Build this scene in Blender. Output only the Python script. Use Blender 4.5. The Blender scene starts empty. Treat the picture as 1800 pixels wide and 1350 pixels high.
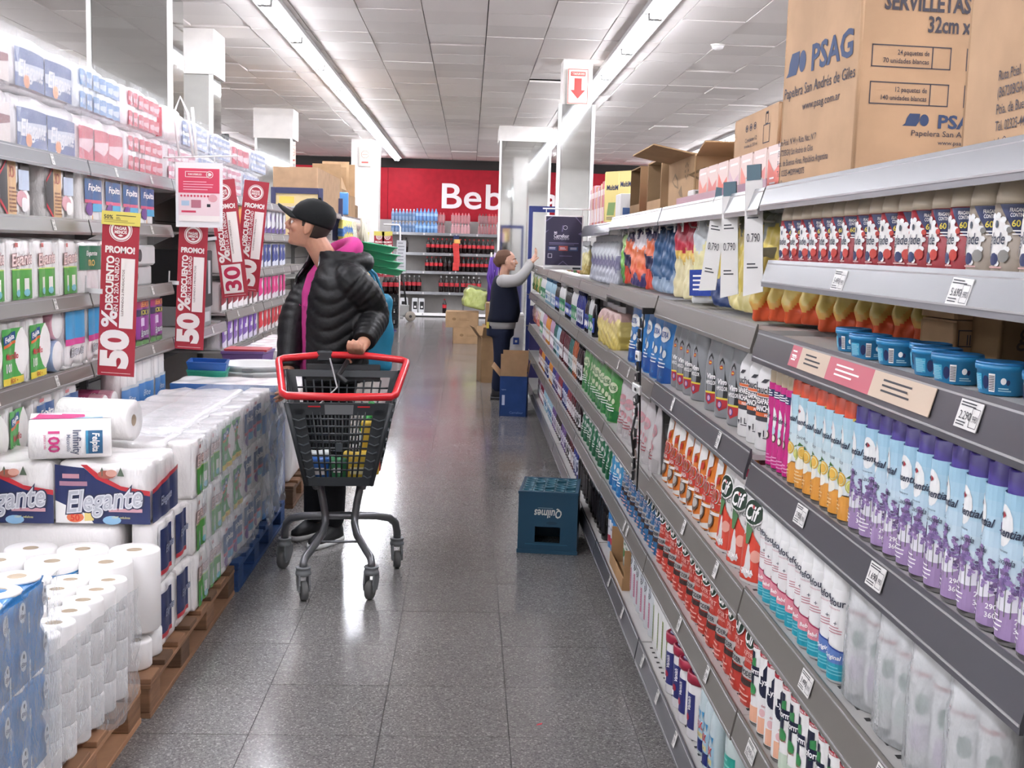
import bpy, bmesh, math, random
from mathutils import Vector, Matrix
RND = random.Random(11)
SC = bpy.context.scene
COL = SC.collection
PI = math.pi

# ------------------------------------------------------------------ camera
cam = bpy.data.cameras.new('camera')
cam.sensor_width = 36.0
cam.lens = 39.862
cam.clip_start = 0.05
cam_o = bpy.data.objects.new('camera', cam)
COL.objects.link(cam_o)
def cam_matrix(pitch, yaw, roll, loc):
    cy, sy, cp, sp = math.cos(yaw), math.sin(yaw), math.cos(pitch), math.sin(pitch)
    fwd = Vector((sy*cp, cy*cp, -sp))
    right = Vector((cy, -sy, 0))
    up = right.cross(fwd)
    cr, sr = math.cos(roll), math.sin(roll)
    r2, u2 = right*cr+up*sr, up*cr-right*sr
    m = Matrix((r2, u2, -fwd)).transposed().to_4x4()
    m.translation = loc
    return m
cam_o.matrix_world = cam_matrix(0.120461, 0.0403127, 0.0275587, Vector((0, 0, 1.5)))
SC.camera = cam_o

# ------------------------------------------------------------------ world, exposure
SC.view_settings.view_transform = 'Standard'
SC.view_settings.look = 'None'
SC.view_settings.exposure = 0.45
SC.view_settings.gamma = 1.0
SC.view_settings.use_curve_mapping = False
wd = bpy.data.worlds.new('world')
SC.world = wd
wd.use_nodes = True
wd.node_tree.nodes['Background'].inputs[0].default_value = (0.75, 0.78, 0.85, 1)
wd.node_tree.nodes['Background'].inputs[1].default_value = 0.15
SC.cycles.use_denoising = True
SC.cycles.max_bounces = 10
SC.cycles.diffuse_bounces = 4
SC.cycles.glossy_bounces = 4
SC.cycles.transmission_bounces = 6
SC.cycles.transparent_max_bounces = 10
SC.cycles.caustics_reflective = False
SC.cycles.caustics_refractive = False
TUBE = 42.0          # radiance of the fluorescent tubes

# ------------------------------------------------------------------ materials
def lin(h):
    h = h.lstrip('#')
    out = []
    for i in (0, 2, 4):
        c = int(h[i:i+2], 16)/255
        out.append(c/12.92 if c <= .04045 else ((c+.055)/1.055)**2.4)
    return out
_M = {}
SHADE_DIM = 1.0           # dims all base colours of a section, painting shade into them
def mat(h, rough=.45, kind='', metal=0.0, k=None):
    """cached procedural material: h colour, kind selects the surface"""
    key = (h, rough, kind, metal, k, SHADE_DIM)
    if key in _M: return _M[key]
    m = bpy.data.materials.new('%s_%s' % (kind or 'paint', h.strip('#')))
    m.use_nodes = True
    nt = m.node_tree
    b = nt.nodes['Principled BSDF']
    r_, g_, b_ = lin(h); y_ = .06*(.21*r_+.72*g_+.07*b_)
    c = (*[SHADE_DIM*(.94*x+y_) for x in (r_, g_, b_)], 1)
    I = b.inputs
    I['Base Color'].default_value = c
    I['Roughness'].default_value = rough
    I['Metallic'].default_value = metal
    def noise(scale, detail=3, vec='Object', stretch=None):
        n = nt.nodes.new('ShaderNodeTexNoise')
        n.inputs['Scale'].default_value = scale
        n.inputs['Detail'].default_value = detail
        tc = nt.nodes.new('ShaderNodeTexCoord')
        if stretch:
            mp = nt.nodes.new('ShaderNodeMapping')
            mp.inputs['Scale'].default_value = stretch
            nt.links.new(tc.outputs[vec], mp.inputs[0]); nt.links.new(mp.outputs[0], n.inputs['Vector'])
        else:
            nt.links.new(tc.outputs[vec], n.inputs['Vector'])
        return n
    def bump(n, st, dist):
        bp = nt.nodes.new('ShaderNodeBump')
        bp.inputs['Strength'].default_value = st
        bp.inputs['Distance'].default_value = dist
        nt.links.new(n.outputs[0], bp.inputs['Height'])
        nt.links.new(bp.outputs[0], I['Normal'])
    def vary(n, lo, hi, p0=.35, p1=.65):
        r = nt.nodes.new('ShaderNodeValToRGB')
        r.color_ramp.elements[0].position = p0; r.color_ramp.elements[1].position = p1
        r.color_ramp.elements[0].color = (*[x*lo for x in c[:3]], 1)
        r.color_ramp.elements[1].color = (*[min(1, x*hi) for x in c[:3]], 1)
        nt.links.new(n.outputs[0], r.inputs[0]); nt.links.new(r.outputs[0], I['Base Color'])
    if kind == 'film':            # printed or white pack under thin crinkled film
        I['Coat Weight'].default_value = .7; I['Coat Roughness'].default_value = .12
        bump(noise(38, 4, stretch=(1, 1, .45)), .55, .012)
    elif kind == 'foil':          # pouches and glossy bags
        bump(noise(30, 3), .35, .008)
    elif kind == 'card':
        vary(noise(9, 5), .9, 1.06); I['Specular IOR Level'].default_value = .25
    elif kind == 'paper':
        bump(noise(260, 2), .12, .002); I['Specular IOR Level'].default_value = .2
    elif kind == 'cloth':
        bump(noise(420, 2), .3, .003); I['Specular IOR Level'].default_value = .2
    elif kind == 'skin':
        vary(noise(30, 3), .93, 1.05); I['Subsurface Weight'].default_value = .08; I['Subsurface Radius'].default_value = (.01, .004, .002)
    elif kind == 'wood':
        vary(noise(5, 5, stretch=(1, 1, 9)), .72, 1.12)
    elif kind == 'scuff':
        vary(noise(7, 6), .94, 1.03)
    elif kind == 'clear':         # clear plastic
        mx = nt.nodes.new('ShaderNodeMixShader'); tr = nt.nodes.new('ShaderNodeBsdfTransparent')
        tr.inputs[0].default_value = (.97, .975, .98, 1)
        mx.inputs[0].default_value = k if k else .28
        nt.links.new(tr.outputs[0], mx.inputs[1]); nt.links.new(b.outputs[0], mx.inputs[2])
        nt.links.new(mx.outputs[0], nt.nodes['Material Output'].inputs[0])
        bump(noise(24, 4, stretch=(1, 1, .5)), .7, .02)
    elif kind == 'glow':
        I['Emission Color'].default_value = c; I['Emission Strength'].default_value = k
    elif kind == 'quilt':
        bump(noise(60, 3), .25, .006); I['Specular IOR Level'].default_value = .35
    _M[key] = m
    return m

# ------------------------------------------------------------------ text, flat art
_T = {}
def text_geo(s, bold=.0, shear=0., sp=1.):
    key = (s, bold, shear, sp)
    if key not in _T:
        cu = bpy.data.curves.new('lettering', 'FONT')
        cu.body = s; cu.offset = bold; cu.shear = shear; cu.space_character = sp
        cu.resolution_u = 5 if bold > .03 or len(s) < 3 else 2; cu.align_x = 'CENTER'
        ob = bpy.data.objects.new('lettering', cu)
        me = bpy.data.meshes.new_from_object(ob)
        vs = [(v.co.x/.72, v.co.y/.72) for v in me.vertices]
        fs = [tuple(p.vertices) for p in me.polygons]
        bpy.data.objects.remove(ob); bpy.data.curves.remove(cu); bpy.data.meshes.remove(me)
        _T[key] = (vs, fs)
    return _T[key]

class Art:
    """flat print: shapes in label coordinates (x along, y up), later laid on a surface"""
    def __init__(s, step=1e9): s.it = []; s.step = step
    def _strip(s, pts, m, l):
        xs = [p[0] for p in pts]; a, b = min(xs), max(xs)
        n = max(1, int(math.ceil((b-a)/s.step)))
        cuts = sorted(set([a+(b-a)*i/n for i in range(n+1)]+[x for x in xs]))
        cuts = [c for i, c in enumerate(cuts) if i == 0 or c-cuts[i-1] > 1e-7]
        vs = []; fs = []
        def span(x):
            ys = []
            for i in range(len(pts)):
                p, q = pts[i], pts[(i+1) % len(pts)]
                if min(p[0], q[0])-1e-9 <= x <= max(p[0], q[0])+1e-9:
                    if abs(p[0]-q[0]) < 1e-9: ys += [p[1], q[1]]
                    else:
                        t = (x-p[0])/(q[0]-p[0]); ys.append(p[1]+t*(q[1]-p[1]))
            return min(ys), max(ys)
        for i in range(len(cuts)-1):
            e = (cuts[i+1]-cuts[i])*1e-4
            lo0, hi0 = span(cuts[i]+e); lo1, hi1 = span(cuts[i+1]-e)
            k = len(vs)
            vs += [(cuts[i], lo0), (cuts[i+1], lo1), (cuts[i+1], hi1), (cuts[i], hi0)]
            fs.append((k, k+1, k+2, k+3))
        s.it.append((vs, fs, m, l))
    def rect(s, x0, y0, x1, y1, m, l=1): s._strip([(x0, y0), (x1, y0), (x1, y1), (x0, y1)], m, l); return s
    def poly(s, pts, m, l=1): s._strip(pts, m, l); return s
    def ell(s, cx, cy, rx, ry, m, l=1, n=14):
        s._strip([(cx+rx*math.cos(2*PI*i/n), cy+ry*math.sin(2*PI*i/n)) for i in range(n)], m, l); return s
    def ring(s, cx, cy, r, w, m, l=1, n=24):
        vs = []; fs = []
        for i in range(n):
            a = 2*PI*i/n
            vs += [(cx+r*math.cos(a), cy+r*math.sin(a)), (cx+(r-w)*math.cos(a), cy+(r-w)*math.sin(a))]
            j = (i+1) % n
            fs.append((2*i+1, 2*i, 2*j, 2*j+1))
        s.it.append((vs, fs, m, l)); return s
    def frame(s, x0, y0, x1, y1, w, m, l=1):
        for r in ((x0, y0, x1, y0+w), (x0, y1-w, x1, y1), (x0, y0, x0+w, y1), (x1-w, y0, x1, y1)): s.rect(*r, m, l)
        return s
    def text(s, t, x, y, h, m, l=2, bold=.015, shear=0., rot=0., w=None, align='C', sp=1.):
        vs, fs = text_geo(t, bold, shear, sp)
        if not vs: return s
        x0, x1 = min(v[0] for v in vs), max(v[0] for v in vs)
        sx = h if w is None else w/(x1-x0)
        ox = {'C': -(x0+x1)/2, 'L': -x0, 'R': -x1}[align]
        c, d = math.cos(rot), math.sin(rot)
        out = []
        for vx, vy in vs:
            a, b = (vx+ox)*sx, (vy-.5)*h
            out.append((x+a*c-b*d, y+a*d+b*c))
        s.it.append((out, fs, m, l)); return s
    def lines(s, x, y, w, n, dy, h, m, l=2, seed=1):
        r = random.Random(seed)
        for i in range(n): s.rect(x, y-i*dy, x+w*(.7+.3*r.random()), y-i*dy+h, m, l)
        return s

def flat(o, ux, uy, off=.0006):
    o, ux, uy = Vector(o), Vector(ux).normalized(), Vector(uy).normalized()
    n = ux.cross(uy)
    return lambda x, y, l: o+ux*x+uy*y+n*(off*l)
def prof_r(prof, z):
    for (r0, z0), (r1, z1) in zip(prof, prof[1:]):
        if z0 <= z <= z1 and z1 > z0: return r0+(r1-r0)*(z-z0)/(z1-z0)
    return prof[0][0] if z < prof[0][1] else prof[-1][0]
def around(prof, sx=1., sy=1., off=.0005, a0=0.):
    """wrap print on a turned body; x=0 is the front (-Y)"""
    rm = max(r for r, z in prof)
    def f(x, y, l):
        a = a0+x/rm
        r = prof_r(prof, y)+off*l
        return Vector((r*sx*math.sin(a), -r*sy*math.cos(a), y))
    return f

# ------------------------------------------------------------------ mesh builder
class MB:
    def __init__(s): s.v = []; s.f = []; s.mi = []; s.ms = []; s.sm = []
    def _m(s, m):
        if m not in s.ms: s.ms.append(m)
        return s.ms.index(m)
    def add(s, vs, fs, m, smooth=False):
        k = len(s.v); i = s._m(m)
        s.v += [tuple(v) for v in vs]
        for f in fs:
            s.f.append(tuple(k+x for x in f)); s.mi.append(i); s.sm.append(smooth)
        return s
    def box(s, x0, y0, z0, x1, y1, z1, m, ch=0., M=None):
        if ch <= 0:
            vs = [Vector(p) for p in ((x0, y0, z0), (x1, y0, z0), (x1, y1, z0), (x0, y1, z0), (x0, y0, z1), (x1, y0, z1), (x1, y1, z1), (x0, y1, z1))]
            fs = [(0, 3, 2, 1), (4, 5, 6, 7), (0, 1, 5, 4), (1, 2, 6, 5), (2, 3, 7, 6), (3, 0, 4, 7)]
        else:
            bm = bmesh.new(); bmesh.ops.create_cube(bm, size=1)
            for v in bm.verts: v.co = Vector(((x0+x1)/2+v.co.x*(x1-x0), (y0+y1)/2+v.co.y*(y1-y0), (z0+z1)/2+v.co.z*(z1-z0)))
            bmesh.ops.bevel(bm, geom=bm.edges[:], offset=ch, segments=1, affect='EDGES')
            bm.verts.index_update()
            vs = [v.co.copy() for v in bm.verts]; fs = [tuple(v.index for v in f.verts) for f in bm.faces]; bm.free()
        if M is not None: vs = [M @ v for v in vs]
        return s.add(vs, fs, m)
    def lathe(s, prof, m, n=16, sx=1., sy=1., o=(0, 0, 0), smooth=True, mats=None, M=None, arc=None):
        """prof: (radius, z) bottom to top; mats: material per segment"""
        vs = []
        for r, z in prof:
            for i in range(n):
                a = 2*PI*i/n
                vs.append(Vector((o[0]+r*sx*math.sin(a), o[1]-r*sy*math.cos(a), o[2]+z)))
        if M is not None: vs = [M @ v for v in vs]
        k = len(s.v); s.v += [tuple(v) for v in vs]
        for j in range(len(prof)-1):
            i_m = s._m(mats[j] if mats else m)
            for i in range(n):
                q = (i+1) % n
                s.f.append((k+j*n+i, k+j*n+q, k+(j+1)*n+q, k+(j+1)*n+i)); s.mi.append(i_m); s.sm.append(smooth)
        if prof[0][0] > 1e-6: s.f.append(tuple(k+i for i in reversed(range(n)))); s.mi.append(s._m(mats[0] if mats else m)); s.sm.append(False)
        if prof[-1][0] > 1e-6: s.f.append(tuple(k+(len(prof)-1)*n+i for i in range(n))); s.mi.append(s._m(mats[-1] if mats else m)); s.sm.append(False)
        return s
    def tube(s, pts, r, m, n=8, closed=False, flat=1.):
        pts = [Vector(p) for p in pts]; N = len(pts)
        rs = r if isinstance(r, (list, tuple)) else [r]*N
        vs = []; prev = None
        for i, p in enumerate(pts):
            if closed: d = pts[(i+1) % N]-pts[i-1]
            else: d = pts[min(i+1, N-1)]-pts[max(i-1, 0)]
            d.normalize()
            u = prev if prev is not None else (Vector((0, 0, 1)) if abs(d.z) < .9 else Vector((1, 0, 0)))
            u = (u-d*u.dot(d)).normalized(); prev = u; w = d.cross(u)
            for j in range(n):
                a = 2*PI*j/n
                vs.append(p+(u*math.cos(a)*flat+w*math.sin(a))*rs[i])
        fs = []
        for i in range(N if closed else N-1):
            q = (i+1) % N
            for j in range(n):
                t = (j+1) % n
                fs.append((i*n+j, i*n+t, q*n+t, q*n+j))
        if not closed: fs += [tuple(reversed(range(n))), tuple((N-1)*n+j for j in range(n))]
        return s.add(vs, fs, m, True)
    def prism(s, pts, d0, d1, m, ax='y', M=None):
        """2-D outline (a, z) pushed along an axis"""
        n = len(pts)
        P = {'y': lambda a, z, d: (a, d, z), 'x': lambda a, z, d: (d, a, z), 'z': lambda a, z, d: (a, z, d)}[ax]
        vs = [Vector(P(a, z, d0)) for a, z in pts]+[Vector(P(a, z, d1)) for a, z in pts]
        if M is not None: vs = [M @ v for v in vs]
        fs = [tuple(range(n)), tuple(reversed(range(n, 2*n)))]+[(i, n+i, n+(i+1) % n, (i+1) % n) for i in range(n)]
        return s.add(vs, fs, m)
    def soft(s, w, d, h, r, m, n=(6, 4, 5), bulge=None, o=(0, 0, 0), M=None, paint=None):
        """rounded box centred in x,y with base at z=0; bulge(p, nrm)->offset, paint(p, nrm)->material"""
        hw, hd, hh = w/2-r, d/2-r, h/2-r
        cache = {}; vs = []; fs = []; pn = []
        def vert(p):
            key = tuple(round(x, 5) for x in p)
            if key not in cache:
                q = Vector((max(-hw, min(hw, p[0]*w/2)), max(-hd, min(hd, p[1]*d/2)), max(-hh, min(hh, p[2]*h/2))))
                nn = Vector((p[0]*w/2, p[1]*d/2, p[2]*h/2))-q
                nn = nn.normalized() if nn.length > 1e-9 else Vector((0, 0, 1))
                c = q+nn*r
                if bulge: c = c+bulge(c+Vector((0, 0, h/2)), nn)
                cache[key] = len(vs); vs.append(c+Vector((o[0], o[1], o[2]+h/2))); pn.append((c+Vector((0, 0, h/2)), nn))
            return cache[key]
        def grade(k, half, hin):
            e = hin/half if half > 0 else 1
            t = [-1]+[-e+2*e*i/k for i in range(k+1)]+[1] if e < .999 else [-1+2*i/k for i in range(k+1)]
            if e < .999: t = [-1, -(e+1)/2]+t[1:-1]+[(e+1)/2, 1]
            return t
        tx, ty, tz = grade(n[0], w/2, hw), grade(n[1], d/2, hd), grade(n[2], h/2, hh)
        for a, ta, tb, fn in ((0, ty, tz, lambda u, v, g: (g, u, v)), (1, tx, tz, lambda u, v, g: (u, g, v)), (2, tx, ty, lambda u, v, g: (u, v, g))):
            for g in (-1, 1):
                for i in range(len(ta)-1):
                    for j in range(len(tb)-1):
                        q = [vert(fn(ta[i], tb[j], g)), vert(fn(ta[i+1], tb[j], g)), vert(fn(ta[i+1], tb[j+1], g)), vert(fn(ta[i], tb[j+1], g))]
                        if (g == 1) == (a == 1): q.reverse()
                        fs.append(tuple(q))
        vs = [Vector((v.x, v.y, max(v.z, o[2]+.0012))) for v in vs]
        if M is not None: vs = [M @ v for v in vs]
        if paint is None: return s.add(vs, fs, m, True)
        k = len(s.v); s.v += [tuple(v) for v in vs]
        for f in fs:
            p = sum((pn[i][0] for i in f), Vector())/len(f); q = sum((pn[i][1] for i in f), Vector()).normalized()
            s.f.append(tuple(k+x for x in f)); s.mi.append(s._m(paint(p, q) or m)); s.sm.append(True)
        return s
    def art(s, art, fn):
        for vs, fs, m, l in art.it: s.add([fn(x, y, l) for x, y in vs], fs, m)
        return s
    def mesh(s, name):
        me = bpy.data.meshes.new(name)
        me.from_pydata(s.v, [], s.f)
        for m in s.ms: me.materials.append(m)
        me.polygons.foreach_set('material_index', s.mi)
        me.polygons.foreach_set('use_smooth', s.sm)
        me.update()
        return me

# ------------------------------------------------------------------ objects
def obj(name, mb, parent=None, loc=(0, 0, 0), rz=0., label=None, cat=None, group=None, kind=None, rot=None):
    me = mb.mesh(name) if isinstance(mb, MB) else mb
    o = bpy.data.objects.new(name, me)
    COL.objects.link(o)
    o.location = loc
    o.rotation_euler = rot if rot else (0, 0, rz)
    if parent is not None: o.parent = parent
    if label: o['label'] = label
    if cat: o['category'] = cat
    if group: o['group'] = group
    if kind: o['kind'] = kind
    return o
def empty(name, label, cat, loc=(0, 0, 0), rz=0., group=None):
    return obj(name, None, None, loc, rz, label, cat, group)
class Proto:
    """one kind of thing: a root mesh (or None) with part meshes; place() makes a copy of the thing and of each part"""
    def __init__(s, name, cat, root=None):
        s.name = name; s.cat = cat
        s.root = root.mesh(name) if root else None
        s.parts = []
    def part(s, name, mb, parent=-1, label=None):
        s.parts.append((name, mb.mesh(name), parent, label)); return len(s.parts)-1
    def place(s, loc, rz, label, group=None, rot=None, sc=None):
        r = obj(s.name, s.root, None, loc, rz, label, s.cat, group, rot=rot)
        if sc: r.scale = sc
        done = []
        for n, me, p, lb in s.parts:
            done.append(obj(n, me, r if p < 0 else done[p], label=lb))
        return r
ORD = 'first second third fourth fifth sixth seventh eighth ninth tenth eleventh twelfth thirteenth fourteenth fifteenth sixteenth seventeenth eighteenth nineteenth twentieth twenty-first twenty-second twenty-third twenty-fourth twenty-fifth twenty-sixth twenty-seventh twenty-eighth twenty-ninth thirtieth'.split()
def row(pr, n, p0, p1, rz, label, group, jit=.003, rj=.12, sc=None):
    """n copies on a line from p0 to p1; label holds {o} for the ordinal"""
    out = []
    for i in range(n):
        t = i/(n-1) if n > 1 else 0
        q = Vector(p0).lerp(Vector(p1), t)+Vector((RND.uniform(-jit, jit), RND.uniform(-jit, jit)*.5, 0))
        out.append(pr.place(q, rz+RND.uniform(-rj, rj), label.format(o=ORD[i]), group, sc=sc))
    return out

WHITE = mat('#f1eeec', .5)
BLACK = mat('#141416', .45)
NAVY = mat('#1d2a55', .4)
RED = mat('#c8102e', .4)
# ------------------------------------------------------------------ setting
ZC = 3.28
FLOOR_BASE = mat('#4a4846', .6, 'scuff')
def floor_mat():
    m = bpy.data.materials.new('terrazzo'); m.use_nodes = True
    nt = m.node_tree; b = nt.nodes['Principled BSDF']; I = b.inputs
    tc = nt.nodes.new('ShaderNodeTexCoord')
    v = nt.nodes.new('ShaderNodeTexVoronoi'); v.inputs['Scale'].default_value = 210
    n = nt.nodes.new('ShaderNodeTexNoise'); n.inputs['Scale'].default_value = 1.6; n.inputs['Detail'].default_value = 4
    n2 = nt.nodes.new('ShaderNodeTexNoise'); n2.inputs['Scale'].default_value = 160; n2.inputs['Detail'].default_value = 2
    oi = nt.nodes.new('ShaderNodeObjectInfo')
    geo = nt.nodes.new('ShaderNodeNewGeometry')
    for x in (v, n, n2): nt.links.new(geo.outputs['Position'], x.inputs['Vector'])
    sep = nt.nodes.new('ShaderNodeSeparateColor'); nt.links.new(v.outputs['Color'], sep.inputs[0])
    r = nt.nodes.new('ShaderNodeValToRGB')
    e = r.color_ramp.elements
    e[0].position = 0; e[0].color = (*lin('#5b5958'), 1)
    e[1].position = 1; e[1].color = (*lin('#a3a09d'), 1)
    x = e.new(.25); x.color = (*lin('#706d6b'), 1)
    x = e.new(.85); x.color = (*lin('#807d7b'), 1)
    nt.links.new(sep.outputs[0], r.inputs[0])
    mul = nt.nodes.new('ShaderNodeMix'); mul.data_type = 'RGBA'; mul.blend_type = 'MULTIPLY'; mul.inputs[0].default_value = 1
    r2 = nt.nodes.new('ShaderNodeValToRGB'); r2.color_ramp.elements[0].position = .3; r2.color_ramp.elements[1].position = .7
    r2.color_ramp.elements[0].color = (.86, .86, .86, 1); r2.color_ramp.elements[1].color = (1.0, 1.0, 1.0, 1)
    nt.links.new(n.outputs[0], r2.inputs[0])
    nt.links.new(r.outputs[0], mul.inputs[6]); nt.links.new(r2.outputs[0], mul.inputs[7])
    mr = nt.nodes.new('ShaderNodeMapRange'); mr.inputs[3].default_value = .94; mr.inputs[4].default_value = 1.05
    nt.links.new(oi.outputs['Random'], mr.inputs[0])
    mul2 = nt.nodes.new('ShaderNodeMix'); mul2.data_type = 'RGBA'; mul2.blend_type = 'MULTIPLY'; mul2.inputs[0].default_value = 1
    nt.links.new(mul.outputs[2], mul2.inputs[6]); nt.links.new(mr.outputs[0], mul2.inputs[7])
    nt.links.new(mul2.outputs[2], I['Base Color'])
    mr2 = nt.nodes.new('ShaderNodeMapRange'); mr2.inputs[3].default_value = .10; mr2.inputs[4].default_value = .22
    nt.links.new(n.outputs[0], mr2.inputs[0]); nt.links.new(mr2.outputs[0], I['Roughness'])
    bp = nt.nodes.new('ShaderNodeBump'); bp.inputs['Strength'].default_value = .04; bp.inputs['Distance'].default_value = .002
    nt.links.new(n2.outputs[0], bp.inputs['Height']); nt.links.new(bp.outputs[0], I['Normal'])
    return m
TERRAZZO = floor_mat()
mb = MB(); mb.box(-9, -4, -.06, 8, 25.5, -.0035, FLOOR_BASE)
floor = obj('floor', mb, kind='structure')
TS = .3986
mb = MB(); mb.box(.0012, .0012, -.004, TS-.0012, TS-.0012, 0, TERRAZZO)
tile_me = mb.mesh('tile')
rest = MB()
x0, y0 = -.6417, 3.3337
for i in range(-14, 20):
    for j in range(-17, 56):
        X, Y = x0+i*TS, y0+j*TS
        if -2 <= i <= 3 and -3 <= j < 52:
            if not (i == -2 and j > 5 and j % 2 and j < 30): obj('tile', tile_me, floor, (X, Y, RND.uniform(-.0004, .0004)))
            else: rest.add([(X, Y, 0), (X+TS, Y, 0), (X+TS, Y+TS, 0), (X, Y+TS, 0)], [(0, 1, 2, 3)], TERRAZZO)
        else: rest.add([(X, Y, 0), (X+TS, Y, 0), (X+TS, Y+TS, 0), (X, Y+TS, 0)], [(0, 1, 2, 3)], TERRAZZO)
obj('tile_field', rest, floor, kind='stuff')

# ceiling: half-metre lay-in panels, the ones that show largest singly, the rest joined
CEILP = [mat(h, .9, 'paper') for h in ('#e2dbd6', '#e6dfda', '#dcd5d0', '#eae4df')]
CEILDK = mat('#66605c', .9)
mb = MB(); mb.box(-9, -4, ZC+.03, 8, 25.5, ZC+.12, CEILDK)
ceiling = obj('ceiling', mb, kind='structure')
CS = .5
pm = []
for m in CEILP:
    mb = MB(); mb.box(.004, .004, 0, CS-.004, CS-.004, .02, m); pm.append(mb.mesh('panel'))
rest = MB(); cnt = 0
r2 = random.Random(3)
for j in range(-8, 51):
    for i in range(-18, 16):
        X, Y = i*CS+.1, j*CS
        near = 7.2 < Y < 16.6 and -0.32*Y-.6 < X < .3*Y+.5
        zz = ZC+r2.uniform(-.003, .003)-(.012 if r2.random() < .05 else 0)
        m = r2.choice((0, 0, 0, 1, 1, 2, 3))
        if near and cnt < 300 and i % 1 == 0:
            o = obj('panel', pm[m], ceiling, (X, Y, zz)); cnt += 1
            o.rotation_euler = (r2.uniform(-.006, .006), r2.uniform(-.006, .006), 0)
            if r2.random() < .04: o.rotation_euler = (r2.uniform(.02, .04), 0, 0)
        else:
            rest.box(X+.004, Y+.004, zz, X+CS-.004, Y+CS-.004, zz+.02, CEILP[m])
obj('panel_field', rest, ceiling, kind='stuff')

WALLP = mat('#d9d4cf', .7, 'scuff')
REDW = mat('#a80a22', .6, 'card')
mb = MB(); mb.box(-9, 24.35, 0, 8, 24.5, ZC+.1, mat('#2a2624', .8)); obj('wall_back', mb, kind='structure')
for nm, x in (('wall_left', -9.1), ('wall_right', 8.0)):
    mb = MB(); mb.box(x, -4, 0, x+.1, 25.5, ZC+.1, WALLP); obj(nm, mb, kind='structure')
mb = MB(); mb.box(-9, -4.1, 0, 8, -4, ZC+.1, WALLP); obj('wall_front', mb, kind='structure')

# red department sign board on the back wall
sg = empty('department_sign', 'big red wall board reading Bebidas in white letters above the drinks', 'sign', (0, 24.3, 0))
seams = [-6.5, -4.1, -1.75, .65, 3.0, 5.4]
for a, b in zip(seams, seams[1:]):
    mb = MB(); mb.box(a+.004, -.03, 1.0, b-.004, .03, 3.08, REDW); obj('panel', mb, sg)
cu_w = mat('#f4ecec', .4)
for k, (ch, cx) in enumerate(zip('Bebidas', (-.40, .04, .50, .85, 1.22, 1.70, 2.15))):
    vs, fs = text_geo(ch, .012, 0)
    xc = (min(v[0] for v in vs)+max(v[0] for v in vs))/2
    hgt = .53
    mb = MB()
    P = [((vx-xc)*hgt*1.17+cx, -.05, 2.275+vy*hgt) for vx, vy in vs]
    mb.add(P, fs, cu_w)
    edges = {}
    for f in fs:
        for q in range(len(f)):
            e = (f[q], f[(q+1) % len(f)])
            if (e[1], e[0]) in edges: edges.pop((e[1], e[0]))
            else: edges[e] = 1
    B = [(p[0], -.03, p[2]) for p in P]
    mb.add(P+B, [(a+len(P), b+len(P), b, a) for a, b in edges], cu_w)
    obj('letter', mb, sg)

# fluorescent strips
HOUS = mat('#b4b2b0', .5)
GLOW = mat('#f4f6ff', .5, 'glow', 0., TUBE)
def strip(x, y0, y1, z, label, dark=()):
    n = int(round((y1-y0)/1.5))
    L = (y1-y0)/n
    t = empty('fluorescent_strip_light', label, 'ceiling light', (x, y0, z), 0, 'continuous fluorescent strips')
    for k in range(n):
        mb = MB()
        mb.box(-.10, k*L+.004, .040, .10, (k+1)*L-.004, .08, HOUS, .004)
        hs = obj('housing', mb, t)
        for sx in (-.023, .023):
            mb = MB(); mb.tube([(sx, k*L+.05, .014), (sx, (k+1)*L-.05, .014)], .019, GLOW, 8); obj('tube', mb, hs)
        for yy in (k*L+.02, (k+1)*L-.05):
            mb = MB(); mb.box(-.05, yy, -.002, .05, yy+.03, .044, HOUS); obj('tube_holder', mb, hs)
strip(-1.54, -3.6, 23.9, 3.2, 'long fluorescent strip light on the ceiling over the stacked paper')
strip(1.34, -3.6, 22.4, 3.2, 'long fluorescent strip light on the ceiling above the cleaning products shelf')
strip(3.97, -3.6, 23.9, 3.2, 'far fluorescent strip light seen behind the cardboard boxes')
strip(6.7, -3.6, 23.9, 3.2, 'unseen fluorescent strip light added at far right to brighten the ceiling')  # added out of view for more light on the ceiling
strip(-7.2, -3.6, 23.9, 3.2, 'unseen fluorescent strip light added at far left to brighten the ceiling')  # likewise an added, unseen strip that lifts the ceiling brightness
strip(-4.4, -3.6, 23.9, 3.2, 'fluorescent strip light over the next aisle hidden by mirrored columns')

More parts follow.
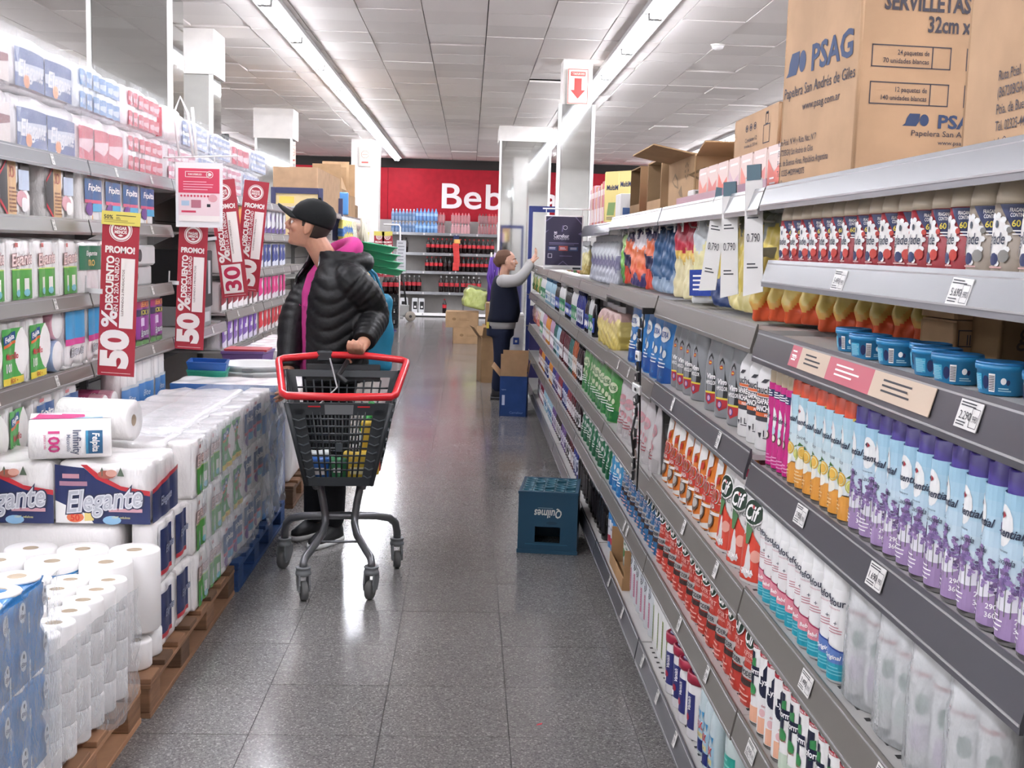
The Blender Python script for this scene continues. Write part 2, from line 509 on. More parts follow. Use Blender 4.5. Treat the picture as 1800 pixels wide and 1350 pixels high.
# columns clad in mirror
MIRR = mat('#d5d8d6', .04, '', 1.0)
CWHT = mat('#e6e1dc', .5, 'scuff')
def column(label, x0, y0, x1, y1, soffit=.0, mirror=True, sign=None, z0=0.):
    t = empty('column', label, 'column', ((x0+x1)/2, y0, 0))
    w = (x1-x0)/2; d = y1-y0
    mb = MB(); mb.box(-w+.02, .02, z0, w-.02, d, ZC, CWHT); obj('shaft', mb, t)
    if soffit:
        mb = MB(); mb.box(-w-.03, -.03, ZC-soffit, w+.03, d+.03, ZC, CWHT); obj('soffit', mb, t)
    top = ZC-soffit-(.42 if sign == 'arrow' else 0)
    if mirror:
        mb = MB(); mb.box(-w+.02, 0, z0, w-.02, .018, top, MIRR); obj('mirror_panel', mb, t)
        for sgn in (-1, 1):
            mb = MB(); mb.box(min(sgn*w, sgn*(w-.018)), .02, z0, max(sgn*w, sgn*(w-.018)), d, top, MIRR); obj('mirror_panel', mb, t)
            mb = MB(); mb.box(sgn*w-.016, -.012, z0, sgn*w+.016, .02, top, mat('#f4f2ef', .35)); obj('corner_trim', mb, t)
    if sign:
        mb = MB(); zc = ZC-.25 if sign == 'arrow' else ZC-.30
        mb.box(-.1, -.022, zc-.17, .1, -.004 if mirror else .02, zc+.16, mat('#e9dfd0', .4))
        s = obj('sign_plate', mb, t)
        a = Art()
        rd = mat('#d0332c', .4)
        if sign == 'arrow':
            a.rect(-.035, -.04, .035, .07, rd); a.poly([(-.07, -.04), (0, -.12), (.07, -.04)], rd)
            a.frame(-.07, .09, .07, .13, .008, rd).text('MATAFUEGO', 0, .11, .022, rd, w=.12)
            a.frame(-.095, -.165, .095, .155, .006, rd)
        else:
            a.ring(0, .03, .07, .014, mat('#c98d7e', .5)); a.frame(-.09, -.16, .09, .15, .006, mat('#c98d7e', .5)); a.rect(-.06, -.12, .06, -.09, mat('#b4584e', .5))
            a.rect(-.05, .024, .05, .036, mat('#c98d7e', .5))
        mb = MB(); mb.art(a, flat((0, -.023, zc), (1, 0, 0), (0, 0, 1))); obj('print', mb, s)
    return t
column('mirrored column with a red arrow sign rising from the right shelf', .83, 11.0, 1.15, 11.32, sign='arrow')
column('wide mirrored column behind the woman with white edge trims', .43, 17.2, 1.17, 17.9, soffit=.22)
column('tall mirrored column behind the topmost paper packs at left', -2.8, 8.6, -2.22, 9.0)
column('mirrored column with white soffit behind the tallest left column', -2.72, 10.1, -2.26, 10.5, soffit=.38)
column('mirrored column with white soffit beside the hanging screens', -2.95, 15.9, -2.47, 16.3, soffit=.4)
column('plain white column with a round sign before the red wall', -2.1, 20.0, -1.58, 20.4, mirror=False, sign='round')
# air grilles and loose ceiling bits
for k, (x, y) in enumerate(((2.1, 10.0), (-3.1, 12.5))):
    t = empty('smoke_detector', ('small white smoke detector on the ceiling right of the arrow column', 'small white smoke detector on the ceiling over the left aisle')[k], 'detector', (x, y, ZC))
    mb = MB(); mb.lathe([(.02, -.045), (.045, -.035), (.055, -.012)], WHITE, 12); obj('cover', mb, t)
    mb = MB(); mb.lathe([(.062, -.012), (.062, 0)], CWHT, 12); obj('base', mb, t)
# hanging screens
for k, (x, y, z) in enumerate(((-2.62, 11.2, 2.50), (-2.60, 11.9, 2.44))):
    t = empty('television', ('black hanging screen showing a blue picture at left', 'black hanging screen seen edge-on behind the blue one')[k], 'screen', (x, y, z), -.75)
    mb = MB(); mb.box(-.17, -.02, -.115, .17, .03, .115, BLACK, .008); obj('housing', mb, t)
    mb = MB(); mb.box(-.158, -.026, -.103, .158, -.0205, .103, mat('#1d5c9c', .3, 'glow', 0., .5) if k == 0 else mat('#0c0d10', .15)); sc = obj('screen', mb, t)
    if k == 0:
        a = Art(); a.poly([(-.158, -.06), (.158, .01), (.158, .05), (-.158, -.02)], mat('#7db7e6', .3, 'glow', 0., .7)).poly([(-.158, .02), (.158, .07), (.158, .09), (-.158, .05)], mat('#0d2f5a', .3))
        mb = MB(); mb.art(a, flat((0, -.0265, 0), (1, 0, 0), (0, 0, 1))); obj('picture', mb, sc)
    mb = MB(); mb.tube([(0, .01, .115), (0, .01, ZC-z)], .015, mat('#c9c9c9', .4), 8); obj('mount', mb, t)
SHADE_DIM = .82  # right shelving and goods darkened in colour to stand for weaker light
# ------------------------------------------------------------------ right gondola
XF = .632                                           # front plane of the price rails
BOARD = mat('#c9c6c2', .45, 'scuff'); HOLE = mat('#2c2b2b', .8)
RAILD = mat('#515055', .3); RAILW = mat('#716c66', .35); RAILL = mat('#88888b', .22); STRIP = mat('#b5b3b3', .12)
TAGW = mat('#e9e6e2', .5); TXD = mat('#33333a', .6); UPR = mat('#8f8d8c', .4)
BACKP = mat('#bdbab6', .5, 'scuff')
TAGCREAM = mat('#d9cfc0', .5)
def tag_mesh(n, wide=False, seed=0):
    """small printed price ticket in the plane y=0 facing -Y"""
    w, h = (.062, .036) if wide else (.03, .04)
    mb = MB(); mb.box(-w/2, -.0012, -h/2, w/2, 0, h/2, TAGW)
    a = Art()
    a.text(n, -w*.12 if wide else 0, -.001, h*.3, TXD, bold=.0, w=w*(.5 if wide else .78))
    a.lines(-w*.42, h*.38, w*.7, 2, h*.1, h*.045, TXD, seed=seed).lines(-w*.42, -h*.3, w*.5, 2, h*.1, h*.04, TXD, seed=seed+1)
    if wide: a.frame(w*.12, -h*.4, w*.46, h*.28, .0008, TXD).text('1.990', w*.29, -h*.08, h*.24, TXD, bold=0, w=w*.28)
    mb.art(a, flat((0, -.0012, 0), (1, 0, 0), (0, 0, 1), .0004))
    return mb.mesh('price_tag')
TAGS = {}
def tag(n, wide, parent, loc, rot):
    k = (n, wide)
    if k not in TAGS: TAGS[k] = tag_mesh(n, wide, len(TAGS))
    return obj('price_tag', TAGS[k], parent, loc, rot=rot)
def board(parent, x0, x1, y0, y1, z, rail, dirx=-1, holes=False, tags=(), tilt=.16, rh=.046, tagw=False, card=None, tagmat=None):
    """shelf board with a tilted price rail on its aisle edge (world coordinates, parent at the origin)"""
    mb = MB(); a, b = min(x0, x1), max(x0, x1)
    mb.box(a, y0+.002, z-.012, b, y1-.002, z, BOARD)
    if holes:
        for r_ in range(2):
            n = int((y1-y0)/.045)
            for k in range(n):
                cx = x0-dirx*(.03+.035*r_); cy = y0+.03+k*.045+.02*r_
                mb.add([(cx-.005, cy-.007, z+.0005), (cx+.005, cy-.007, z+.0005), (cx+.005, cy+.007, z+.0005), (cx-.005, cy+.007, z+.0005)], [(0, 1, 2, 3)], HOLE)
    sh = obj('shelf_board', mb, parent)
    o = lambda d: x0+dirx*d
    mb = MB()
    mb.prism([(o(.001), z+.012), (o(.004), z+.013), (o(.017), z-rh+.012), (o(.017), z-rh), (o(.012), z-rh), (o(.011), z-rh+.012), (o(.001), z-.004)][::dirx], y0+.003, y1-.003, rail, 'y')
    for d, q in ((.0055, z+.006), (.0172, z-rh+.012)):
        mb.box(min(o(d-.001), o(d+.0012)), y0+.004, q-.003, max(o(d-.001), o(d+.0012)), y1-.004, q, STRIP)
    rl = obj('price_rail', mb, sh)
    for n, y in tags:
        tag(n, tagw, sh, (x0+dirx*.0125, y, z-.016), (-.26, RND.uniform(-.04, .04), -PI/2 if dirx < 0 else PI/2))
    return sh
def gondola(name_label, y0, y1, levels, group, xb=1.07, depth_top=None, zt=1.60, foot_at=None):
    """levels: (z, rail material, x front, tags, wide tags, holes, rail height)"""
    g = empty('gondola_shelf', name_label, 'shelving', (0, 0, 0), 0, group)
    mb = MB(); mb.box(xb, y0, .08, xb+.02, y1, zt, BACKP)
    for k in range(4): mb.box(xb-.003, y0, .45+k*.3, xb, y1, .455+k*.3, HOLE)
    obj('back_panel', mb, g)
    for y in (y0,):
        mb = MB(); mb.box(xb-.04, y+.002, 0.0, xb, y+.03, zt, UPR)
        for k in range(int(zt/.05)-2): mb.box(xb-.0405, y+.012, .1+k*.05, xb-.04, y+.02, .13+k*.05, HOLE)
        obj('upright', mb, g)
    mb = MB(); mb.prism([(XF+.03, .045), (XF+.03, .12), (xb, .12), (xb, .045)], y0+.002, y0+.04, mat('#d8d5d0', .45), 'y'); ft = obj('foot', mb, g)
    mb = MB(); mb.lathe([(.024, 0), (.024, .012), (.01, .018), (.01, .046)], mat('#9b9894', .3, '', .8), 12, o=(XF+.055, y0+.026, 0)); obj('levelling_pad', mb, ft)
    for z, rail, xf, tags, wide, holes, rh in levels:
        board(g, xf, xb, y0, y1, z, rail, -1, holes, tags, rh=rh, tagw=wide)
        for y in (y0+.012, y1-.012):
            mb = MB(); mb.prism([(xb, z-.0125), (xb, z-.09), (xb-.04, z-.085), (xb-.22, z-.0125)], y-.002, y+.002, UPR, 'y'); obj('bracket', mb, g)
    return g
GRP = 'bays of the right shelving run'
A0, A1, B1, C1, D1, E1, F1, G1, H1 = 1.165, 2.425, 3.735, 5.05, 6.36, 7.67, 8.98, 10.29, 11.6
gondola('nearest grey shelving bay at the edge of the picture beside the camera', -.14, 1.155, [(.165, RAILD, .615, (), 0, 0, .07), (.463, RAILW, XF, (), 0, 0, .06), (.748, RAILW, XF, (), 0, 0, .06), (1.02, RAILD, XF, (), 0, 0, .055), (1.325, RAILD, XF, (), 0, 0, .05), (1.628, RAILL, XF, (), 0, 0, .045)], GRP)
gA = gondola('grey shelving bay holding the lavender air freshener cans', A0, A1, [
    (.165, RAILD, .615, (), 0, 1, .07), (.468, RAILW, XF, [('6.590', 2.27), ('4.190', 1.9)], 1, 1, .062), (.755, RAILW, XF, [('3.490', 1.93), ('7.350', 1.55)], 1, 1, .062),
    (1.04, RAILD, XF, [('2.950', 2.02), ('1.690', 1.63)], 1, 1, .058), (1.325, RAILD, XF, [('2.290', 1.36)], 1, 0, .056), (1.474, RAILL, XF+.012, [('5.490', 1.92), ('5.690', 1.44)], 1, 0, .044), (1.63, RAILL, XF, (), 0, 0, .04)], GRP)
gB = gondola('grey shelving bay holding the grey bleach jugs and orange pouches', A1+.01, B1, [
    (.165, RAILD, .615, [('1.290', 3.6), ('2.150', 3.3), ('3.790', 3.0)], 0, 1, .07), (.463, RAILW, XF, [('2.490', 3.1), ('2.490', 2.72)], 0, 1, .062), (.745, RAILW, XF, [('1.890', 3.1), ('2.090', 2.68)], 0, 1, .062),
    (1.06, RAILD, XF, [('3.150', 3.35), ('2.990', 2.72)], 0, 0, .056), (1.335, RAILW, XF, (), 0, 0, .052), (1.628, RAILL, XF, (), 0, 0, .045)], GRP)
gC = gondola('grey shelving bay with a black clip strip and blue pouches', B1+.01, C1, [
    (.165, RAILD, .615, [('990', 4.5), ('1.150', 4.1)], 0, 0, .07), (.46, RAILW, XF, [('1.590', 4.25), ('1.590', 4.17)], 0, 0, .06), (.72, RAILW, XF, (), 0, 0, .06),
    (1.05, RAILW, XF, [('1.290', 4.6), ('1.390', 4.3)], 0, 0, .056), (1.34, RAILW, XF, (), 0, 0, .05), (1.628, RAILL, XF, (), 0, 0, .045)], GRP)
stdlv = [(.165, RAILD, .615, (), 0, 0, .07), (.45, RAILW, XF, (), 0, 0, .06), (.72, RAILW, XF, (), 0, 0, .06), (1.04, RAILW, XF, (), 0, 0, .056), (1.318, RAILW, XF, (), 0, 0, .05), (1.61, RAILL, XF, (), 0, 0, .045)]
gondola('grey shelving bay of dark bottles behind the blue crate', C1+.01, D1, stdlv, GRP)
gondola('grey shelving bay with the dark poster on its edge', D1+.01, E1, stdlv, GRP)
gondola('grey shelving bay beyond the poster full of softener bottles', E1+.01, F1, stdlv[:5], GRP, zt=1.6)
gondola('grey shelving bay near the open carton full of bottles', F1+.01, G1, stdlv[:5], GRP, zt=1.6)
gondola('last grey shelving bay where the woman reaches in', G1+.01, H1, stdlv[:5], GRP, xb=.80, zt=1.6)
# protruding bracket ledge strip of coloured tickets on the tub shelf
def rail_ticket(parent, y0, y1, z, col, txt, tc, loc_x):
    w = abs(y1-y0); mb = MB(); mb.box(-w/2, -.0012, -.02, w/2, 0, .02, col)
    a = Art(); a.lines(-w*.3, .008, w*.55, 3, .008, .003, tc, seed=int(w*1000))
    if txt: a.text(txt, -w*.38 if w > .08 else 0, .0, .01 if w > .08 else .006, tc, w=min(.03, w*.5))
    mb.art(a, flat((0, -.0012, 0), (1, 0, 0), (0, 0, 1), .0004))
    return obj('promotion_strip', mb, parent, (loc_x-.0125, (y0+y1)/2, z), rot=(-.26, 0, -PI/2))
sb = [c for c in gA.children if c.name.startswith('shelf_board')][4]
PK = mat('#c8606e', .5); CRM = mat('#d3bca4', .5)
for y0_, y1_, c_, t_, k_ in ((2.08, 2.14, PK, 'app', WHITE), (1.915, 2.08, CRM, '', TXD), (1.70, 1.915, PK, '', WHITE), (1.47, 1.70, CRM, '', TXD)):
    rail_ticket(sb, y0_, y1_, 1.309, c_, t_, k_, XF)
# ------------------------------------------------------------------ product builders
RIM = mat('#b9b7b5', .25, '', .9)
def cap_notched(r, z0, z1, m, n=20, notch=.75, dz=.019):
    """spray-can cap: ring wall with a lowered notch at the front and a nozzle inside"""
    mb = MB(); vs = []; fs = []
    for i in range(n):
        a = 2*PI*i/n; aa = min(a, 2*PI-a)
        top = z1-(dz if aa < notch else 0)
        sx, sy = math.sin(a), -math.cos(a)
        for rr, z in ((r, z0), (r, top-.002), (r-.002, top), (r-.005, top), (r-.005, z1-.022)): vs.append((rr*sx, rr*sy, z))
    for i in range(n):
        q = (i+1) % n
        for k in range(4): fs.append((i*5+k, q*5+k, q*5+k+1, i*5+k+1))
    mb.add(vs, fs, m, True)
    mb.add([vs[i*5+4] for i in range(n)], [tuple(range(n))], m)
    mb.lathe([(.006, z1-.022), (.006, z1-.008)], m, 8)
    return mb
def can(name, r, h, hcap, body, capm, art, notched=True, base=RIM, rcap=None, clear_cap=None):
    zb = h-hcap
    prof = [(r*.9, 0), (r, .003), (r, .008), (r, zb-.012), (r*.93, zb-.004), (r*.85, zb)]
    mb = MB(); mb.lathe(prof, body, 20, mats=[base, base, body, body, base])
    P = Proto(name, 'spray can', mb)
    rc = rcap or r*.93
    if notched: c = cap_notched(rc, zb-.004, h, capm)
    else:
        c = MB(); c.lathe([(rc*1.0, zb-.004), (rc, zb+.01), (rc*.93, zb+(h-zb)*.55), (rc*.86, h-.01), (rc*.78, h-.002), (rc*.6, h)], capm, 20)
    P.part('cap', c)
    if clear_cap:
        nz = MB(); nz.lathe([(rc*.4, zb), (rc*.4, zb+.02), (.006, zb+.022), (.006, zb+.034)], WHITE, 10); P.part('nozzle', nz)
    if art:
        p = MB(); p.art(art, around([(r, 0), (r, h)])); P.part('print', p)
    return P
STEP = .007
def fade(a, w, y0, y1, c0, c1, n, l=1):
    A = [int(c0[i:i+2], 16) for i in (1, 3, 5)]; B = [int(c1[i:i+2], 16) for i in (1, 3, 5)]
    for k in range(n):
        t = (k+.5)/n
        a.rect(-w, y0+(y1-y0)*k/n, w, y0+(y1-y0)*(k+1)/n, mat('#%02x%02x%02x' % tuple(int(p+(q-p)*t) for p, q in zip(A, B)), .35), l)
def flower(a, x, y, s, seed, cols):
    r = random.Random(seed)
    a.poly([(x-.0006, y-s*1.2), (x+.0006, y-s*1.2), (x+.0006, y), (x-.0006, y)], mat('#5d6b52', .5), 2)
    for k in range(9):
        t = k/8
        for q in range(2):
            a.ell(x+r.uniform(-1, 1)*s*.24*(1-t*.6), y+t*s*1.1+r.uniform(-.001, .001), s*.15, s*.09, r.choice(cols), 3, 7)
LAV = [mat(c, .5) for c in ('#6a5488', '#8a70a8', '#7b5f8d', '#a78bbd', '#5b4a70')]
INK = mat('#26304a', .45)
# lavender can
r_, h_ = .0262, .232
hw = PI*r_*.98
a = Art(STEP)
fade(a, hw, .05, .185, '#dfe8ee', '#9fcbe2', 7)
a.rect(-hw, .008, hw, .05, mat('#a98cba', .4)); a.ell(.008, .056, .03, .014, mat('#e9e6ee', .4), 2)
for k in range(13): flower(a, -.05+k*.0085, .052+(k*7 % 5)*.005, .018+(k*5 % 4)*.004, k, LAV)
for k, (x, y) in enumerate(((.045, .165), (.038, .13), (-.05, .15), (.05, .105))): flower(a, x, y, .013, 40+k, LAV)
logo = mat('#f4f4f2', .4)
a.ell(-.004, .145, .017, .026, logo, 2).text('Essential', .003, .138, .011, INK, 4, .02, .35, w=.05).poly([(-.010, .158), (-.0045, .1625), (-.0045, .1535)], INK, 4).poly([(-.0035, .1535), (-.0035, .1625), (.002, .158)], mat('#b0303c', .4), 4)
a.text('Lavanda', .004, .103, .0085, INK, 4, .0, .3, w=.03).text('desodorante', -.002, .115, .003, INK, 4, 0, w=.022).text('290 g', .034, .034, .007, WHITE, 4, .02).text('360 ml', .036, .023, .007, WHITE, 4, .02).lines(-.02, .035, .03, 4, .006, .0018, WHITE, 4)
P_LAV = can('air_freshener_can', r_, h_, .048, mat('#d5dfe8', .35), mat('#4a3a92', .35), a)
# citrus can
a = Art(STEP); fade(a, hw, .05, .185, '#e9edea', '#a6cfe0', 7)
a.rect(-hw, .008, hw, .052, mat('#e0992f', .4)); a.ell(.0, .056, .02, .012, mat('#f2efe0', .4), 2)
for x, y, c in ((-.012, .072, '#c7cf5b'), (.012, .078, '#e8b53c'), (.036, .068, '#d3d35f'), (-.036, .07, '#e8b53c')):
    a.ell(x, y, .0125, .0125, mat(c, .4), 3).ell(x, y, .010, .010, mat('#efe9a8', .4), 4).ell(x, y, .0085, .0085, mat(c, .4), 5)
a.poly([(-.004, .09), (.004, .098), (.014, .092)], mat('#3d6b2f', .5), 4).poly([(.024, .082), (.034, .09), (.042, .083)], mat('#3d6b2f', .5), 4)
a.ell(-.004, .145, .017, .026, logo, 2).text('Essential', .003, .138, .011, INK, 4, .02, .35, w=.05).poly([(-.010, .158), (-.0045, .1625), (-.0045, .1535)], INK, 4).poly([(-.0035, .1535), (-.0035, .1625), (.002, .158)], mat('#b0303c', .4), 4)
a.text('Cítrico', .004, .108, .007, INK, 4, .0, .3, w=.024).lines(-.02, .038, .035, 4, .0065, .002, mat('#f5d9a8', .4), 4)
a.rect(.03, .181, .05, .186, mat('#e5bd3f', .4), 2)
P_CIT = can('air_freshener_can', r_, h_, .046, mat('#d5dfe8', .35), mat('#df4a1f', .35), a)
# magenta can with beige cap
a = Art(STEP); a.rect(-hw, .008, hw, .186, mat('#c9167f', .35))
a.ell(-.0, .112, .014, .026, logo, 2).text('glade', .002, .116, .012, INK, 4, .01, .3, w=.03).ell(.0, .088, .012, .010, mat('#bfe0e8', .4), 3).ell(.006, .072, .010, .010, mat('#5a4638', .5), 3).ell(.006, .072, .0065, .0065, mat('#eee5d6', .5), 4)
a.rect(-.012, .156, .03, .172, NAVY, 2).lines(-.008, .168, .03, 3, .005, .0022, WHITE, 3).lines(-.01, .03, .04, 3, .007, .002, mat('#eab4d2', .4), 3)
P_MAG = can('air_freshener_can', r_, h_, .045, mat('#c9167f', .35), mat('#b7a486', .35), a)
# white can with pink or blue band and turquoise base
def white_can(pink):
    r, h = .0255, .222; w = PI*r*.98
    a = Art(STEP)
    band = mat('#e08a98' if pink else '#5d7fc0', .4); edge = mat('#a81c50' if pink else '#1f3f94', .4)
    a.rect(-w, .006, w, .036, mat('#10a0b4', .4))
    a.poly([(-w, .036), (w, .036), (w, .052), (.03, .058), (0, .066), (-.03, .074), (-w, .068)], band, 2)
    a.poly([(-w, .068), (-.03, .074), (0, .066), (.03, .058), (w, .052), (w, .055), (.03, .061), (0, .069), (-.03, .077), (-w, .071)], edge, 3)
    a.text('Carrefour', .003, .146, .014, mat('#1d2440', .4), 4, .012, 0, w=.066).text('desinfectante', .012, .134, .004, mat('#c97d8c', .4), 4, 0, w=.03)
    a.text('Bebé' if pink else 'Original', .016, .048, .008, WHITE, 5, .02, .2).lines(.004, .028, .034, 3, .006, .002, mat('#7fd0da', .4), 3)
    a.text('+', .02, .108, .01, INK, 4, .0).lines(.004, .1, .03, 3, .005, .0016, mat('#c0707c', .4), 3)
    return can('disinfectant_spray_can', r, h, .05, mat('#eceae8', .35), mat('#edecea', .35), a, base=mat('#d0d0d0', .35))
P_WPINK, P_WBLUE = white_can(True), white_can(False)
# disinfectant can with clear cap
CLEARCAP = mat('#e4e6e6', .12, 'clear', 0., .42)
def lyso(scent):
    r, h = .026, .235; w = PI*r*.98
    a = Art(STEP)
    a.rect(-w, .176, w, .184, mat('#b5202f', .4)).text('EFECTIVO CONTRA EL', .0, .18, .0045, WHITE, 2, .01, w=.05)
    a.ell(.045, .162, .008, .010, mat('#44474a', .5), 2)
    nv = mat('#131a38', .4); gr = mat('#2f8a4a', .4)
    a.poly([(-.02, .09), (.012, .09), (.012, .168), (-.008, .168), (-.02, .15)], nv, 2).ell(-.02, .11, .012, .018, nv, 2).poly([(.002, .112), (.016, .117), (.016, .155), (.002, .15)], gr, 3).ell(.008, .082, .012, .014, gr, 3)
    a.rect(-.026, .115, .026, .136, nv, 4).text('Lysoform', .0, .126, .0135, WHITE, 5, .02, 0, w=.054)
    a.text('desinfectante', .0, .072, .006, mat('#b5404c', .4), 3, .01, w=.04)
    a.ell(-.018, .056, .008, .009, mat('#e7b7b9', .4), 2).rect(-.03, .01, .03, .045, mat({'p': '#eeb08f', 'g': '#c9d8c4', 'v': '#b99fc4'}[scent], .5), 2)
    a.lines(.034, .15, .03, 18, .007, .0035, mat('#55585d', .5), 2, 5)
    P = can('disinfectant_spray_can', r, h, .052, mat('#edebe8', .35), CLEARCAP, a, notched=False, rcap=r*.96, clear_cap=True)
    return P
P_LYP, P_LYG, P_LYV = lyso('p'), lyso('g'), lyso('v')
# refill with tapered beige cap
def refill(red):
    bc = mat('#a01828' if red else '#a59686', .4)
    rx, h = .032, .142; pr = [(rx*.97, 0), (rx, .004), (rx, .094)]; sy = .8
    mb = MB(); mb.lathe(pr, bc, 20, 1, sy)
    P = Proto('air_freshener_refill', 'air freshener', mb)
    c = MB(); c.lathe([(rx*.97, .094), (rx*.97, .104), (rx*.92, .112), (rx*.62, .140), (rx*.5, .142)], mat('#d8c8ae', .4), 20, 1, sy); P.part('cap', c)
    a = Art(STEP); w = PI*rx*.97
    a.ell(-.004, .05, .021, .03, mat('#eeeae6', .4), 2).poly([(.0, .093), (w*.62, .093), (w*.62, .03), (.024, .06)], NAVY, 1)
    for k in range(8):
        t = k/7*PI-1.3; a.ell(-.004+.021*math.cos(t), .05+.03*math.sin(t), .005, .004, logo, 3, 7)
    for x, y, q in ((.012, .03, .008), (.018, .062, .004), (-.022, .036, .007)): a.ell(x, y, q, q, mat('#c63a2c' if red else '#8d8a84', .4), 4, 9)
    a.text('glade', -.002, .052, .015, INK, 4, .005, .2, w=.03).ell(-.002, .069, .003, .005, mat('#46505e', .4), 4, 8).ell(-.004, .026, .009, .008, NAVY, 4, 9)
    a.text('FRAGANCIA', .029, .086, .005, WHITE, 4, .01, w=.024).text('CONTINUA', .029, .08, .005, WHITE, 4, .01, w=.022).text('60', .026, .07, .008, mat('#e8d23c', .4), 4, .02).lines(.022, .06, .016, 2, .004, .0016, WHITE, 3)
    a.text('CONT. NETO 175 g / 269 cm3', .0, .008, .004, WHITE, 4, .005, w=.05).lines(-.022, .015, .044, 1, .004, .002, mat('#d9a9a4', .4), 3)
    p = MB(); p.art(a, around(pr, 1, sy, .0006)); P.part('print', p)
    return P
P_REFR, P_REFB = refill(True), refill(False)
# blue gel tub
def tub():
    pr = [(.041, 0), (.043, .002), (.049, .042), (.052, .043), (.053, .048), (.053, .053)]
    bl = mat('#1583b8', .35)
    mb = MB(); mb.lathe(pr, bl, 24, 1, .82)
    P = Proto('air_freshener_tub', 'tub', mb)
    c = MB(); c.lathe([(.053, .053), (.052, .057), (.049, .058), (.046, .056), (.0, .056)], mat('#1c76b4', .3), 24, 1, .82); P.part('lid', c)
    a = Art(STEP)
    a.rect(-.045, .008, -.012, .036, mat('#3fb0d4', .4)); a.lines(-.042, .032, .03, 9, .003, .0012, mat('#a8dcea', .4), 2)
    a.rect(.008, .006, .022, .038, WHITE, 2)
    for k in range(9): a.rect(.009, .009+k*.003, .021, .0105+k*.003, TXD, 3)
    a.ell(-.0, .022, .008, .012, NAVY, 2).ell(.04, .026, .006, .006, WHITE, 2).ell(.05, .024, .004, .005, NAVY, 2).lines(.03, .012, .03, 2, .004, .002, mat('#a8dcea', .4), 2)
    p = MB(); p.art(a, around(pr, 1, .82, .0007)); P.part('print', p)
    return P
P_TUB = tub()
# twin pack under a clear blister
def blister(tint):
    P = Proto('blister_twin_pack', 'spray can pack', None)
    for k, x in enumerate((-.029, .029)):
        r, h = .0255, .2
        mb = MB(); mb.lathe([(r*.95, 0), (r, .004), (r, h-.05), (r*.9, h-.042), (r*.86, h-.04), (r*.84, h-.004), (r*.6, h)], mat('#ebe8e6', .35), 18, o=(x, 0, .008), mats=[RIM]+[mat('#ebe8e6', .35)]*2+[WHITE]*3)
        a = Art(STEP); a.rect(-.03, .14, .03, .146, mat('#b5202f', .4)).lines(-.03, .128, .026, 22, .0055, .003, mat('#5b5d61', .5), 2, 8).text('EFECTIVO', 0.0, .143, .004, WHITE, 3)
        a.rect(.004, .03, .03, .07, mat(tint, .4)).ell(.018, .1, .01, .016, mat('#2f6a4a', .4), 2).rect(-.03, .01, -.006, .018, TXD, 2)
        f = around([(r, 0), (r, h)]); mb.art(a, lambda u, v, l, f=f, x=x: f(u, v, l)+Vector((x, 0, .008)))
        P.part('can', mb)
    sh = MB()
    pf = [(.030, .0), (.034, .006), (.034, .15), (.031, .16), (.031, .205), (.02, .214), (0, .214)]
    sh.lathe([(q*1.0, z) for q, z in pf], mat('#dfe1e2', .1, 'clear', 0., .5), 22, 1.95, 1.02)
    P.part('clear_blister', sh)
    return P
P_BL1, P_BL2 = blister('#d9c3dc'), blister('#c9d6cc')
# generic turned bottle
def bottle(name, cat, prof, body, capprof, capm, art=None, sx=1., sy=.62, n=18, extra=None, smoothmap=None):
    mb = MB(); mb.lathe(prof, body, n, sx, sy)
    P = Proto(name, cat, mb)
    if capprof: c = MB(); c.lathe(capprof, capm, max(8, n-6)); P.part('cap', c)
    if extra: extra(P)
    if art: p = MB(); p.art(art, around(prof, sx, sy, .0007)); P.part('label_print', p)
    return P
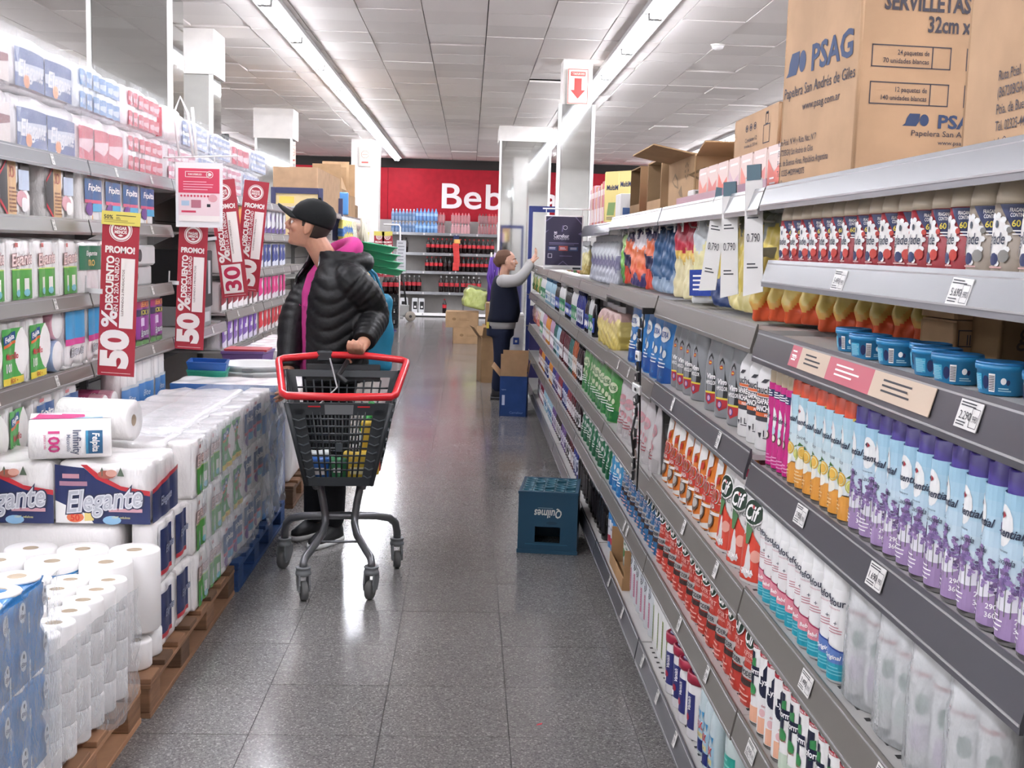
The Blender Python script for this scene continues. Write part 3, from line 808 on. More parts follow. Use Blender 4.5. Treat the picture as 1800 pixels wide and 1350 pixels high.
# pouch with gusset
def pouch_shape(w, h, d, spout=False, neck=None):
    """front outline width and depth along height"""
    def half(t):
        if neck and t > neck: return w/2*(1-.55*((t-neck)/(1-neck))**1.3)
        return w/2*(1-.05*math.sin(t*PI))
    def dep(t): return d/2*max(.03, (1-t)**.75)*(1 if t > .04 else .9)
    return half, dep
def pouch(name, cat, w, h, d, m, art, neck=None, spout=None, backm=None, n=(9, 12)):
    half, dep = pouch_shape(w, h, d, neck=neck)
    nx, nz = n
    def P3(u, t, side):
        x = half(t)*u
        prof = (1-abs(u)**2.6)
        wr = .003*math.sin(9*t+3*u)*math.sin(5*u+t*4)*(1-abs(u))
        return Vector((x, side*(dep(t)*prof+.0015+wr*.6), t*h))
    mb = MB()
    for side, mm in ((-1, m), (1, backm or m)):
        vs = [P3(-1+2*i/nx, j/nz, side) for j in range(nz+1) for i in range(nx+1)]
        fs = []
        for j in range(nz):
            for i in range(nx):
                q = (j*(nx+1)+i, j*(nx+1)+i+1, (j+1)*(nx+1)+i+1, (j+1)*(nx+1)+i)
                fs.append(q if side < 0 else q[::-1])
        mb.add(vs, fs, mm, True)
    k = [P3(-1+2*i/nx, 0, -1) for i in range(nx+1)]+[P3(-1+2*i/nx, 0, 1) for i in range(nx+1)]
    mb.add(k, [(i+1, i, nx+1+i, nx+2+i) for i in range(nx)], m)
    for t in (0, 1):   # side and top seams
        pass
    for sgn in (-1, 1):
        vs = [P3(sgn, j/nz, -1) for j in range(nz+1)]+[P3(sgn, j/nz, 1) for j in range(nz+1)]
        mb.add(vs, [((j, j+1, nz+2+j, nz+1+j) if sgn < 0 else (j+1, j, nz+1+j, nz+2+j)) for j in range(nz)], m)
    vs = [P3(-1+2*i/nx, 1, -1) for i in range(nx+1)]+[P3(-1+2*i/nx, 1, 1) for i in range(nx+1)]
    mb.add(vs, [(i, i+1, nx+2+i, nx+1+i) for i in range(nx)], m)
    Pr = Proto(name, cat, mb)
    if spout:
        c = MB(); c.lathe([(.007, h-.004), (.007, h+.008), (.0105, h+.01), (.0105, h+.024), (.009, h+.026)], spout, 10); Pr.part('cap', c)
    if art:
        def f(x, y, l):
            t = min(1, max(0, y/h)); hh = half(t); u = max(-1, min(1, x/hh))
            v = P3(u, t, -1); return Vector((x if abs(x) < hh else v.x, v.y-.0012*l-.0012, y))
        p = MB(); p.art(art, f); Pr.part('print', p)
    return Pr
ST2 = .012
# red and white degreaser pouches
OVAL = mat('#1f3a2a', .4)
def cif_art(w, h, white):
    a = Art(ST2)
    if white:
        a.poly([(-w*.46, .03*h), (w*.46, .03*h), (w*.46, .3*h), (0, .5*h), (-w*.46, .36*h)], mat('#d8432c', .35))
        a.rect(-w*.3, .88*h, w*.3, .96*h, mat('#b0204a', .4))
        a.poly([(-w*.1, .36*h), (-w*.02, .36*h), (w*.05, .5*h), (-w*.2, .56*h)], mat('#4d7d4a', .4), 2)
        a.ell(w*.22, .27*h, w*.12, w*.12, mat('#e8a08e', .4), 2).text('active', .0, .54*h, .013, mat('#6a6f6c', .4), 3, 0, w=w*.55).text('CREMA', w*.05, .12*h, .01, WHITE, 3)
    else:
        a.text('EXPERT', .0, .49*h, .012, mat('#f1c7bb', .4), 3, .005, 0, w=w*.66, sp=1.1).text('ANTIGRASA', 0, .435*h, .007, mat('#f1c7bb', .4), 3, 0, w=w*.5)
        a.rect(-w*.42, .27*h, w*.42, .36*h, mat('#b9b4b0', .45), 2).text('x3 PODER', -.002, .315*h, .012, TXD, 3, .02, 0, w=w*.7).rect(-w*.4, .20*h, w*.4, .255*h, mat('#3a2522', .5), 2).lines(-w*.35, .15*h, w*.6, 3, .012, .004, mat('#f1b2a4', .4), 2)
    a.ell(0, .66*h, w*.33, .125*h, WHITE, 3, 18).ell(0, .66*h, w*.30, .113*h, OVAL, 4, 18).text('Cif', .0, .66*h, .036, WHITE, 5, .02, .25, w=w*.46)
    a.ell(w*.02, .71*h, .004, .005, mat('#c7333a', .4), 5, 8)
    return a
P_CIFR = pouch('cleaner_refill_pouch', 'pouch', .115, .245, .07, mat('#c23a2b', .38, 'foil'), cif_art(.115, .245, 0), neck=.62, backm=mat('#8e5a50', .5, 'foil'))
P_CIFB = pouch('cleaner_refill_pouch', 'pouch', .115, .235, .07, mat('#2c6b9c', .38, 'foil'), cif_art(.115, .235, 0), neck=.62, backm=mat('#41657f', .5, 'foil'))
P_CIFW = pouch('cleaner_refill_pouch', 'pouch', .12, .25, .07, mat('#dcd8d5', .35, 'foil'), cif_art(.12, .25, 1), neck=.7)
a = Art(ST2); w, h = .125, .24
ww = mat('#e9e5e0', .4); rr = mat('#c8321f', .4)
a.poly([(-w*.46, .02*h), (w*.46, .02*h), (w*.46, .10*h), (0, .06*h), (-w*.46, .16*h)], ww, 1).poly([(-w*.2, .62*h), (.0, .55*h), (.0, .9*h), (-w*.1, .93*h)], ww, 2).poly([(.0, .7*h), (w*.3, .74*h), (w*.3, .84*h), (0, .9*h)], ww, 2).poly([(w*.06, .6*h), (w*.22, .62*h), (w*.22, .7*h), (w*.06, .68*h)], rr, 3)
a.text('EXODE', .0, .48*h, .034, ww, 2, .06, 0, w=w*.86).text('EXODE', .0, .48*h, .034, rr, 3, .02, 0, w=w*.84).rect(-w*.42, .32*h, w*.42, .40*h, rr, 3).text('GRASA', 0, .36*h, .012, ww, 4, .02).rect(-w*.4, .265*h, w*.4, .30*h, ww, 3).ell(0, .2*h, .026, .022, mat('#6b5a50', .5), 3).ell(.004, .205*h, .018, .013, mat('#b9b3ad', .4), 4)
P_EXO = pouch('cleaner_refill_pouch', 'pouch', .125, .24, .07, mat('#e07a1c', .35, 'foil'), a, neck=.75, backm=mat('#c4541c', .4, 'foil'))
# green, light blue, deep blue pouches
def plain_pouch(col, c2, txt, w, h, neck=.72, tc=WHITE, spout=None, c3='#e8e8e4'):
    a = Art(ST2)
    a.poly([(-w*.46, .02*h), (w*.46, .02*h), (w*.46, .2*h), (0, .27*h), (-w*.46, .2*h)], mat(c2, .35)).ell(0, .62*h, w*.33, .1*h, mat(c3, .35), 1).text(txt, 0, .62*h, .02, mat(c2, .4), 2, .02, .1, w=w*.52)
    a.ell(-w*.14, .42*h, w*.12, .05*h, mat(c3, .4), 1).ell(w*.16, .38*h, w*.1, .05*h, mat(c3, .4), 1).lines(-w*.3, .3*h, w*.6, 3, .012, .004, tc, 2)
    return pouch('detergent_pouch', 'pouch', w, h, .07, mat(col, .32, 'foil'), a, neck=neck, spout=spout)
P_GRN = plain_pouch('#4f9a4a', '#1f7a3c', 'ALOE', .13, .25, c3='#dfe6c0')
P_GRD = plain_pouch('#17744a', '#0e5a36', 'Cif', .115, .24, .62)
P_BLU = plain_pouch('#2a7cc0', '#164f9a', 'ULTRA', .16, .27, .9)
P_LBL = plain_pouch('#3f9fd0', '#1f6fae', 'Klin', .12, .24, .7)
P_CLR = plain_pouch('#cfcac9', '#b9b3b2', 'vanish', .12, .235, .8, mat('#a04048', .4), c3='#d99aa0')
# grey jug
def jug():
    pf = [(.044, 0), (.047, .004), (.048, .10), (.046, .13), (.040, .165), (.030, .205), (.02, .228), (.016, .232), (.016, .236)]
    m = mat('#8b8d90', .38)
    mb = MB(); mb.lathe(pf, m, 20, 1, .62)
    P = Proto('bleach_jug', 'bottle', mb)
    hb = MB(); hb.tube([(.028, 0, .208), (.042, 0, .185), (.048, 0, .15), (.046, 0, .12), (.034, 0, .105)], [.008, .010, .010, .010, .008], m, 8); P.part('handle', hb)
    c = MB(); c.lathe([(.0185, .234), (.0185, .252), (.016, .256)], mat('#7d7f82', .4), 14); P.part('cap', c)
    a = Art(STEP)
    k = mat('#17171a', .4)
    a.poly([(-.026, .03), (-.01, .018), (.016, .03), (.024, .07), (.006, .12), (.0, .15), (-.01, .162), (-.022, .15), (-.026, .09)], k, 1)
    a.poly([(-.026, .05), (.02, .05), (.016, .03), (-.01, .018), (-.024, .03)], mat('#b81f2a', .4), 2).rect(-.026, .050, .021, .055, mat('#e5cf2a', .4), 3)
    a.ell(-.01, .135, .007, .006, mat('#c8321f', .4), 3).rect(-.014, .133, -.004, .137, mat('#e5b52a', .4), 4)
    a.text('Vim', -.004, .098, .014, WHITE, 3, .03, .1, w=.034).text('HIPOCLOR', -.004, .08, .011, WHITE, 3, .02, .1, w=.04).ell(-.008, .036, .008, .010, mat('#2d3f94', .4), 3).ell(-.008, .036, .0055, .0075, mat('#d8a9c4', .4), 4)
    p = MB(); p.art(a, around(pf, 1, .62, .0008)); P.part('label_print', p)
    return P
P_JUG = jug()
# white descaler bottle
pf = [(.040, 0), (.042, .003), (.042, .165), (.038, .178), (.018, .205), (.015, .208), (.015, .222)]
a = Art(STEP)
a.text('cauche', .0, .138, .017, TXD, 2, .015, 0, w=.06).poly([(-.012, .153), (.004, .153), (.014, .162), (.0, .162)], TXD, 2).rect(-.034, .122, .034, .128, mat('#e0672a', .4)).rect(-.036, .066, .034, .12, TXD, 1).text('DESAPAREC', 0, .112, .013, WHITE, 2, .03, w=.062).text('MANCHAS', 0, .096, .013, WHITE, 2, .03, w=.058).rect(-.034, .077, .02, .086, mat('#e0672a', .4), 2).text('PISOS', .015, .081, .006, WHITE, 3).poly([(-.014, .04), (-.008, .028), (-.002, .04)], TXD, 2).text('1 L', .014, .04, .014, TXD, 2, .02).rect(.003, .028, .026, .03, TXD, 2)
a.lines(.044, .14, .016, 24, .005, .0024, mat('#77787c', .5), 2, 4)
P_CAU = bottle('floor_cleaner_bottle', 'bottle', pf, mat('#e6e4e2', .4), [(.019, .208), (.019, .232), (.017, .235)], WHITE, a, 1, .72)
# tall white bottle with green strip
pf = [(.036, 0), (.040, .004), (.041, .03), (.041, .19), (.034, .205), (.028, .209), (.028, .212)]
a = Art(STEP); a.rect(-.012, .03, .004, .15, mat('#8fa05a', .5)).rect(-.016, .025, .008, .03, mat('#b8b8a8', .5)).lines(-.010, .14, .01, 12, .009, .004, mat('#6d7f44', .5), 2)
P_WTL = bottle('white_cleaner_bottle', 'bottle', pf, mat('#e9e7e4', .4), [(.029, .21), (.03, .228), (.026, .236), (.012, .238)], WHITE, a, 1, .55)
a = Art(STEP); a.rect(-.012, .03, .012, .12, mat('#c47c94', .5)).text('b', .0, .15, .024, TXD, 2, .02, .2).ring(0, .15, .018, .003, TXD, 2).lines(-.012, .115, .02, 9, .009, .003, mat('#e4c0cc', .5), 2)
pf = [(.026, 0), (.03, .004), (.031, .15), (.027, .185), (.02, .2)]
P_WPK = bottle('white_cleaner_bottle', 'bottle', pf, mat('#dfe3e6', .4), [(.022, .2), (.022, .232), (.019, .236)], mat('#e6e8ea', .4), a, 1, .8)
# tub of stain remover with purple lid
pf = [(.043, 0), (.045, .004), (.045, .14), (.042, .155), (.04, .16)]
a = Art(STEP); a.rect(-.04, .03, .01, .13, mat('#2a2f72', .4)).text('Vanish', -.014, .1, .016, WHITE, 2, .02, .1, w=.04, rot=PI/2).ell(-.02, .06, .01, .01, mat('#b02040', .4), 2).rect(-.036, .035, -.022, .05, WHITE, 2)
P_VAN = bottle('stain_remover_tub', 'tub', pf, mat('#ebe7e6', .4), [(.045, .158), (.048, .164), (.048, .184), (.044, .188), (.04, .186), (.036, .184)], mat('#a11d3c', .35), a, 1, .9, extra=lambda P: P.part('lid_disc', MB().lathe([(.036, .186), (.034, .189), (0, .189)], mat('#3a2458', .4), 14)))
# clear cleaner bottles
pf = [(.036, 0), (.039, .004), (.039, .13), (.034, .17), (.02, .215), (.014, .228), (.014, .235)]
def ajax(col):
    a = Art(STEP)
    a.rect(-.038, .028, .038, .1, mat(col, .4)).rect(-.038, .012, .038, .045, mat('#1d2a6b', .4), 2).text('AJAX', .0, .085, .022, WHITE, 3, .06, .0, w=.06).text('AJAX', .0, .085, .022, mat('#cf2230', .4), 4, .02, 0, w=.058).rect(-.03, .05, .03, .064, mat('#d8c98e', .4), 3).text('limpiador', 0, .057, .007, TXD, 4, 0, w=.04)
    for k in range(4): a.poly([(-.026+k*.016, .124), (-.02+k*.016, .104), (-.014+k*.016, .124)], mat('#2f8fc4', .4), 2)
    return bottle('floor_cleaner_bottle', 'bottle', pf, mat('#c3d3d6', .15), [(.016, .23), (.016, .258), (.013, .262)], mat('#e4ebec', .3), a, 1, .72)
P_AJX = ajax('#9fc4d8')
a = Art(STEP); a.rect(-.046, .02, .046, .13, mat('#17a08e', .4)).lines(-.03, .115, .06, 7, .014, .005, mat('#7fd0c4', .4), 2)
pf2 = [(.046, 0), (.05, .004), (.05, .15), (.046, .19), (.03, .235), (.018, .25), (.018, .258)]
P_TEA = bottle('floor_cleaner_bottle', 'bottle', pf2, mat('#c9d6d2', .15), [(.02, .254), (.02, .28), (.017, .284)], mat('#dfe8e6', .3), a, 1, .75)
a = Art(STEP); a.rect(-.04, .06, .04, .09, WHITE).text('BLUE', 0, .075, .016, NAVY, 2, .02)
P_DBL = bottle('floor_cleaner_bottle', 'bottle', pf2, mat('#1d3f94', .3), [(.02, .254), (.02, .28), (.017, .284)], mat('#1d3f94', .3), a, 1, .75)
# small simple bottle family for the deeper bays
def simple_bottle(body, lab, capc, h=.24, r=.036, txt=None, tc=WHITE, lab2=None):
    pf = [(r*.9, 0), (r, .004), (r, h*.55), (r*.9, h*.68), (r*.5, h*.84), (r*.38, h*.88)]
    a = Art(.012); a.rect(-r*.95, h*.12, r*.95, h*.5, mat(lab, .4))
    if lab2: a.ell(0, h*.26, r*.6, h*.09, mat(lab2, .4), 2)
    if txt: a.text(txt, 0, h*.4, r*.55, tc, 3, .02, .1, w=r*1.4)
    return bottle('cleaner_bottle', 'bottle', pf, mat(body, .25), [(r*.42, h*.87), (r*.42, h*.98), (r*.36, h)], mat(capc, .4), a, 1, .68, 14)
# ------------------------------------------------------------------ goods on the right shelving
RZ = -PI/2
NEARC = 'nearest the camera'
# bay with the spray cans
row(P_MAG, 4, (.672, 2.395, 1.041), (.672, 2.262, 1.041), RZ, 'magenta air freshener can with beige cap, {o} from the white descaler bottles', 'magenta cans on the lavender can shelf', .001, .3, (.82, .82, 1))
row(P_MAG, 4, (.735, 2.395, 1.041), (.735, 2.262, 1.041), RZ, 'magenta air freshener can with beige cap in the back row, {o} from the descaler', 'magenta cans in the back row', .001, .1, (.82, .82, 1))
row(P_CIT, 7, (.672, 2.208, 1.041), (.672, 1.895, 1.041), RZ, 'citrus air freshener can with orange cap, {o} from the magenta cans', 'orange capped citrus cans', .001, .35, (.97, .97, 1))
row(P_CIT, 7, (.737, 2.208, 1.041), (.737, 1.895, 1.041), RZ, 'orange capped citrus can in the back row, {o} from the magenta cans', 'orange capped citrus cans in the back row', .001, .1, (.97, .97, 1))
row(P_LAV, 12, (.672, 1.84, 1.041), (.672, 1.245, 1.041), RZ, 'lavender air freshener can with purple cap, {o} from the orange capped cans', 'purple capped lavender cans', .001, .45, (.98, .98, 1))
row(P_LAV, 12, (.737, 1.84, 1.041), (.737, 1.245, 1.041), RZ, 'purple capped lavender can in the back row, {o} from the orange capped cans', 'purple capped lavender cans in the back row')
row(P_REFR, 14, (.675, 2.355, 1.475), (.675, 1.52, 1.475), RZ+.12, 'red air freshener refill with tapered beige cap, {o} from the far end of its ledge', 'red refills on the upper ledge', rj=.2)
row(P_REFB, 4, (.675, 1.455, 1.475), (.675, 1.25, 1.475), RZ+.12, 'beige air freshener refill with navy corner, {o} after the red refills', 'beige refills on the upper ledge', rj=.1)
row(P_REFR, 12, (.745, 2.34, 1.475), (.745, 1.5, 1.475), RZ, 'red refill in the back row of the upper ledge, {o} from the far end', 'red refills in the back row')
for i, (x, y) in enumerate(((.71, 2.06), (.69, 1.915), (.70, 1.815), (.725, 1.745), (.70, 1.66), (.69, 1.565), (.70, 1.45), (.70, 1.33))):
    P_TUB.place((x, y, 1.326), RZ+RND.uniform(-.5, .9), 'small blue air freshener tub with lid, %s from the far end of its shelf' % ORD[i], 'blue tubs on the ticketed shelf', sc=(.7, .7, .74))
row(P_WPINK, 8, (.672, 2.385, .756), (.672, 2.02, .756), RZ, 'white disinfectant can with pink band and turquoise base, {o} from the white pouches', 'white cans with a pink band', rj=.25)
row(P_WBLUE, 2, (.672, 1.955, .756), (.672, 1.902, .756), RZ-.1, 'white disinfectant can with blue band, {o} from the pink banded cans', 'white cans with a blue band')
row(P_WPINK, 10, (.735, 2.385, .756), (.735, 1.91, .756), RZ, 'white disinfectant can in the back row, {o} from the white pouches', 'white cans in the back row')
for i, y in enumerate((1.80, 1.665, 1.53, 1.39)):
    (P_BL1 if i % 2 == 0 else P_BL2).place((.685, y, .756), RZ+RND.uniform(.0, .25), 'twin pack of white spray cans in a clear blister, %s from the blue banded cans' % ORD[i], 'clear blister packs')
for i, y in enumerate((1.78, 1.64, 1.5)):
    P_BL1.place((.79, y, .756), RZ, 'clear blister pack of spray cans in the back row, %s from the white cans' % ORD[i], 'clear blister packs in the back row')
for i in range(13):
    y = 2.375-i*.0585
    (P_LYP if i < 4 else P_LYG if i < 9 else P_LYV).place((.668, y, .469), RZ+(RND.uniform(1.0, 1.6) if i in (1, 2, 3) else RND.uniform(-.3, .3)), 'disinfectant spray can with clear cap, %s from the red pouches' % ORD[i], 'clear capped cans beside the red pouches')
row(P_LYG, 12, (.732, 2.38, .469), (.732, 1.72, .469), RZ, 'clear capped disinfectant can in the back row, {o} from the red pouches', 'clear capped cans in the back row')

# bay with jugs and pouches
JY = (3.66, 3.56, 3.45, 3.33, 3.12, 2.985, 2.845)
for i, y in enumerate(JY):
    P_JUG.place((.705, y, 1.061), RZ+RND.uniform(.4, .62), 'grey bleach jug with black and red label, %s from the blue pouches' % ORD[i], 'grey bleach jugs')
row(P_JUG, 6, (.80, 3.6, 1.061), (.80, 2.9, 1.061), RZ, 'grey bleach jug in the back row, {o} from the blue pouches', 'grey bleach jugs in the back row')
row(P_CAU, 3, (.69, 2.69, 1.061), (.69, 2.50, 1.061), RZ+.35, 'white descaler bottle with orange and black label, {o} from the grey jugs', 'white descaler bottles', rj=.2)
row(P_EXO, 8, (.685, 3.66, .746), (.685, 2.93, .746), RZ+.1, 'orange and white degreaser pouch, {o} from the black clip strip', 'orange degreaser pouches', rj=.12, sc=(.82, .9, 1))
row(P_EXO, 7, (.765, 3.62, .746), (.765, 2.9, .746), RZ, 'orange degreaser pouch in the back row, {o} from the clip strip', 'orange degreaser pouches in the back row', rj=.1, sc=(.82, .9, 1))
row(P_CIFW, 3, (.685, 2.81, .746), (.685, 2.53, .746), RZ+.25, 'white and red cream cleaner pouch, {o} from the orange pouches', 'white cleaner pouches', rj=.15)
row(P_CIFW, 3, (.765, 2.81, .746), (.765, 2.53, .746), RZ, 'white cleaner pouch in the back row, {o} from the orange pouches', 'white cleaner pouches in the back row')
row(P_CIFR, 13, (.685, 3.68, .464), (.685, 2.5, .464), RZ+.12, 'red degreaser refill pouch with dark oval logo, {o} from the blue pouches', 'red refill pouches', rj=.12, sc=(.86, .9, 1))
row(P_CIFR, 12, (.765, 3.66, .464), (.765, 2.52, .464), RZ, 'red refill pouch in the back row, {o} from the blue pouches', 'red refill pouches in the back row', rj=.12, sc=(.86, .9, 1))
row(P_WTL, 4, (.672, 3.68, .166), (.672, 3.42, .166), RZ+.1, 'tall white bottle with a narrow green label, {o} from the floral white bottles', 'tall white bottles on the bottom shelf')
row(P_VAN, 4, (.67, 3.30, .166), (.672, 2.98, .166), RZ+.6, 'white stain remover tub with a purple lid, {o} from the tall white bottles', 'purple lidded tubs')
row(P_AJX, 3, (.67, 2.88, .166), (.665, 2.72, .166), RZ-.1, 'clear floor cleaner bottle with red lettering, {o} from the purple lidded tubs', 'clear floor cleaner bottles')
P_TEA.place((.685, 2.60, .166), RZ, 'big pale bottle with a turquoise label beside the clear bottles')
P_DBL.place((.72, 2.47, .166), RZ, 'deep blue bottle on the bottom shelf beyond the turquoise one')
row(P_WTL, 8, (.77, 3.66, .166), (.77, 2.72, .166), RZ, 'white bottle in the back row of the bottom shelf, {o} from the far end', 'white bottles in the back row')

# bay with the clip strip
row(P_WPK, 6, (.672, 4.24, .166), (.672, 3.80, .166), RZ+.1, 'white floor cleaner bottle with a pink label, {o} from the open tray of bottles', 'white and pink bottles')
spr = MB(); pf = [(.03, 0), (.034, .004), (.034, .15), (.028, .175), (.014, .19), (.014, .2)]
a = Art(.012); a.rect(-.03, .03, .03, .13, mat('#e4e2dc', .4)).text('verde', 0, .1, .012, mat('#1f6a3a', .4), 3, .02, w=.04).ell(0, .06, .016, .02, mat('#4a8a4a', .4), 2)
def trig(col):
    def f(P):
        m = mat(col, .35); t = MB()
        t.lathe([(.017, .195), (.017, .215), (.01, .225)], m, 10); t.box(-.012, -.05, .222, .012, .03, .245, m, .004)
        t.tube([(0, -.03, .224), (0, -.036, .2), (0, -.028, .185)], .005, m, 6); t.box(-.008, -.062, .228, .008, -.05, .24, m)
        P.part('trigger_head', t)
    return f
P_SPR = bottle('spray_cleaner_bottle', 'bottle', pf, mat('#cfd6cf', .3), None, None, a, 1, .72, extra=trig('#1d7a44'))
a = Art(.012); a.rect(-.03, .03, .03, .13, mat('#e8e8ee', .4)).rect(-.03, .03, .03, .06, mat('#c0304a', .4), 2).text('baño', 0, .1, .012, NAVY, 3, .02, w=.04)
P_SPB = bottle('spray_cleaner_bottle', 'bottle', pf, mat('#3f8fd0', .3), None, None, a, 1, .72, extra=trig('#2458b0'))
row(P_SPB, 3, (.68, 4.98, .166), (.68, 4.84, .166), RZ, 'blue trigger spray bottle on the bottom shelf, {o} from the red capped bottles', 'blue trigger sprays')
tray = MB(); kr = mat('#b98f62', .8, 'card')
tray.box(-.2, -.07, 0, .2, .07, .006, kr); tray.box(-.2, -.07, .006, .2, -.064, .05, kr); tray.box(-.2, .064, .006, .2, .07, .16, kr)
tray.box(-.2, -.064, .006, -.194, .064, .16, kr); tray.box(.194, -.064, .006, .2, .064, .16, kr)
obj('display_tray', tray, None, (.70, 4.52, .166), RZ, 'kraft cardboard tray of green trigger sprays on the bottom shelf', 'tray')
row(P_SPR, 4, (.70, 4.65, .173), (.70, 4.39, .173), RZ, 'green trigger spray bottle standing in the kraft tray, {o} from the far end', 'green trigger sprays in the tray')
row(P_CIFB, 10, (.685, 4.62, .461), (.685, 3.80, .461), RZ+.1, 'deep blue refill pouch with oval logo, {o} from the light blue pouches', 'deep blue refill pouches', rj=.1, sc=(.78, .9, 1))
row(P_LBL, 3, (.68, 4.95, .461), (.68, 4.70, .461), RZ+.1, 'light blue cleaner pouch, {o} from the green pouches', 'light blue pouches', rj=.2)
row(P_CLR, 6, (.685, 4.78, .721), (.685, 3.95, .721), RZ+.15, 'clear and pink stain remover pouch, {o} from the green aloe pouches', 'clear and pink pouches', rj=.2)
row(P_BLU, 5, (.69, 4.55, 1.051), (.69, 3.82, 1.051), RZ+.1, 'large bright blue laundry pouch, {o} from the yellow sponge bags', 'large blue laundry pouches', rj=.15)
row(P_BLU, 4, (.775, 4.5, 1.051), (.775, 3.85, 1.051), RZ, 'large blue laundry pouch in the back row, {o} from the yellow bags', 'large blue laundry pouches in the back row')
row(P_GRN, 5, (.685, 6.30, .721), (.685, 5.75, .721), RZ+.15, 'pale green aloe pouch, {o} from the far end of its shelf', 'pale green pouches at the far end', rj=.2)
row(P_GRN, 5, (.685, 5.62, .721), (.685, 5.10, .721), RZ+.15, 'pale green aloe pouch, {o} of the nearer five on the shelf', 'pale green pouches at the near end', rj=.2)
row(P_GRD, 9, (.685, 6.28, .451), (.685, 5.12, .451), RZ+.12, 'dark green refill pouch with oval logo, {o} from the far end', 'dark green refill pouches', rj=.2)
P_BRD = simple_bottle('#1a1719', '#1f1b1f', '#c22a2a', .27, .04, None)
row(P_BRD, 12, (.67, 6.28, .166), (.67, 5.12, .166), RZ, 'black bottle with a red cap on the bottom shelf, {o} behind the blue crate', 'black bottles with red caps')

# clear bags with sponges and mop heads hanging on hooks under the top shelf
def hang_bag(bands, w=.15, h=.25, d=.05, seed=1, name='hanging_bag', cat='bag', head='#d9dcdc', label=None):
    rr_ = random.Random(seed)
    ph = [rr_.uniform(0, 6) for _ in range(4)]
    ms = [(z, mat(c, .35, 'foil')) for z, c in bands]
    def bulge(p, n):
        t = p.z/h
        k = .0035*math.sin(46*p.x+ph[0]+9*t)+.0022*math.sin(130*p.z+ph[1]+60*p.x)+.0015*math.sin(210*p.x-90*p.z+ph[2])
        return n*k+Vector((0, 0, 0))
    def paint(p, n):
        t = p.z/h+.05*math.sin(30*p.x+ph[2])+.04*math.sin(75*p.x+ph[3]+20*p.z)+.03*math.sin(140*p.x+9*p.z)
        for z, m in ms:
            if t < z: return m
        return ms[-1][1]
    mb = MB(); mb.soft(w, d, h*.86, .014, ms[0][1], (14, 3, 24), bulge, paint=paint)
    for i, v in enumerate(mb.v):
        t = v[2]/h; k = 1-.45*max(0, (t-.55)/.45)**1.5
        mb.v[i] = (v[0]*k, v[1]*k, v[2])
    P = Proto(name, cat, mb)
    c = MB(); c.soft(w*.62, .006, h*.2, .003, mat(head, .3, 'foil'), (4, 1, 2), o=(0, 0, h*.80)); P.part('header_card', c)
    if label:
        lb = MB(); lb.box(-w*.46, -d/2-.012, h*.08, w*.46, -d/2-.008, h*.34, mat(label, .3, 'foil')); a = Art(); a.lines(-w*.36, h*.27, w*.7, 4, .013, .005, WHITE)
        lb.art(a, flat((0, -d/2-.012, 0), (1, 0, 0), (0, 0, 1))); P.part('printed_band', lb)
    return P
H1_ = hang_bag([(.3, '#3f8f2f'), (.62, '#7cc04a'), (1.1, '#b9dd8f')], .12, .25, seed=1)
H2_ = hang_bag([(.28, '#d8452a'), (.5, '#2a2448'), (.72, '#e06a3a'), (1.1, '#30305c')], .13, .26, seed=2)
H3_ = hang_bag([(.2, '#3a3266'), (.34, '#e6603a'), (.62, '#ea7a48'), (.8, '#e8e2e6'), (1.1, '#3a3a66')], .14, .27, seed=3)
H4_ = hang_bag([(.25, '#93a7bd'), (.8, '#2b5580'), (1.1, '#1e3a5c')], .12, .27, seed=4)
H5_ = hang_bag([(.4, '#ded3a4'), (.5, '#d8b24a'), (1.1, '#b8203a')], .13, .29, seed=5)
H6_ = hang_bag([(.12, '#d8d8d6'), (.6, '#e6dca0'), (1.1, '#c9ced0')], .16, .29, seed=6, label='#1d3f9c')
H7_ = hang_bag([(.28, '#20386e'), (.7, '#d8c04a'), (1.1, '#8e948a')], .11, .28, seed=7)
H8_ = hang_bag([(.2, '#e2d48a'), (.75, '#dac24c'), (1.1, '#777d6a')], .11, .29, seed=8)
H9_ = hang_bag([(.35, '#b9bcc6'), (.6, '#7d7a98'), (1.1, '#c9ccd0')], .1, .24, seed=9)
HK = mat('#c2c2c0', .3, '', .7)
def hook(parent, y, z, x0, x1, n='490'):
    mb = MB(); mb.tube([(x1, y, z), (x0+.02, y, z), (x0+.012, y, z+.012)], .003, HK, 6); mb.tube([(x1, y, z+.03), (x0, y, z+.03), (x0-.004, y, z+.02)], .002, HK, 5)
    h = obj('peg_hook', mb, parent)
    tag(n, False, h, (x0-.006, y, z+.005), (0, RND.uniform(-.1, .1), -PI/2))
hang = [('green sponge bag', H1_, 5.00, gC), ('dark orange sponge bag', H2_, 4.87, gC), ('orange mop bag', H3_, 4.70, gC), ('orange and navy cloth bag', H3_, 4.47, gC), ('orange cloth bag', H2_, 4.27, gC), ('steel blue cloth bag', H4_, 4.08, gC), ('navy cloth bag', H4_, 3.93, gC),
        ('red handled cream mop head', H5_, 3.64, gB), ('second red and cream mop head', H5_, 3.50, gB), ('cream mop bag with blue band', H6_, 3.26, gB), ('yellow glove bag with navy end', H7_, 3.08, gB), ('yellow brush bag', H8_, 2.93, gB), ('yellow and grey brush bag', H8_, 2.78, gB), ('dark yellow bag', H7_, 2.63, gB)]
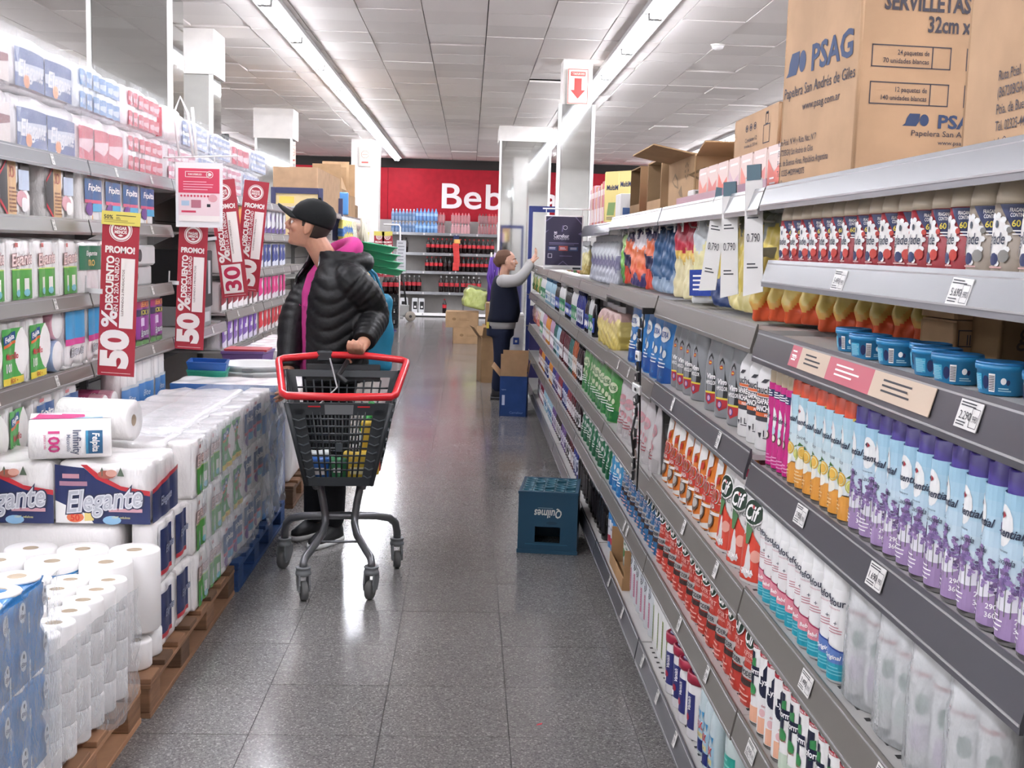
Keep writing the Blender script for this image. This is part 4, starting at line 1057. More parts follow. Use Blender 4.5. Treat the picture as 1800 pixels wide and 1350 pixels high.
for i, (lb, P, y, par) in enumerate(hang):
    P.place((.715, y, 1.352), RZ+RND.uniform(.1, .5), '%s hanging %s from the far end below the cartons' % (lb, ORD[i]), 'bags hanging on hooks', rot=(RND.uniform(-.06, .06), RND.uniform(-.05, .05), RZ+RND.uniform(.15, .6)))
    P.place((.80, y-.02, 1.352), RZ, '%s on the hook behind the %s front bag' % (lb, ORD[i]), 'bags hanging behind on hooks', rot=(0, 0, RZ+RND.uniform(.1, .5)))
    hook(par, y, 1.575, .66, 1.06)
for i in range(7):
    H9_.place((.71, 6.28-i*.15, 1.33), RZ, 'clear hanging pack of grey brushes, %s from the poster' % ORD[i], 'clear brush packs', rot=(0, 0, RZ+.3))
for i, (y, z, h_) in enumerate(((2.93, 1.515, .24), (2.75, 1.515, .25), (2.52, 1.535, .26))):
    t = MB(); t.prism([(-.026, -h_/2), (.026, -h_/2+.01), (.022, h_/2), (-.022, h_/2)], -.0008, .0008, TAGW, 'y')
    a = Art(); a.text('0.790', 0, .0, .02, TXD, 2, 0, w=.034).lines(-.016, .05, .03, 2, .008, .003, TXD).lines(-.016, -.06, .03, 2, .008, .003, TXD)
    t.art(a, flat((0, -.0009, 0), (1, 0, 0), (0, 0, 1), .0004))
    o_ = obj('hanging_price_strip', t, None, (.63, y, z), 0, 'long white price strip hanging from the top shelf rail, %s from the far end' % ORD[i], 'price strip', 'long white price strips', rot=(0, (.12, -.05, -.05)[i], RZ+.75))
    c = MB(); c.box(-.018, -.002, h_/2-.004, .018, .002, h_/2+.03, mat('#4a6a78', .4)); obj('clip', c, o_)
# yellow and orange sponge packs behind the ledge
HS = hang_bag([(.24, '#d9531f'), (.34, '#d9a54a'), (1.1, '#d3b95e')], .085, .17, .035, 21, 'sponge_pack', 'sponge pack', '#8f8a70')
for i in range(11):
    t = i/10
    HS.place((.70+.25*t, 2.60-.44*t, 1.345 if i < 4 else 1.334), 0, 'yellow and orange sponge pack under the refill ledge, %s from the left' % ORD[i], 'yellow and orange sponge packs', rot=(0, RND.uniform(-.08, .08), RND.uniform(-.5, -.2)))
# yellow sponge bags and bottles near the poster
HY = hang_bag([(.3, '#d9c25c'), (.65, '#e4d07a'), (1.1, '#cfa9a0')], .17, .2, .08, 31, 'sponge_bag', 'sponge bag')
for i, y in enumerate((5.55, 5.35, 5.15)):
    HY.place((.70, y, 1.052 if y < 5.06 else 1.042), 0, 'yellow sponge bag in clear film, %s from the dark poster' % ORD[i], 'yellow sponge bags', rot=(0, 0, RZ+.2))

# deeper bays: rows of bottles
fam = [('#2a1418', '#e4e0e2', '#141214', 'dark brown bottle'), ('#5a1420', '#e0d6d8', '#3a0d14', 'dark red bottle'), ('#1f2f86', '#d8dcea', '#16205a', 'navy bottle'), ('#8a2a3a', '#e6d8dc', '#b02a3a', 'crimson bottle'),
       ('#17605c', '#cfe0de', '#0f4a48', 'teal bottle'), ('#b0562a', '#ecd9c8', '#8a3a1c', 'amber bottle'), ('#6a4a8c', '#ded6e6', '#4a2f6c', 'purple bottle'), ('#d88a2a', '#e9e0d0', '#c03a24', 'orange bottle'),
       ('#e2e2e0', '#2f9a5c', '#eceae8', 'white bottle with green label'), ('#1a1a20', '#2f4fae', '#101014', 'black bottle with blue label'), ('#9fc6d8', '#e6eef0', '#3f7fae', 'pale blue bottle'), ('#c9a0b8', '#efe2ea', '#a02a6a', 'pink bottle')]
PB = [simple_bottle(b, l, c, .25+.012*(i % 3), .036, ('aroma', 'piso', 'CIF', 'lav', 'Vim', 'pino')[i % 6], mat(b if i not in (8, 10, 11) else '#3a3a60', .4), '#ffffff' if i % 2 else c) for i, (b, l, c, n) in enumerate(fam)]
bays = (('beside the poster', D1), ('beyond the poster', E1), ('near the blue carton', F1), ('by the woman', G1))
plan = {('beside the poster', 3): [9, 9, 9, 8, 8, 9, 9], ('beside the poster', 0): None, ('beside the poster', 1): None, ('beside the poster', 2): None}
D_ = [(C1, D1)]
def bottle_row(y0, y1, z, kinds, where, lev, per=.094):
    n = int((y1-y0-.06)/per); cnt = {}
    for i in range(n):
        k = kinds[int(i*len(kinds)/n)]
        cnt[k] = cnt.get(k, 0)+1
        PB[k].place((.675, y1-.06-i*per, z), RZ+RND.uniform(-.2, .2), '%s, %s such, %s shelf %s' % (fam[k][3], ORD[cnt[k]-1], lev, where), 'bottles %s on the %s shelf' % (where, lev), sc=(1, 1, {'second': .78, 'fourth': .8, 'bottom': .84, 'third': .92}.get(lev, 1)))
bottle_row(C1+.7, D1, 1.041, [9, 8, 9], 'behind the yellow sponge bags', 'fourth')
LV = {'bottom': .166, 'second': .451, 'third': .721, 'fourth': 1.041}
bottle_row(D1+.01, E1, LV['third'], [1, 4, 5, 0], 'just beyond the poster', 'third')
bottle_row(D1+.01, E1, LV['second'], [2, 3, 1, 0], 'just beyond the poster', 'second')
bottle_row(D1+.01, E1, LV['bottom'], [6, 0, 1, 2], 'just beyond the poster', 'bottom')
bottle_row(D1+.01, E1, LV['fourth'], [9, 8, 2], 'just beyond the poster', 'fourth', .09)
bottle_row(E1+.01, F1, LV['third'], [11, 4, 10, 1], 'two bays beyond the poster', 'third')
bottle_row(E1+.01, F1, LV['second'], [7, 2, 6, 3], 'two bays beyond the poster', 'second')
bottle_row(E1+.01, F1, LV['bottom'], [10, 6, 0], 'two bays beyond the poster', 'bottom')
bottle_row(E1+.01, F1, LV['fourth'], [10, 9, 8], 'two bays beyond the poster', 'fourth', .1)
bottle_row(F1+.01, G1, LV['third'], [8, 11, 7], 'beside the blue carton', 'third', .1)
bottle_row(F1+.01, G1, LV['second'], [3, 7, 2], 'beside the blue carton', 'second', .1)
bottle_row(F1+.01, G1, LV['bottom'], [11, 3, 10], 'beside the blue carton', 'bottom', .1)
bottle_row(F1+.01, G1, LV['fourth'], [8, 10], 'beside the blue carton', 'fourth', .12)
HG = [hang_bag([(.3, c1), (.7, c2), (1.1, '#cfd2d0')], .13, .2, .04, 40+i) for i, (c1, c2) in enumerate((('#3f7a3a', '#86a860'), ('#c06a5a', '#d8b49a'), ('#b8a04a', '#ddd08a'), ('#9a5a6a', '#d0a8b0')))]
for i in range(11):
    y = 8.8-i*.2 if i < 8 else 7.2-.22*(i-8)
    HG[i % 4].place((.70, y, 1.345), 0, '%s hanging pack on the upper shelf by the woman, %s from her' % (('green', 'coral', 'yellow', 'rose')[i % 4], ORD[i]), 'hanging packs by the woman', rot=(0, 0, RZ+.3))
for i in range(9):
    y = 11.4-i*.13
    HG[(i*3) % 4].place((.68, y, (1.06, .75)[i % 2]+.02), 0, '%s pack on the last bay, %s from its far end' % (('green', 'coral', 'yellow', 'rose')[(i*3) % 4], ORD[i]), 'packs on the last bay', rot=(0, 0, RZ+.3))
SHADE_DIM = 1.0
# ------------------------------------------------------------------ cartons on top of the right shelving
KRAFT = mat('#b59372', .8, 'card'); KRAFT2 = mat('#ab8a66', .85, 'card'); KDK = mat('#8a6d4c', .9, 'card'); TAPE = mat('#cdb08a', .25)
PRN = mat('#3f3c46', .7); PBL = mat('#2f4164', .7)
def carton(name, cat, w, d, h, m, label, loc, rz, faces=None, openf=None, group=None, tape=True, inner=None):
    """corrugated box: four walls and floor with thickness, flaps open or shut; faces: {'front','left','right'}: Art"""
    t = .005
    mb = MB()
    mb.box(-w/2, -d/2, 0, w/2, -d/2+t, h, m); mb.box(-w/2, d/2-t, 0, w/2, d/2, h, m)
    mb.box(-w/2, -d/2+t, 0, -w/2+t, d/2-t, h, m); mb.box(w/2-t, -d/2+t, 0, w/2, d/2-t, h, m); mb.box(-w/2+t, -d/2+t, 0, w/2-t, d/2-t, t, m)
    for sx in (-1, 1):
        for sy in (-1, 1): mb.tube([(sx*(w/2-.003), sy*(d/2-.003), 0), (sx*(w/2-.003), sy*(d/2-.003), h)], .0045, m, 6)
    o = obj(name, mb, None, loc, rz, label, cat, group)
    angs = openf if openf else (0, 0, 0, 0)      # front, back, left, right; 0 shut, radians opened upwards
    for (px, py, rot, fw, fl), ang in zip(((0, -d/2, 0, w, d/2), (0, d/2, PI, w, d/2), (-w/2, 0, -PI/2, d, min(w/2, d/2)), (w/2, 0, PI/2, d, min(w/2, d/2))), angs):
        fb = MB(); fb.box(-fw/2+.003, 0, 0, fw/2-.003, fl-.002, .004, m)
        f = obj('flap', fb, o)
        f.matrix_local = Matrix.Translation((px, py, h+(.0 if rot in (0, PI) else -.0045))) @ Matrix.Rotation(rot, 4, 'Z') @ Matrix.Rotation(ang, 4, 'X')
    if tape and not openf:
        tb = MB(); tb.box(-w/2-.001, -.024, h+.0042, w/2+.001, .024, h+.005, TAPE); tb.box(-w/2-.0012, -.024, h-.05, -w/2-.0004, .024, h+.005, TAPE); tb.box(w/2+.0004, -.024, h-.05, w/2+.0012, .024, h+.005, TAPE); obj('tape', tb, o)
    for k, a in (faces or {}).items():
        q = MB()
        fn = {'front': flat((0, -d/2, 0), (1, 0, 0), (0, 0, 1)), 'left': flat((-w/2, 0, 0), (0, -1, 0), (0, 0, 1)), 'right': flat((w/2, 0, 0), (0, 1, 0), (0, 0, 1)), 'back': flat((0, d/2, 0), (-1, 0, 0), (0, 0, 1))}[k]
        q.art(a, fn); obj('print', q, o)
    return o
def psag_logo(a, x, y, s):
    a.poly([(x-s*1.5, y-s*.5), (x-s*.3, y-s*.5), (x-s*.05, y-s*.1), (x+s*.0, y+s*.5), (x-s*.9, y+s*.5), (x-s*1.15, y+.1*s), (x-s*1.25, y-s*.3)], PBL).ell(x+s*.38, y, s*.4, s*.48, PBL)
def psag_front():
    a = Art()
    a.text('SERVILLETAS DE PAPEL', .0, .335, .040, PRN, 2, .03, 0, w=.40).text('32cm x 28 cm', .02, .285, .038, PRN, 2, .025, 0, w=.21)
    for k, (l1, l2) in enumerate((('24 paquetes de', '70 unidades blancas'), ('12 paquetes de', '140 unidades blancas'))):
        y = .205-k*.088
        for x in (-.225, .02):
            a.frame(x, y-.027, x+.205, y+.027, .0028, PRN).rect(x+.155, y-.027, x+.158, y+.027, PRN)
            a.text(l1, x+.148, y+.01, .012, PRN, 2, .01, 0, w=.082, align='R').text(l2, x+.148, y-.01, .012, PRN, 2, .01, 0, w=.118, align='R')
    psag_logo(a, -.09, .056, .03); a.text('PSAG', .02, .055, .032, PBL, 2, .03, 0, w=.125)
    a.text('Papelera San Andrés de Giles', .02, .025, .014, PRN, 2, .005, 0, w=.26).text('www.psag.com.ar', .02, .004, .010, PRN, 2, .01, 0, w=.12)
    return a
def psag_side(addr=True):
    a = Art()
    psag_logo(a, -.10, .255, .045); a.text('PSAG', .06, .255, .05, PBL, 2, .03, 0, w=.19)
    a.text('Papelera San Andrés de Giles', .0, .20, .022, PRN, 2, .005, 0, w=.34).text('www.psag.com.ar', .02, .165, .016, PRN, 2, .005, 0, w=.18)
    for k, s_ in enumerate(('Ruta Pcial. N°41 y Ruta Nac. N°7', '(B6720BGA) San Andrés de Giles', 'Pcia. de Buenos Aires, República Argentina', 'Tel. 02325-442099/442075', 'info@psag.com.ar')):
        a.text(s_, -.19, .10-k*.021, .013, PRN, 2, .005, 0, w=.0062*len(s_), align='L')
    return a
def scaled(a, k, dx, dy):
    b = Art(); b.it = [([(x*k+dx, y*k+dy) for x, y in vs], fs, m, l) for vs, fs, m, l in a.it]; return b
b2 = carton('napkin_carton', 'carton', .50, .36, .44, KRAFT, 'big kraft napkin carton standing turned, its printed end towards the camera', (1.01, 2.27, 1.6315), 0, {'front': scaled(psag_front(), .74, -.06, .075), 'left': psag_side()}, openf=(.0, .0, .55, .0))
b2.rotation_euler.z = .10; b2.location = (.918, 2.262, 1.6315)
carton('napkin_carton', 'carton', .40, .58, .46, KRAFT, 'big kraft napkin carton at the very edge, its side along the shelf', (.864, 1.255, 1.6315), 0, {'left': psag_side()})
# stack over the jugs
a = Art(); a.text('Contiene 12', -.03, .05, .014, PRN, 2, .01, w=.10).text('botellas de 500 ml', -.03, .03, .011, PRN, 2, .0, w=.11)
for k in range(3): a.ring(-.07+k*.035, .09, .012, .003, PRN).ell(-.07+k*.035, .09, .006, .006, PRN)
a.frame(.07, .02, .12, .08, .003, PRN).frame(.085, .08, .105, .115, .003, PRN).rect(.085, .112, .105, .12, PRN)
a2 = Art(); a2.it = a.it
for i in range(7):
    r_ = Art(); c_ = mat(('#d8604c', '#cf6a62', '#d87a68', '#c9a4ae', '#d8604c', '#cf6a62', '#d87a68')[i], .45)
    r_.poly([(-.058, .0), (.058, .0), (.058, .07), (.0, .05), (-.058, .085)], c_).rect(-.04, .09, .04, .095, WHITE).lines(-.03, .035, .05, 3, .011, .004, WHITE, 3)
    carton('tissue_box', 'box', .118, .16, .105, mat('#d9c0b8', .5), 'pink and orange tissue box on the top shelf, %s from the napkin cartons' % ORD[i], (.745, 2.51+i*.128, 1.629), RZ, {'front': r_}, group='pink and orange tissue boxes')
ab = Art(); ab.it = [([(x*1.15, y*.72+.0) for x, y in vs], fs, m, l) for vs, fs, m, l in a.it]; ab2 = Art(); ab2.it = ab.it
carton('bottle_carton', 'carton', .42, .24, .092, KRAFT, 'kraft carton printed with a bottle outline, on the pink tissue boxes', (.80, 2.76, 1.7405), RZ, {'front': ab, 'right': ab2})
mb = MB(); mb.box(-.54, -.001, 0, .54, .001, .034, mat('#b08a98', .25)); dv = obj('shelf_fence', mb, None, (.642, 3.02, 1.6285), RZ, 'low lilac plastic fence strip along the top shelf before the tissue boxes', 'fence strip')
mb = MB(); mb.box(-.54, -.001, 0, .54, .014, .0015, mat('#b08a98', .25)); obj('base_strip', mb, dv)
lf = Art(); lk = mat('#7d6648', .8)
lf.poly([(-.15, .10), (-.10, .125), (-.05, .105), (-.03, .07), (-.10, .08)], lk).poly([(-.135, .10), (-.10, .115), (-.06, .10), (-.045, .078), (-.10, .088)], KRAFT2, 2).poly([(-.03, .06), (.02, .08), (.05, .04), (.0, .045)], lk)
for k in range(8): lf.ell(.10+.026*math.cos(k*.785), .12+.022*math.sin(k*.785), .008, .005, lk)
lf2 = Art(); lf2.it = lf.it
carton('display_carton', 'carton', .44, .26, .165, KRAFT2, 'kraft carton printed with a leaf and a sun, beside the tissue boxes', (.80, 3.66, 1.629), RZ, {'front': lf, 'right': lf2}, openf=(2.95, 2.9, 2.7, 2.9))
carton('display_carton', 'carton', .40, .16, .20, KRAFT2, 'kraft carton with one raised flap behind the tissue boxes', (.955, 3.30, 1.629), RZ, None, openf=(.2, .2, .1, 2.2))
carton('white_box', 'box', .09, .08, .05, mat('#dcd8d4', .5), 'small white box in front of the leaf printed carton', (.70, 3.43, 1.629), RZ, None, tape=False)
def side_open(label, y, w, d, h, m):
    """carton lying so that its open end faces the walkway"""
    t = .005; mb = MB()
    mb.box(-w/2, -d/2, 0, w/2, d/2, t, m); mb.box(-w/2, -d/2, h-t, w/2, d/2, h, m); mb.box(-w/2, -d/2, t, -w/2+t, d/2, h-t, m); mb.box(w/2-t, -d/2, t, w/2, d/2, h-t, m); mb.box(-w/2+t, d/2-t, t, w/2-t, d/2, h-t, m)
    o = obj('display_carton', mb, None, (.775, y, 1.629), RZ, label, 'carton')
    f = MB(); f.box(-w/2+t, -d/2, t, w/2-t, -d/2+t, .05, m); obj('front_lip', f, o)
    f = MB(); f.box(w/2, -d/2-.0, .0, w/2+.004, d/2, h, m); q = Art().poly([(-.05, h*.5), (.0, h*.8), (.05, h*.7), (.02, h*.45)], lk).ell(.02, h*.3, .03, .03, lk); f.art(q, flat((w/2+.004, 0, 0), (0, 1, 0), (0, 0, 1))); obj('printed_side', f, o)
side_open('kraft carton open to the walkway with a green pack inside', 4.10, .30, .24, .19, KRAFT2)
side_open('narrow kraft carton open to the walkway with red packs beside it', 4.57, .26, .24, .195, KDK)
RB = hang_bag([(.5, '#b81f34'), (1.1, '#c93a44')], .09, .2, .05, 61, 'red_pack', 'pack', '#a81c30')
for i, y in enumerate((4.31, 4.38)): RB.place((.71, y, 1.629), RZ, ('bright red pack before the narrow open carton, nearer the camera', 'second bright red pack, right beside the narrow open carton')[i], 'red packs on the top shelf', sc=(.9, .9, .9))
GB = hang_bag([(.5, '#1f6a48'), (1.1, '#2f8a5c')], .09, .14, .05, 62, 'green_pack', 'pack', '#17563a')
GB.place((.72, 4.12, 1.6345), RZ, 'dark green pack inside the wider open kraft carton')
ZB = hang_bag([(.4, '#2a2a2c'), (.6, '#d8d6d2'), (1.1, '#8f8c88')], .1, .17, .05, 63, 'striped_pack', 'pack')
for i, y in enumerate((4.75, 4.83)): ZB.place((.72, y, 1.629), RZ, ('black and white striped pack beside the narrow open carton', 'second striped pack beside the small white boxes')[i], 'striped packs')
mm = Art(); mm.text('MultiMax', -.03, .16, .024, NAVY, 2, .02, .1, w=.11).poly([(.0, .11), (.05, .18), (.09, .15), (.04, .08)], mat('#d08a3a', .5)).poly([(-.08, .03), (-.03, .03), (-.02, .09), (-.07, .09)], mat('#7d9a5a', .5)).lines(-.08, .02, .14, 2, .008, .003, NAVY)
YB = mat('#e2cf7c', .5)
m2 = Art(); m2.it = mm.it
carton('storage_box', 'box', .20, .22, .21, YB, 'yellow printed box on the top shelf, the nearer of the two', (.80, 5.06, 1.629), RZ+.5, {'front': mm, 'right': m2}, tape=False)
m3 = Art(); m3.it = mm.it
carton('storage_box', 'box', .20, .22, .23, YB, 'yellow printed box on the top shelf above the poster', (.78, 5.40, 1.629), RZ+.6, {'front': mm, 'right': m3}, tape=False)
for i in range(11):
    y = 5.66+i*.075
    c_ = ('#c94a48', '#d8a0a4', '#c94a48', '#d9b48c', '#c86a70', '#cfa6b4', '#d98a5a', '#cfa6b4', '#c94a48', '#d8b4a0', '#cfa6b4')[i]
    mb = MB(); mb.box(-.09, -.03, 0, .09, .03, .22+.01*math.sin(i), mat(c_, .5), .002)
    o = obj('flat_box', mb, None, (.76, y, 1.612 if y > 5.07 else 1.629), 0, 'thin coloured box in the row beside the yellow boxes, %s from them' % ORD[i], 'box', 'thin coloured boxes on the top shelf')
    a = Art(); a.rect(-.025, .03, .025, .19, mat('#efe4e0', .5)).rect(-.02, .1, .02, .16, mat(c_, .5), 2)
    p = MB(); p.art(a, flat((-.09, 0, 0), (0, -1, 0), (0, 0, 1))); p.art(a, flat((.0, -.03, 0), (1, 0, 0), (0, 0, 1))); obj('print', p, o)
for i in range(5):
    mb = MB(); mb.box(-.015, -.04, 0, .015, .04, .11, mat('#dcd9d6', .5), .002)
    o = obj('small_box', mb, None, (.68, 4.90+i*.034, 1.629), PI/2, 'small white box in the row before the yellow boxes, %s from the camera' % ORD[i], 'box', 'small white boxes on the top shelf')
    p = MB(); p.art(Art().rect(-.03, .02, .03, .05, mat('#4a6aa0', .5)), flat((-.015, 0, 0), (0, -1, 0), (0, 0, 1))); obj('print', p, o)
# glade cartons on the tub shelf
gl = Art(); gl.text('glade', -.0, .055, .04, mat('#4a3a30', .7), 2, .008, .2, w=.10).ell(.0, .10, .006, .011, mat('#4a3a30', .7))
carton('small_carton', 'carton', .16, .2, .15, KDK, 'dark kraft carton with flower logo at the back of the tub shelf', (.965, 1.98, 1.326), .1, {'front': gl})
sm = Art(); sm.frame(-.02, .02, .02, .05, .002, PRN).text('||', .0, .035, .014, PRN, 2)
for k in range(2):
    carton('small_carton', 'carton', .055, .12, .062, KRAFT2, ('lower', 'upper')[k]+' small kraft carton beside the flower logo carton', (.875, 2.02, 1.326+k*.0685), .1, {'front': sm}, tape=False)
# poster holder and clip strip
po = empty('poster_holder', 'dark purple poster in a clear holder sticking out from the right shelf', 'poster', (.52, 6.34, 1.53))
mb = MB(); mb.box(-.108, -.002, -.15, .108, .002, .15, mat('#e4e2e0', .4)); obj('holder', mb, po)
mb = MB(); mb.box(-.1, -.004, -.125, .1, -.0022, .143, mat('#2f2a44', .4)); pst = obj('poster_sheet', mb, po)
a = Art(); lt = mat('#6c6488', .5); wt = mat('#d8d4e0', .5)
a.text('Mi', -.045, .055, .013, wt, 2, .02).text('Carrefour', -.012, .038, .020, wt, 2, .02, w=.085).text('CORAJUDO', -.012, .022, .010, wt, 2, .0, w=.085, sp=1.2)
a.ring(.008, .083, .012, .002, wt).poly([(-.012, .06), (-.006, .06), (.0, .095), (-.008, .095)], lt)
for pts in ([(-.1, .12), (-.07, .143), (-.06, .143), (-.1, .113)], [(.1, .10), (.06, .143), (.066, .143), (.1, .107)], [(-.1, .06), (-.082, .07), (-.1, .052)], [(.1, .04), (.08, .05), (.1, .06)], [(-.03, -.125), (0, -.10), (.03, -.125), (.024, -.125), (0, -.105), (-.024, -.125)]): a.poly(pts, lt)
a.rect(-.085, -.045, -.035, -.022, mat('#353f6a', .5)).rect(-.025, -.045, .025, -.018, mat('#b0524c', .5)).rect(.032, -.045, .082, -.022, mat('#33486e', .5)).rect(-.08, -.005, .085, .0, lt).rect(-.08, -.012, .06, -.009, lt)
a.frame(-.085, -.085, -.062, -.062, .002, wt).rect(-.02, -.075, .05, -.072, lt)
for k, x in enumerate((-.06, 0, .057)): a.lines(x-.018, -.03, .036, 2, .007, .003, wt, 3, k)
p = MB(); p.art(a, flat((0, -.004, 0), (1, 0, 0), (0, 0, 1))); obj('print', p, pst)
mb = MB(); mb.box(.055, -.0045, -.146, .1, -.0022, -.136, TXD); mb.box(-.1, -.0045, -.142, .04, -.0022, -.139, mat('#a8a6a8', .5)); obj('footer_print', mb, po)
mb = MB(); mb.tube([(-.12, 0, .185), (.24, .0, .185)], .004, WHITE, 8); mb.tube([(-.1, 0, .15), (-.1, 0, .185)], .002, WHITE, 6); mb.tube([(.1, 0, .15), (.1, 0, .185)], .002, WHITE, 6); obj('rod', mb, po)
cs = empty('clip_strip', 'black clip strip of small packs hanging at the bay joint beside the grey jugs', 'clip strip', (.585, 3.76, 1.31))
mb = MB(); mb.tube([(0, 0, 0), (-.004, .006, -.2), (.002, 0, -.42), (0, -.004, -.62)], .010, BLACK, 6, flat=.3); mb.box(-.006, -.012, -.02, .05, .012, .0, BLACK); obj('strap', mb, cs)
for k in range(15):
    mb = MB(); z = -.05-k*.037; w_ = .016+.01*(5 < k < 10)
    mb.box(-.006, -w_, -.016, .004, w_, .016, mat('#1b1b1e' if k % 3 else '#dcdcda', .3), .002, M=Matrix.Translation((-.012, RND.uniform(-.008, .008), z)) @ Matrix.Rotation(RND.uniform(-.5, .5), 4, 'X') @ Matrix.Rotation(RND.uniform(-.4, .4), 4, 'Z'))
    mb.box(-.0075, -w_*.6, -.006, -.006, w_*.5, .004, mat('#d8d6d2' if k % 3 else '#1b1b1e', .4), 0, M=Matrix.Translation((-.0135, 0, z)))
    obj('packet', mb, cs)
mb = MB(); mb.tube([(-.014, -.02, -.34), (-.03, -.03, -.42), (-.014, -.02, -.52)], .004, BLACK, 6); obj('loop', mb, cs)
# blue edge frame beyond the last bay
fr = empty('end_frame', 'tall blue metal frame closing the far end of the right shelving', 'frame', (.62, 11.75, 0))
for x in (0, .42):
    mb = MB(); mb.box(x-.02, -.02, 0, x+.02, .02, 1.92, mat('#26357a', .4), .004); obj('post', mb, fr)
mb = MB(); mb.box(.02, -.02, 1.86, .4, .02, 1.92, mat('#26357a', .4)); obj('top_bar', mb, fr)
mb = MB(); mb.box(.02, -.008, .1, .4, .008, .9, mat('#3a3468', .5)); obj('panel', mb, fr)
# ------------------------------------------------------------------ left shelving and its paper goods
LZ = PI/2
XL = -1.56
def left_bay(label, y0, y1, levels, zt=2.0):
    g = empty('gondola_shelf', label, 'shelving', (0, 0, 0), 0, 'bays of the left shelving run')
    mb = MB(); mb.box(-2.07, y0, .05, -2.05, y1, zt, BACKP)
    for k in range(5): mb.box(-2.05, y0, .4+k*.3, -2.047, y1, .405+k*.3, HOLE)
    obj('back_panel', mb, g)
    mb = MB(); mb.box(-2.05, y0+.002, 0, -2.01, y0+.03, zt, UPR)
    for k in range(36): mb.box(-2.01, y0+.012, .1+k*.05, -2.0095, y0+.02, .13+k*.05, HOLE)
    obj('upright', mb, g)
    for z, rail in levels:
        board(g, XL, -2.05, y0, y1, z, rail, 1, 0, [('%d.%d90' % (1+int(z*7) % 6, int(z*10) % 10), y0+.35), ('%d.490' % (2+int(z*5) % 5), y0+.9)], rh=.05)
        for y in (y0+.012, y1-.012):
            mb = MB(); mb.prism([(-2.05, z-.0125), (-2.05, z-.09), (-2.01, z-.085), (-1.86, z-.0125)], y-.002, y+.002, UPR, 'y'); obj('bracket', mb, g)
    return g
LVL = [(.68, RAILW), (.965, RAILW), (1.255, RAILW), (1.55, RAILW), (1.79, RAILL)]
LVF = [(.775, RAILW), (1.02, RAILW), (1.275, RAILW), (1.535, RAILW), (1.775, RAILL)]
left_bay('left shelving bay nearest the camera full of kitchen rolls', 3.42, 4.725, LVL)
left_bay('left shelving bay between the two upright discount flags', 4.735, 6.03, LVL)
left_bay('left shelving bay with empty grey shelves behind the second flag', 6.04, 7.34, [(.965, RAILL), (1.79, RAILL)])
left_bay('left shelving bay with purple packs near the man', 7.35, 8.655, LVF)
left_bay('left shelving bay with red packs behind the man', 8.665, 9.965, LVF)
left_bay('left shelving bay hidden behind the man', 9.975, 11.27, LVF)

FILMW = mat('#f0ecea', .35, 'film')
# kitchen or toilet roll packs: rolls standing side by side under film
def roll_pack(name, cat, nx, ny, nz, dr, hr, band, art, m=FILMW, part='print'):
    w, d, h = nx*dr, ny*dr, nz*hr
    def bulge(p, n):
        k = 0
        if abs(n.y) > .5: k = -.16*dr*(1-abs(math.sin(PI*(p.x+w/2)/dr)))
        if abs(n.x) > .5: k = -.16*dr*(1-abs(math.sin(PI*(p.y+d/2)/dr)))
        if nz > 1 and abs(n.z) < .5: k -= .1*hr*max(0, 1-abs(math.sin(PI*p.z/hr))*2.2)
        return n*k+Vector((0, 0, (.05*dr*math.sin(PI*(p.x+w/2)/dr)*math.sin(PI*(p.y+d/2)/dr) if n.z > .5 else 0)))
    mb = MB(); mb.soft(w, d, h, dr*.16, m, (nx*4, max(2, ny*4), max(3, nz*4)), bulge)
    P = Proto(name, cat, mb)
    if art:
        def fr(x, y, l): return Vector((x, -d/2+.07*dr*(1-abs(math.sin(PI*(x+w/2)/dr)))-.003-.0007*l, y))
        p = MB(); p.art(art, fr)
        P.part(part, p)
    return P
def eleg(a, x, y, s, col=None, out=None, sh=.3):
    out = out or mat('#3c3f4c', .4); col = col or mat('#c9cacf', .35)
    a.text('Elegante', x, y, s, out, 4, .07, sh, rot=.06, w=s*4.3); a.text('Elegante', x, y, s, col, 5, .025, sh, rot=.06, w=s*4.2)
GRN1 = mat('#4c9a3c', .4); GRN2 = mat('#2f7a38', .4); BRN = mat('#8a5a58', .4); PNKT = mat('#e9cfc9', .4)
# green Elegante two-roll pack
w, h = .23, .225
a = Art(.012)
a.rect(-w*.36, .012, w*.40, .115, GRN1).rect(-w*.36, .115, w*.40, .119, mat('#b8cf5a', .4))
eleg(a, .0, .155, .042, PNKT, BRN, .15); a.rect(-.06, .195, -.03, .21, mat('#c9706a', .4), 2)
for x in (-.035, .04): a.rect(x-.017, .03, x+.017, .085, mat('#e6e2da', .4), 2).ell(x, .034, .022, .013, mat('#7cc0cf', .4), 3).rect(x-.02, .018, x+.02, .03, GRN2, 3)
P_EGR = roll_pack('kitchen_roll_pack', 'paper pack', 2, 1, 1, .115, .225, None, a)
# green Felpita roll pack
a = Art(.012)
a.rect(-.085, .01, .09, .205, mat('#45a046', .4)).ell(.075, .12, .06, .085, mat('#eeeae6', .4), 2).rect(-.085, .01, .09, .034, mat('#e8cf3a', .4), 3)
a.poly([(-.08, .15), (.02, .165), (.02, .195), (-.08, .18)], mat('#1f4f86', .4), 4).text('Felpita', -.03, .173, .018, WHITE, 5, .03, .1, rot=.14, w=.085).poly([(-.08, .138), (.02, .153), (.02, .163), (-.08, .148)], mat('#d8642a', .4), 4)
a.text('Maxirollo', -.015, .11, .024, mat('#c02a3a', .4), 5, .02, 0, w=.10).text('100', -.04, .07, .03, WHITE, 5, .03).text('RINDE +', .0, .022, .013, mat('#c0562a', .4), 5, .02, w=.06)
P_FGR = roll_pack('kitchen_roll_pack', 'paper pack', 2, 1, 1, .105, .235, None, a)
